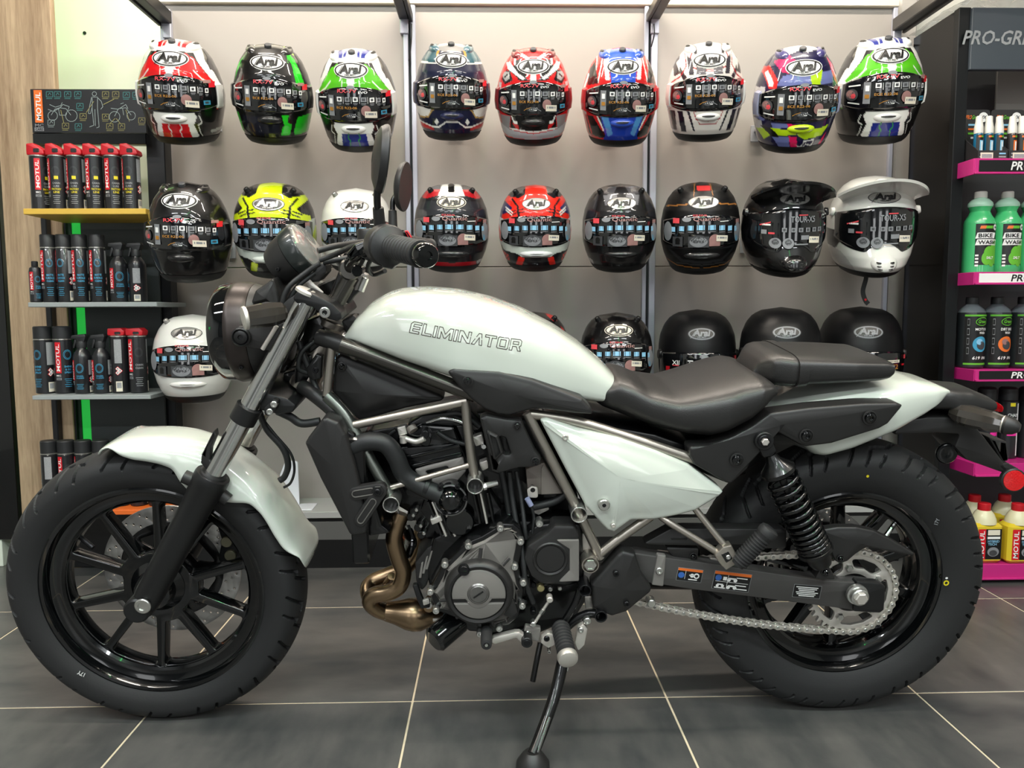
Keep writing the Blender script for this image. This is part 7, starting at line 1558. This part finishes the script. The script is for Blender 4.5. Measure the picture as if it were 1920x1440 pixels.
# horn
q = B(762, 1018, .03); hn = part('horn', lathe([(.012, -.02), (.020, -.014), (.034, -.006), (.036, 0), (.034, .003), (.012, .006), (.001, .006)], q, Vector((-.75, -.35, .2)), 36), M_glossb, bike)
part('horn_bracket', tube([B(742, 948, .06), B(752, 972, .055), B(764, 990, .05)], .006, 8, 1, flat=.4), M_alu, hn); part('horn_stay', tube([B(766, 985, .05), B(775, 1010, .05)], .003, 8, 1), M_dbolt, hn)
for px, py in ((770, 970), (784, 990), (790, 1004), (776, 960)): CY('loom_fitting', px, py, .02, .06, .009, M_engb); CY('loom_tip', px+5, py-3, .03, .065, .0045, M_bolt)
# exhaust: two headers into a collector under the engine
ex = TB('exhaust_header', [(752, 962, .05), (744, 985, .055), (739, 1012, .06), (747, 1045, .06), (756, 1072, .06), (749, 1098, .06), (728, 1111, .06), (702, 1116, .055), (694, 1128, .05), (706, 1141, .04), (726, 1149, .03)], .0182, M_exh, 24, 8)
TB('exhaust_header', [(800, 962, -.05), (790, 1000, -.05), (782, 1035, -.05), (760, 1064, -.05), (728, 1078, -.05), (700, 1090, -.045), (690, 1104, -.03), (696, 1124, -.01), (716, 1142, .0)], .0182, M_exh, 24, 8, parent=ex)
TB('header_balance', [(724, 1096, .0), (734, 1080, .05)], .0085, M_exh, 14, 1, parent=ex)
part('collector', lathe([(.018, 0), (.0215, .002), (.0225, .008), (.026, .024), (.035, .05), (.037, .066), (.034, .085), (.022, .104), (.018, .112), (.018, .18)], B(722, 1146, .03), B(812, 1156, .03)-B(722, 1146, .03), 30), M_exh, ex)
part('collector_flange', plate([fillet(B2([(722, 1158), (752, 1166), (790, 1171), (812, 1160), (830, 1160), (830, 1164), (812, 1166), (790, 1174), (750, 1171), (720, 1162)], .05), .002)], -.01, .05, .001), M_alu, ex)
CY('sensor_boss', 804, 1140, .03, .066, .012, M_exh, parent=ex); CY('sensor_nut', 804, 1136, .05, .072, .0095, M_alu, n=6, parent=ex)
part('silencer', tube([B(830, 1150, -.05), B(960, 1118, -.12), B(1100, 1082, -.16), B(1300, 1078, -.175), B(1440, 1090, -.18)], lambda t: .024+.012*min(1, t*1.6), 22, 5), mat('silencer_black', (20, 20, 21), .35, metal=.5, var=(10, .1)), ex)
# oil filter and front engine guard
q0, q1 = B(862, 1160, .11), B(836, 1182, .135); of = part('oil_filter', cyl(q0, q0+(q1-q0).normalized()*.075, .0285, n=32, bev=.006), M_glossb, bike)
_d = (q1-q0).normalized(); _x, _y, _z = basis(_d)
for k in range(5):
    c = q0+_d*(.014+.007*k); v = []; f = []
    for i in range(9):
        a = 2.2+1.3*i/8; 
        for h in (0, .0035 if k else .006): v.append(c+_d*h+(_x*math.cos(a)+_y*math.sin(a))*.0288)
    for i in range(8): f.append((2*i, 2*i+2, 2*i+3, 2*i+1))
    part('filter_print', (v, f), M_lblue, of)
EP('front_cover', [(778, 1056), (800, 1028), (826, 1012), (838, 1024), (812, 1062), (800, 1098), (790, 1110), (780, 1090)], .08, .10, M_satin, 5, .004)
for k in range(3): EP('cover_fin', [(790+9*k, 1056-11*k), (794+9*k, 1054-11*k), (790+6*k, 1084-8*k), (785+6*k, 1084-8*k)], .084, .01, M_enggrey, 1, .001)
EP('front_bracket', [(773, 1098), (782, 1096), (794, 1128), (806, 1128), (806, 1140), (790, 1142), (782, 1126)], .10, .012, M_matte, 3, .002); EP('bracket_tab', [(792, 1126), (804, 1122), (806, 1132), (794, 1136)], .104, .006, M_alu, 2, .001)

# ---------------------------------------------------------------- headlight, instrument, handlebar
hc = B(487, 621, 0.); hx = Vector((-1, 0, -.03)).normalized()
hl = part('headlight_shell', lathe([(.02, -.075), (.062, -.062), (.085, -.035), (.0955, -.006), (.097, .0)], hc, hx, 48), M_satin, bike)
part('headlight_rim', lathe([(.097, .001), (.0985, .003), (.1005, .010), (.1025, .030), (.1032, .036), (.1010, .042), (.098, .043)], hc, hx, 56, cap=False), mat('bronze_black_rim', (58, 52, 50), .34, metal=.7, var=(12, .06)), hl)
part('headlight_lens', lathe([(.1005, .038), (.1000, .058), (.0965, .070), (.088, .078), (.055, .084), (.001, .086)], hc, hx, 56), M_glass, hl)
for a in (0,): part('lens_glint', tube([hc+hx*.068+Vector((0, -.093, .012)), hc+hx*.068+Vector((0, -.093, .026))], .0022, 6, 1), mat('green_glint_paint', (24, 130, 60), .3, var=(20, .05)), hl)  # green glint on the lens, put in as a small coloured bar
PL('headlight_bracket', [(432, 624), (446, 612), (520, 610), (545, 600), (548, 612), (528, 654), (520, 660), (494, 656), (446, 648), (434, 640)], .112, .012, M_satin, 6, .003)
q = B(452, 632, .116); part('bracket_bolt', lathe([(.0185, -.008), (.0185, .002), (.016, .004), (.014, .001), (.0125, .004), (.0085, .006), (.005, .006), (.004, .003), (.001, .003)], q, (0, -1, 0), 30), M_matte, bike)
TB('bracket_stay', [(519, 611, .116), (492, 655, .116)], .0042, M_alu, 10, 1); bolt(453, 689, .085, .004, M_dbolt, hl)
fi = part('front_indicator', lathe([(.012, -.012), (.019, -.006), (.0215, .004), (.0235, .02), (.0215, .052), (.0205, .062)], B(524, 586, .145), B(462, 596, .175)-B(524, 586, .145), 10), M_lens, bike, 12)
part('indicator_rim', lathe([(.0212, .060), (.0222, .062), (.0212, .0665), (.012, .068), (.001, .068)], B(524, 586, .145), B(462, 596, .175)-B(524, 586, .145), 24), M_alu, fi)
PW('indicator_cowl', [(470, 566), (478, 545), (500, 530), (512, 520), (520, 545), (526, 575), (520, 582), (500, 566), (474, 574)], .07, .10, M_satin, .006, .008, 8)
PL('fork_cowl', [(505, 590), (540, 560), (560, 548), (575, 556), (560, 600), (545, 625), (520, 630)], .075, .05, M_satin, 6, .004)
# instrument
fc, nrm = B(579, 463, .0), (B(654, 413, 0)-B(579, 463, 0)).normalized(); nrm.y = -.14; nrm.normalize()
ins = part('instrument_body', lathe([(.018, -.090), (.040, -.082), (.050, -.060), (.0535, -.034)], fc, nrm, 40), M_satin, bike)
part('instrument_bezel', lathe([(.0545, -.033), (.0565, -.031), (.0575, -.006), (.055, -.001), (.052, 0)], fc, nrm, 48), mat('bezel_green_black', (30, 34, 33), .3, coat=.3, var=(12, .05)), ins)
part('instrument_glass', lathe([(.053, -.0005), (.051, .002), (.03, .004), (.001, .0045)], fc, nrm, 40), mat('instrument_glass', (150, 150, 146), .06, coat=1., metal=.4, var=(12, .1)), ins); bolt(521, 505, .045, .004, M_dbolt, ins)
PL('instrument_tail', [(578, 520), (598, 492), (612, 496), (612, 512), (598, 528), (580, 530)], .03, .05, M_satin, 5, .004)
PL('instrument_bracket', [(572, 528), (580, 524), (606, 548), (602, 562), (592, 558)], .04, .004, M_alu, 2, .001)
# triple clamp, steering stem, head tube
tcl = PL('top_clamp', [(548, 560), (556, 546), (575, 545), (622, 568), (640, 586), (642, 598), (632, 603), (614, 598), (584, 576), (556, 570)], .118, .05, M_matte, 6, .005)
PL('clamp_bridge', [(590, 566), (612, 562), (642, 578), (650, 592), (640, 600), (618, 596)], .066, .13, M_matte, 5, .004, parent=tcl)
part('clamp_lobe', cyl(B(577, 556, .098)+Vector((0, .196, .012)), B(577, 556, .098)+Vector((.012, .196, -.016)), .028, n=26, bev=.004), M_matte, tcl)
part('fork_cap', lathe([(.0235, -.004), (.0235, .001), (.020, .004), (.012, .005), (.001, .005)], B(577, 551, .098)+Vector((0, 0, .004)), Vector((.42, 0, .9)), 30), M_alu, bike); q = B(609, 586, .1195); part('clamp_bolt', lathe([(.0105, -.005), (.0105, .001), (.009, .002), (.005, .002), (.004, -.002), (.001, -.002)], q, (0, -1, 0), 24), M_bolt, bike)
s0, s1 = B(640, 560, 0), B(572, 726, 0); ax2 = (s1-s0).normalized()
part('head_tube', lathe([(.030, .045), (.034, .048), (.034, .060), (.029, .066), (.029, (s1-s0).length-.02), (.034, (s1-s0).length-.012), (.034, (s1-s0).length)], s0, ax2, 30), M_frame, bike)
part('stem_nut', cyl(s0-ax2*.03, s0+ax2*.03, .017, n=6, bev=.002), M_alu, bike, 20)
PL('lower_triple', [(456, 738), (476, 732), (505, 738), (540, 748), (556, 760), (548, 774), (520, 778), (500, 772), (460, 766)], .10, .20, M_matte, 6, .005)
for px, py in ((514, 758), (506, 772)): bolt(px, py, .118, .0068, M_bolt); 
PL('clamp_lug', [(494, 766), (512, 748), (522, 752), (518, 768), (504, 782), (496, 778)], .117, .03, M_matte, 5, .003)
# bar clamps
PL('bar_riser', [(616, 558), (624, 544), (636, 504), (645, 500), (668, 512), (684, 528), (676, 545), (664, 556), (654, 570), (640, 566)], .055, .022, M_matte, 4, .004); PL('riser_cap', [(660, 520), (682, 512), (690, 516), (676, 542), (664, 546)], .058, .02, M_enggrey, 3, .003); PL('bar_riser', [(616, 558), (636, 504), (668, 512), (684, 528), (664, 556), (640, 566)], -.035, .022, M_matte, 4, .004)
for vv in (.058, -.045):
    part('riser_post', cyl(B(632, 566, vv), B(660, 516, vv), .0165, n=24, bev=.002), M_framedk, bike); part('riser_clamp', cyl(B(656, 505, vv+.022), B(656, 505, vv-.022)+Vector((0, 0, 0)), .0215, n=26, bev=.003), M_framedk, bike)
    part('clamp_screw', cyl(B(676, 546, vv), B(686, 520, vv), .007, n=12, bev=.001), M_bolt, bike)
# handlebar
hb_ = [B(596, 494, -.10), B(640, 490, -.02), B(672, 498, .045)]
hbar = part('handlebar', tube([B(762, 456, -.335), B(720, 462, -.22), B(640, 482, -.10), B(658, 504, -.045), B(658, 504, .058), B(656, 494, .10), B(672, 478, .17), B(716, 466, .24), B(780, 472, .35)], .0112, 16, 10), M_glossb, bike)
g0_, g1_ = B(727, 461, .255), B(788, 476, .37); gd = (g1_-g0_).normalized(); gl = (g1_-g0_).length
pr = [(.026, 0), (.034, .004), (.034, .010), (.0225, .018)]
for k in range(9): h = .022+k*(gl-.03)/9; pr += [(.0200, h), (.0216, h+.003), (.0216, h+.007), (.0200, h+.009)]
part('grip', lathe(pr+[(.0215, gl-.004), (.0225, gl), (.0215, gl+.004)], g0_, gd, 26), M_rubg, hbar, 25); part('bar_end', lathe([(.018, gl+.003), (.0195, gl+.006), (.0195, gl+.026), (.0170, gl+.030), (.007, gl+.030), (.006, gl+.026), (.001, gl+.026)], g0_, gd, 28), M_glossb, hbar)
f0, f1 = B(752, 452, -.27), B(806, 462, -.38); fd = (f1-f0).normalized(); fl_ = (f1-f0).length
part('throttle_grip', lathe([(.026, 0), (.026, .006), (.018, .01)]+[(.0175+.0012*(k % 2), .014+k*(fl_-.02)/14) for k in range(15)]+[(.020, fl_), (.012, fl_+.003)], f0, fd, 22), M_rubg, hbar, 25)
sw = part('switch_housing', lathe([(.022, -.030), (.032, -.026), (.036, -.010), (.036, .008), (.032, .014), (.020, .015)], g0_-gd*.006, gd, 26), M_satin, hbar)
PL('switch_box', [(703, 446), (718, 436), (732, 436), (736, 470), (742, 498), (736, 506), (716, 502), (704, 480)], .262, .05, M_satin, 5, .005, parent=sw)
PL('signal_switch', [(754, 434), (762, 432), (772, 446), (774, 454), (760, 456)], .285, .02, M_satin, 3, .003, parent=sw); PL('hazard_switch', [(758, 433), (764, 432), (772, 445), (770, 449), (766, 447)], .289, .006, M_red, 1, .0015, parent=sw)
PL('lever_clamp', [(648, 476), (664, 458), (690, 448), (706, 452), (704, 476), (690, 490), (670, 480), (656, 490)], .20, .04, M_glossb, 4, .005, parent=hbar); TB('clutch_cable_end', [(665, 510, .17), (676, 496, .18), (682, 484, .19)], .0042, M_matte, 10, 3, parent=hbar); CY('adjuster', 669, 508, .15, .185, .0105, M_glossb, parent=hbar)
CY('reservoir', 690, 438, -.29, -.21, .001, M_engb, parent=hbar, bev=0)
rs = B(692, 447, -.23); part('fluid_reservoir', lathe([(.024, 0), (.0265, .002), (.0265, .030), (.024, .034), (.001, .034)], rs-Vector((0, 0, .012)), (0, 0, 1), 28), M_satin, hbar)
# mirrors
def mirror(st0, st1, st2, c, n_, label):
    m = part('mirror_stem', tube(st0, .0062, 12, 5), M_engb, hbar, 50); part('stem_boot', cyl(st1[0], st1[1], .0105, .0095, 18, .0015), M_satin, m)
    n_ = Vector(n_).normalized(); part('mirror_shell', lathe([(.012, -.016), (.036, -.013), (.051, -.007), (.0555, 0), (.0565, .004), (.0550, .0065)], c, n_, 44), M_satin, m); part('mirror_glass', lathe([(.0545, .0055), (.052, .0062), (.001, .0062)], c, n_, 44), M_mirror, m)
    part('mirror_ball', lathe([(.001, -.017), (.008, -.0165), (.010, -.015), (.011, -.012)], c, n_, 20), M_satin, m)
mirror([B(712, 438, .225), B(709, 400, .235), B(707, 370, .245), B(710, 330, .25)], (B(713, 436, .225), B(709, 388, .235)), None, B(716, 298, .255), (.985, .235, -.14), '')
mirror([B(737, 434, -.23), B(736, 396, -.235), B(737, 376, -.24), B(746, 362, -.245)], (B(737, 432, -.23), B(736, 394, -.235)), None, B(756, 350, -.25), (.985, -.16, -.10), '')
# cables and hoses round the head
for P, r in (([(596, 470, .02), (625, 462, .0), (650, 458, -.05), (690, 452, -.15)], .0062), ([(600, 488, .05), (630, 476, .06), (662, 462, .12), (700, 456, .2)], .0055), ([(606, 492, .03), (650, 484, .02), (690, 476, -.06), (720, 462, -.15)], .0058), ([(535, 620, .06), (528, 580, .07), (540, 540, .07), (575, 510, .06), (600, 494, .06)], .0052), ([(545, 625, .05), (540, 575, .06), (556, 540, .06), (590, 512, .05)], .0048), ([(486, 772, .06), (500, 805, .05), (530, 840, .045), (540, 870, .04), (534, 893, .03), (524, 901, .03)], .0068), ([(488, 780, .05), (516, 815, .05), (545, 850, .04), (552, 880, .03), (545, 905, .02), (532, 914, .02)], .0028), ([(520, 770, .06), (545, 782, .06), (566, 794, .06), (600, 790, .06)], .0085), ([(560, 640, .05), (575, 680, .05), (590, 720, .05), (600, 742, .06)], .006), ([(700, 480, .2), (690, 500, .18), (700, 515, .15), (722, 508, .18)], .0042), ([(590, 640, .05), (566, 660, .06), (560, 690, .06), (580, 700, .05)], .0048)): TB('cable', P, r, M_hose, 10, 6)
PL('head_bracket', [(575, 690), (592, 664), (604, 668), (602, 710), (586, 714), (576, 704)], .06, .02, M_engb, 3, .003); bolt(592, 694, .061, .006, M_dbolt); PL('head_cover', [(552, 690), (568, 668), (584, 664), (590, 690), (570, 726), (552, 728)], .03, .06, M_engb, 5, .004)
PL('head_cover', [(575, 600), (600, 590), (612, 612), (600, 650), (580, 664), (562, 650)], .03, .08, M_engb, 5, .004)
PL('regulator_fins', [(530, 700), (560, 690), (575, 720), (560, 760), (530, 756)], -.02, .06, M_engb, 5, .004)
PL('ignition', [(640, 602), (662, 590), (672, 600), (660, 622), (648, 626)], .02, .03, M_satin, 4, .003)
"""end of the motorcycle"""
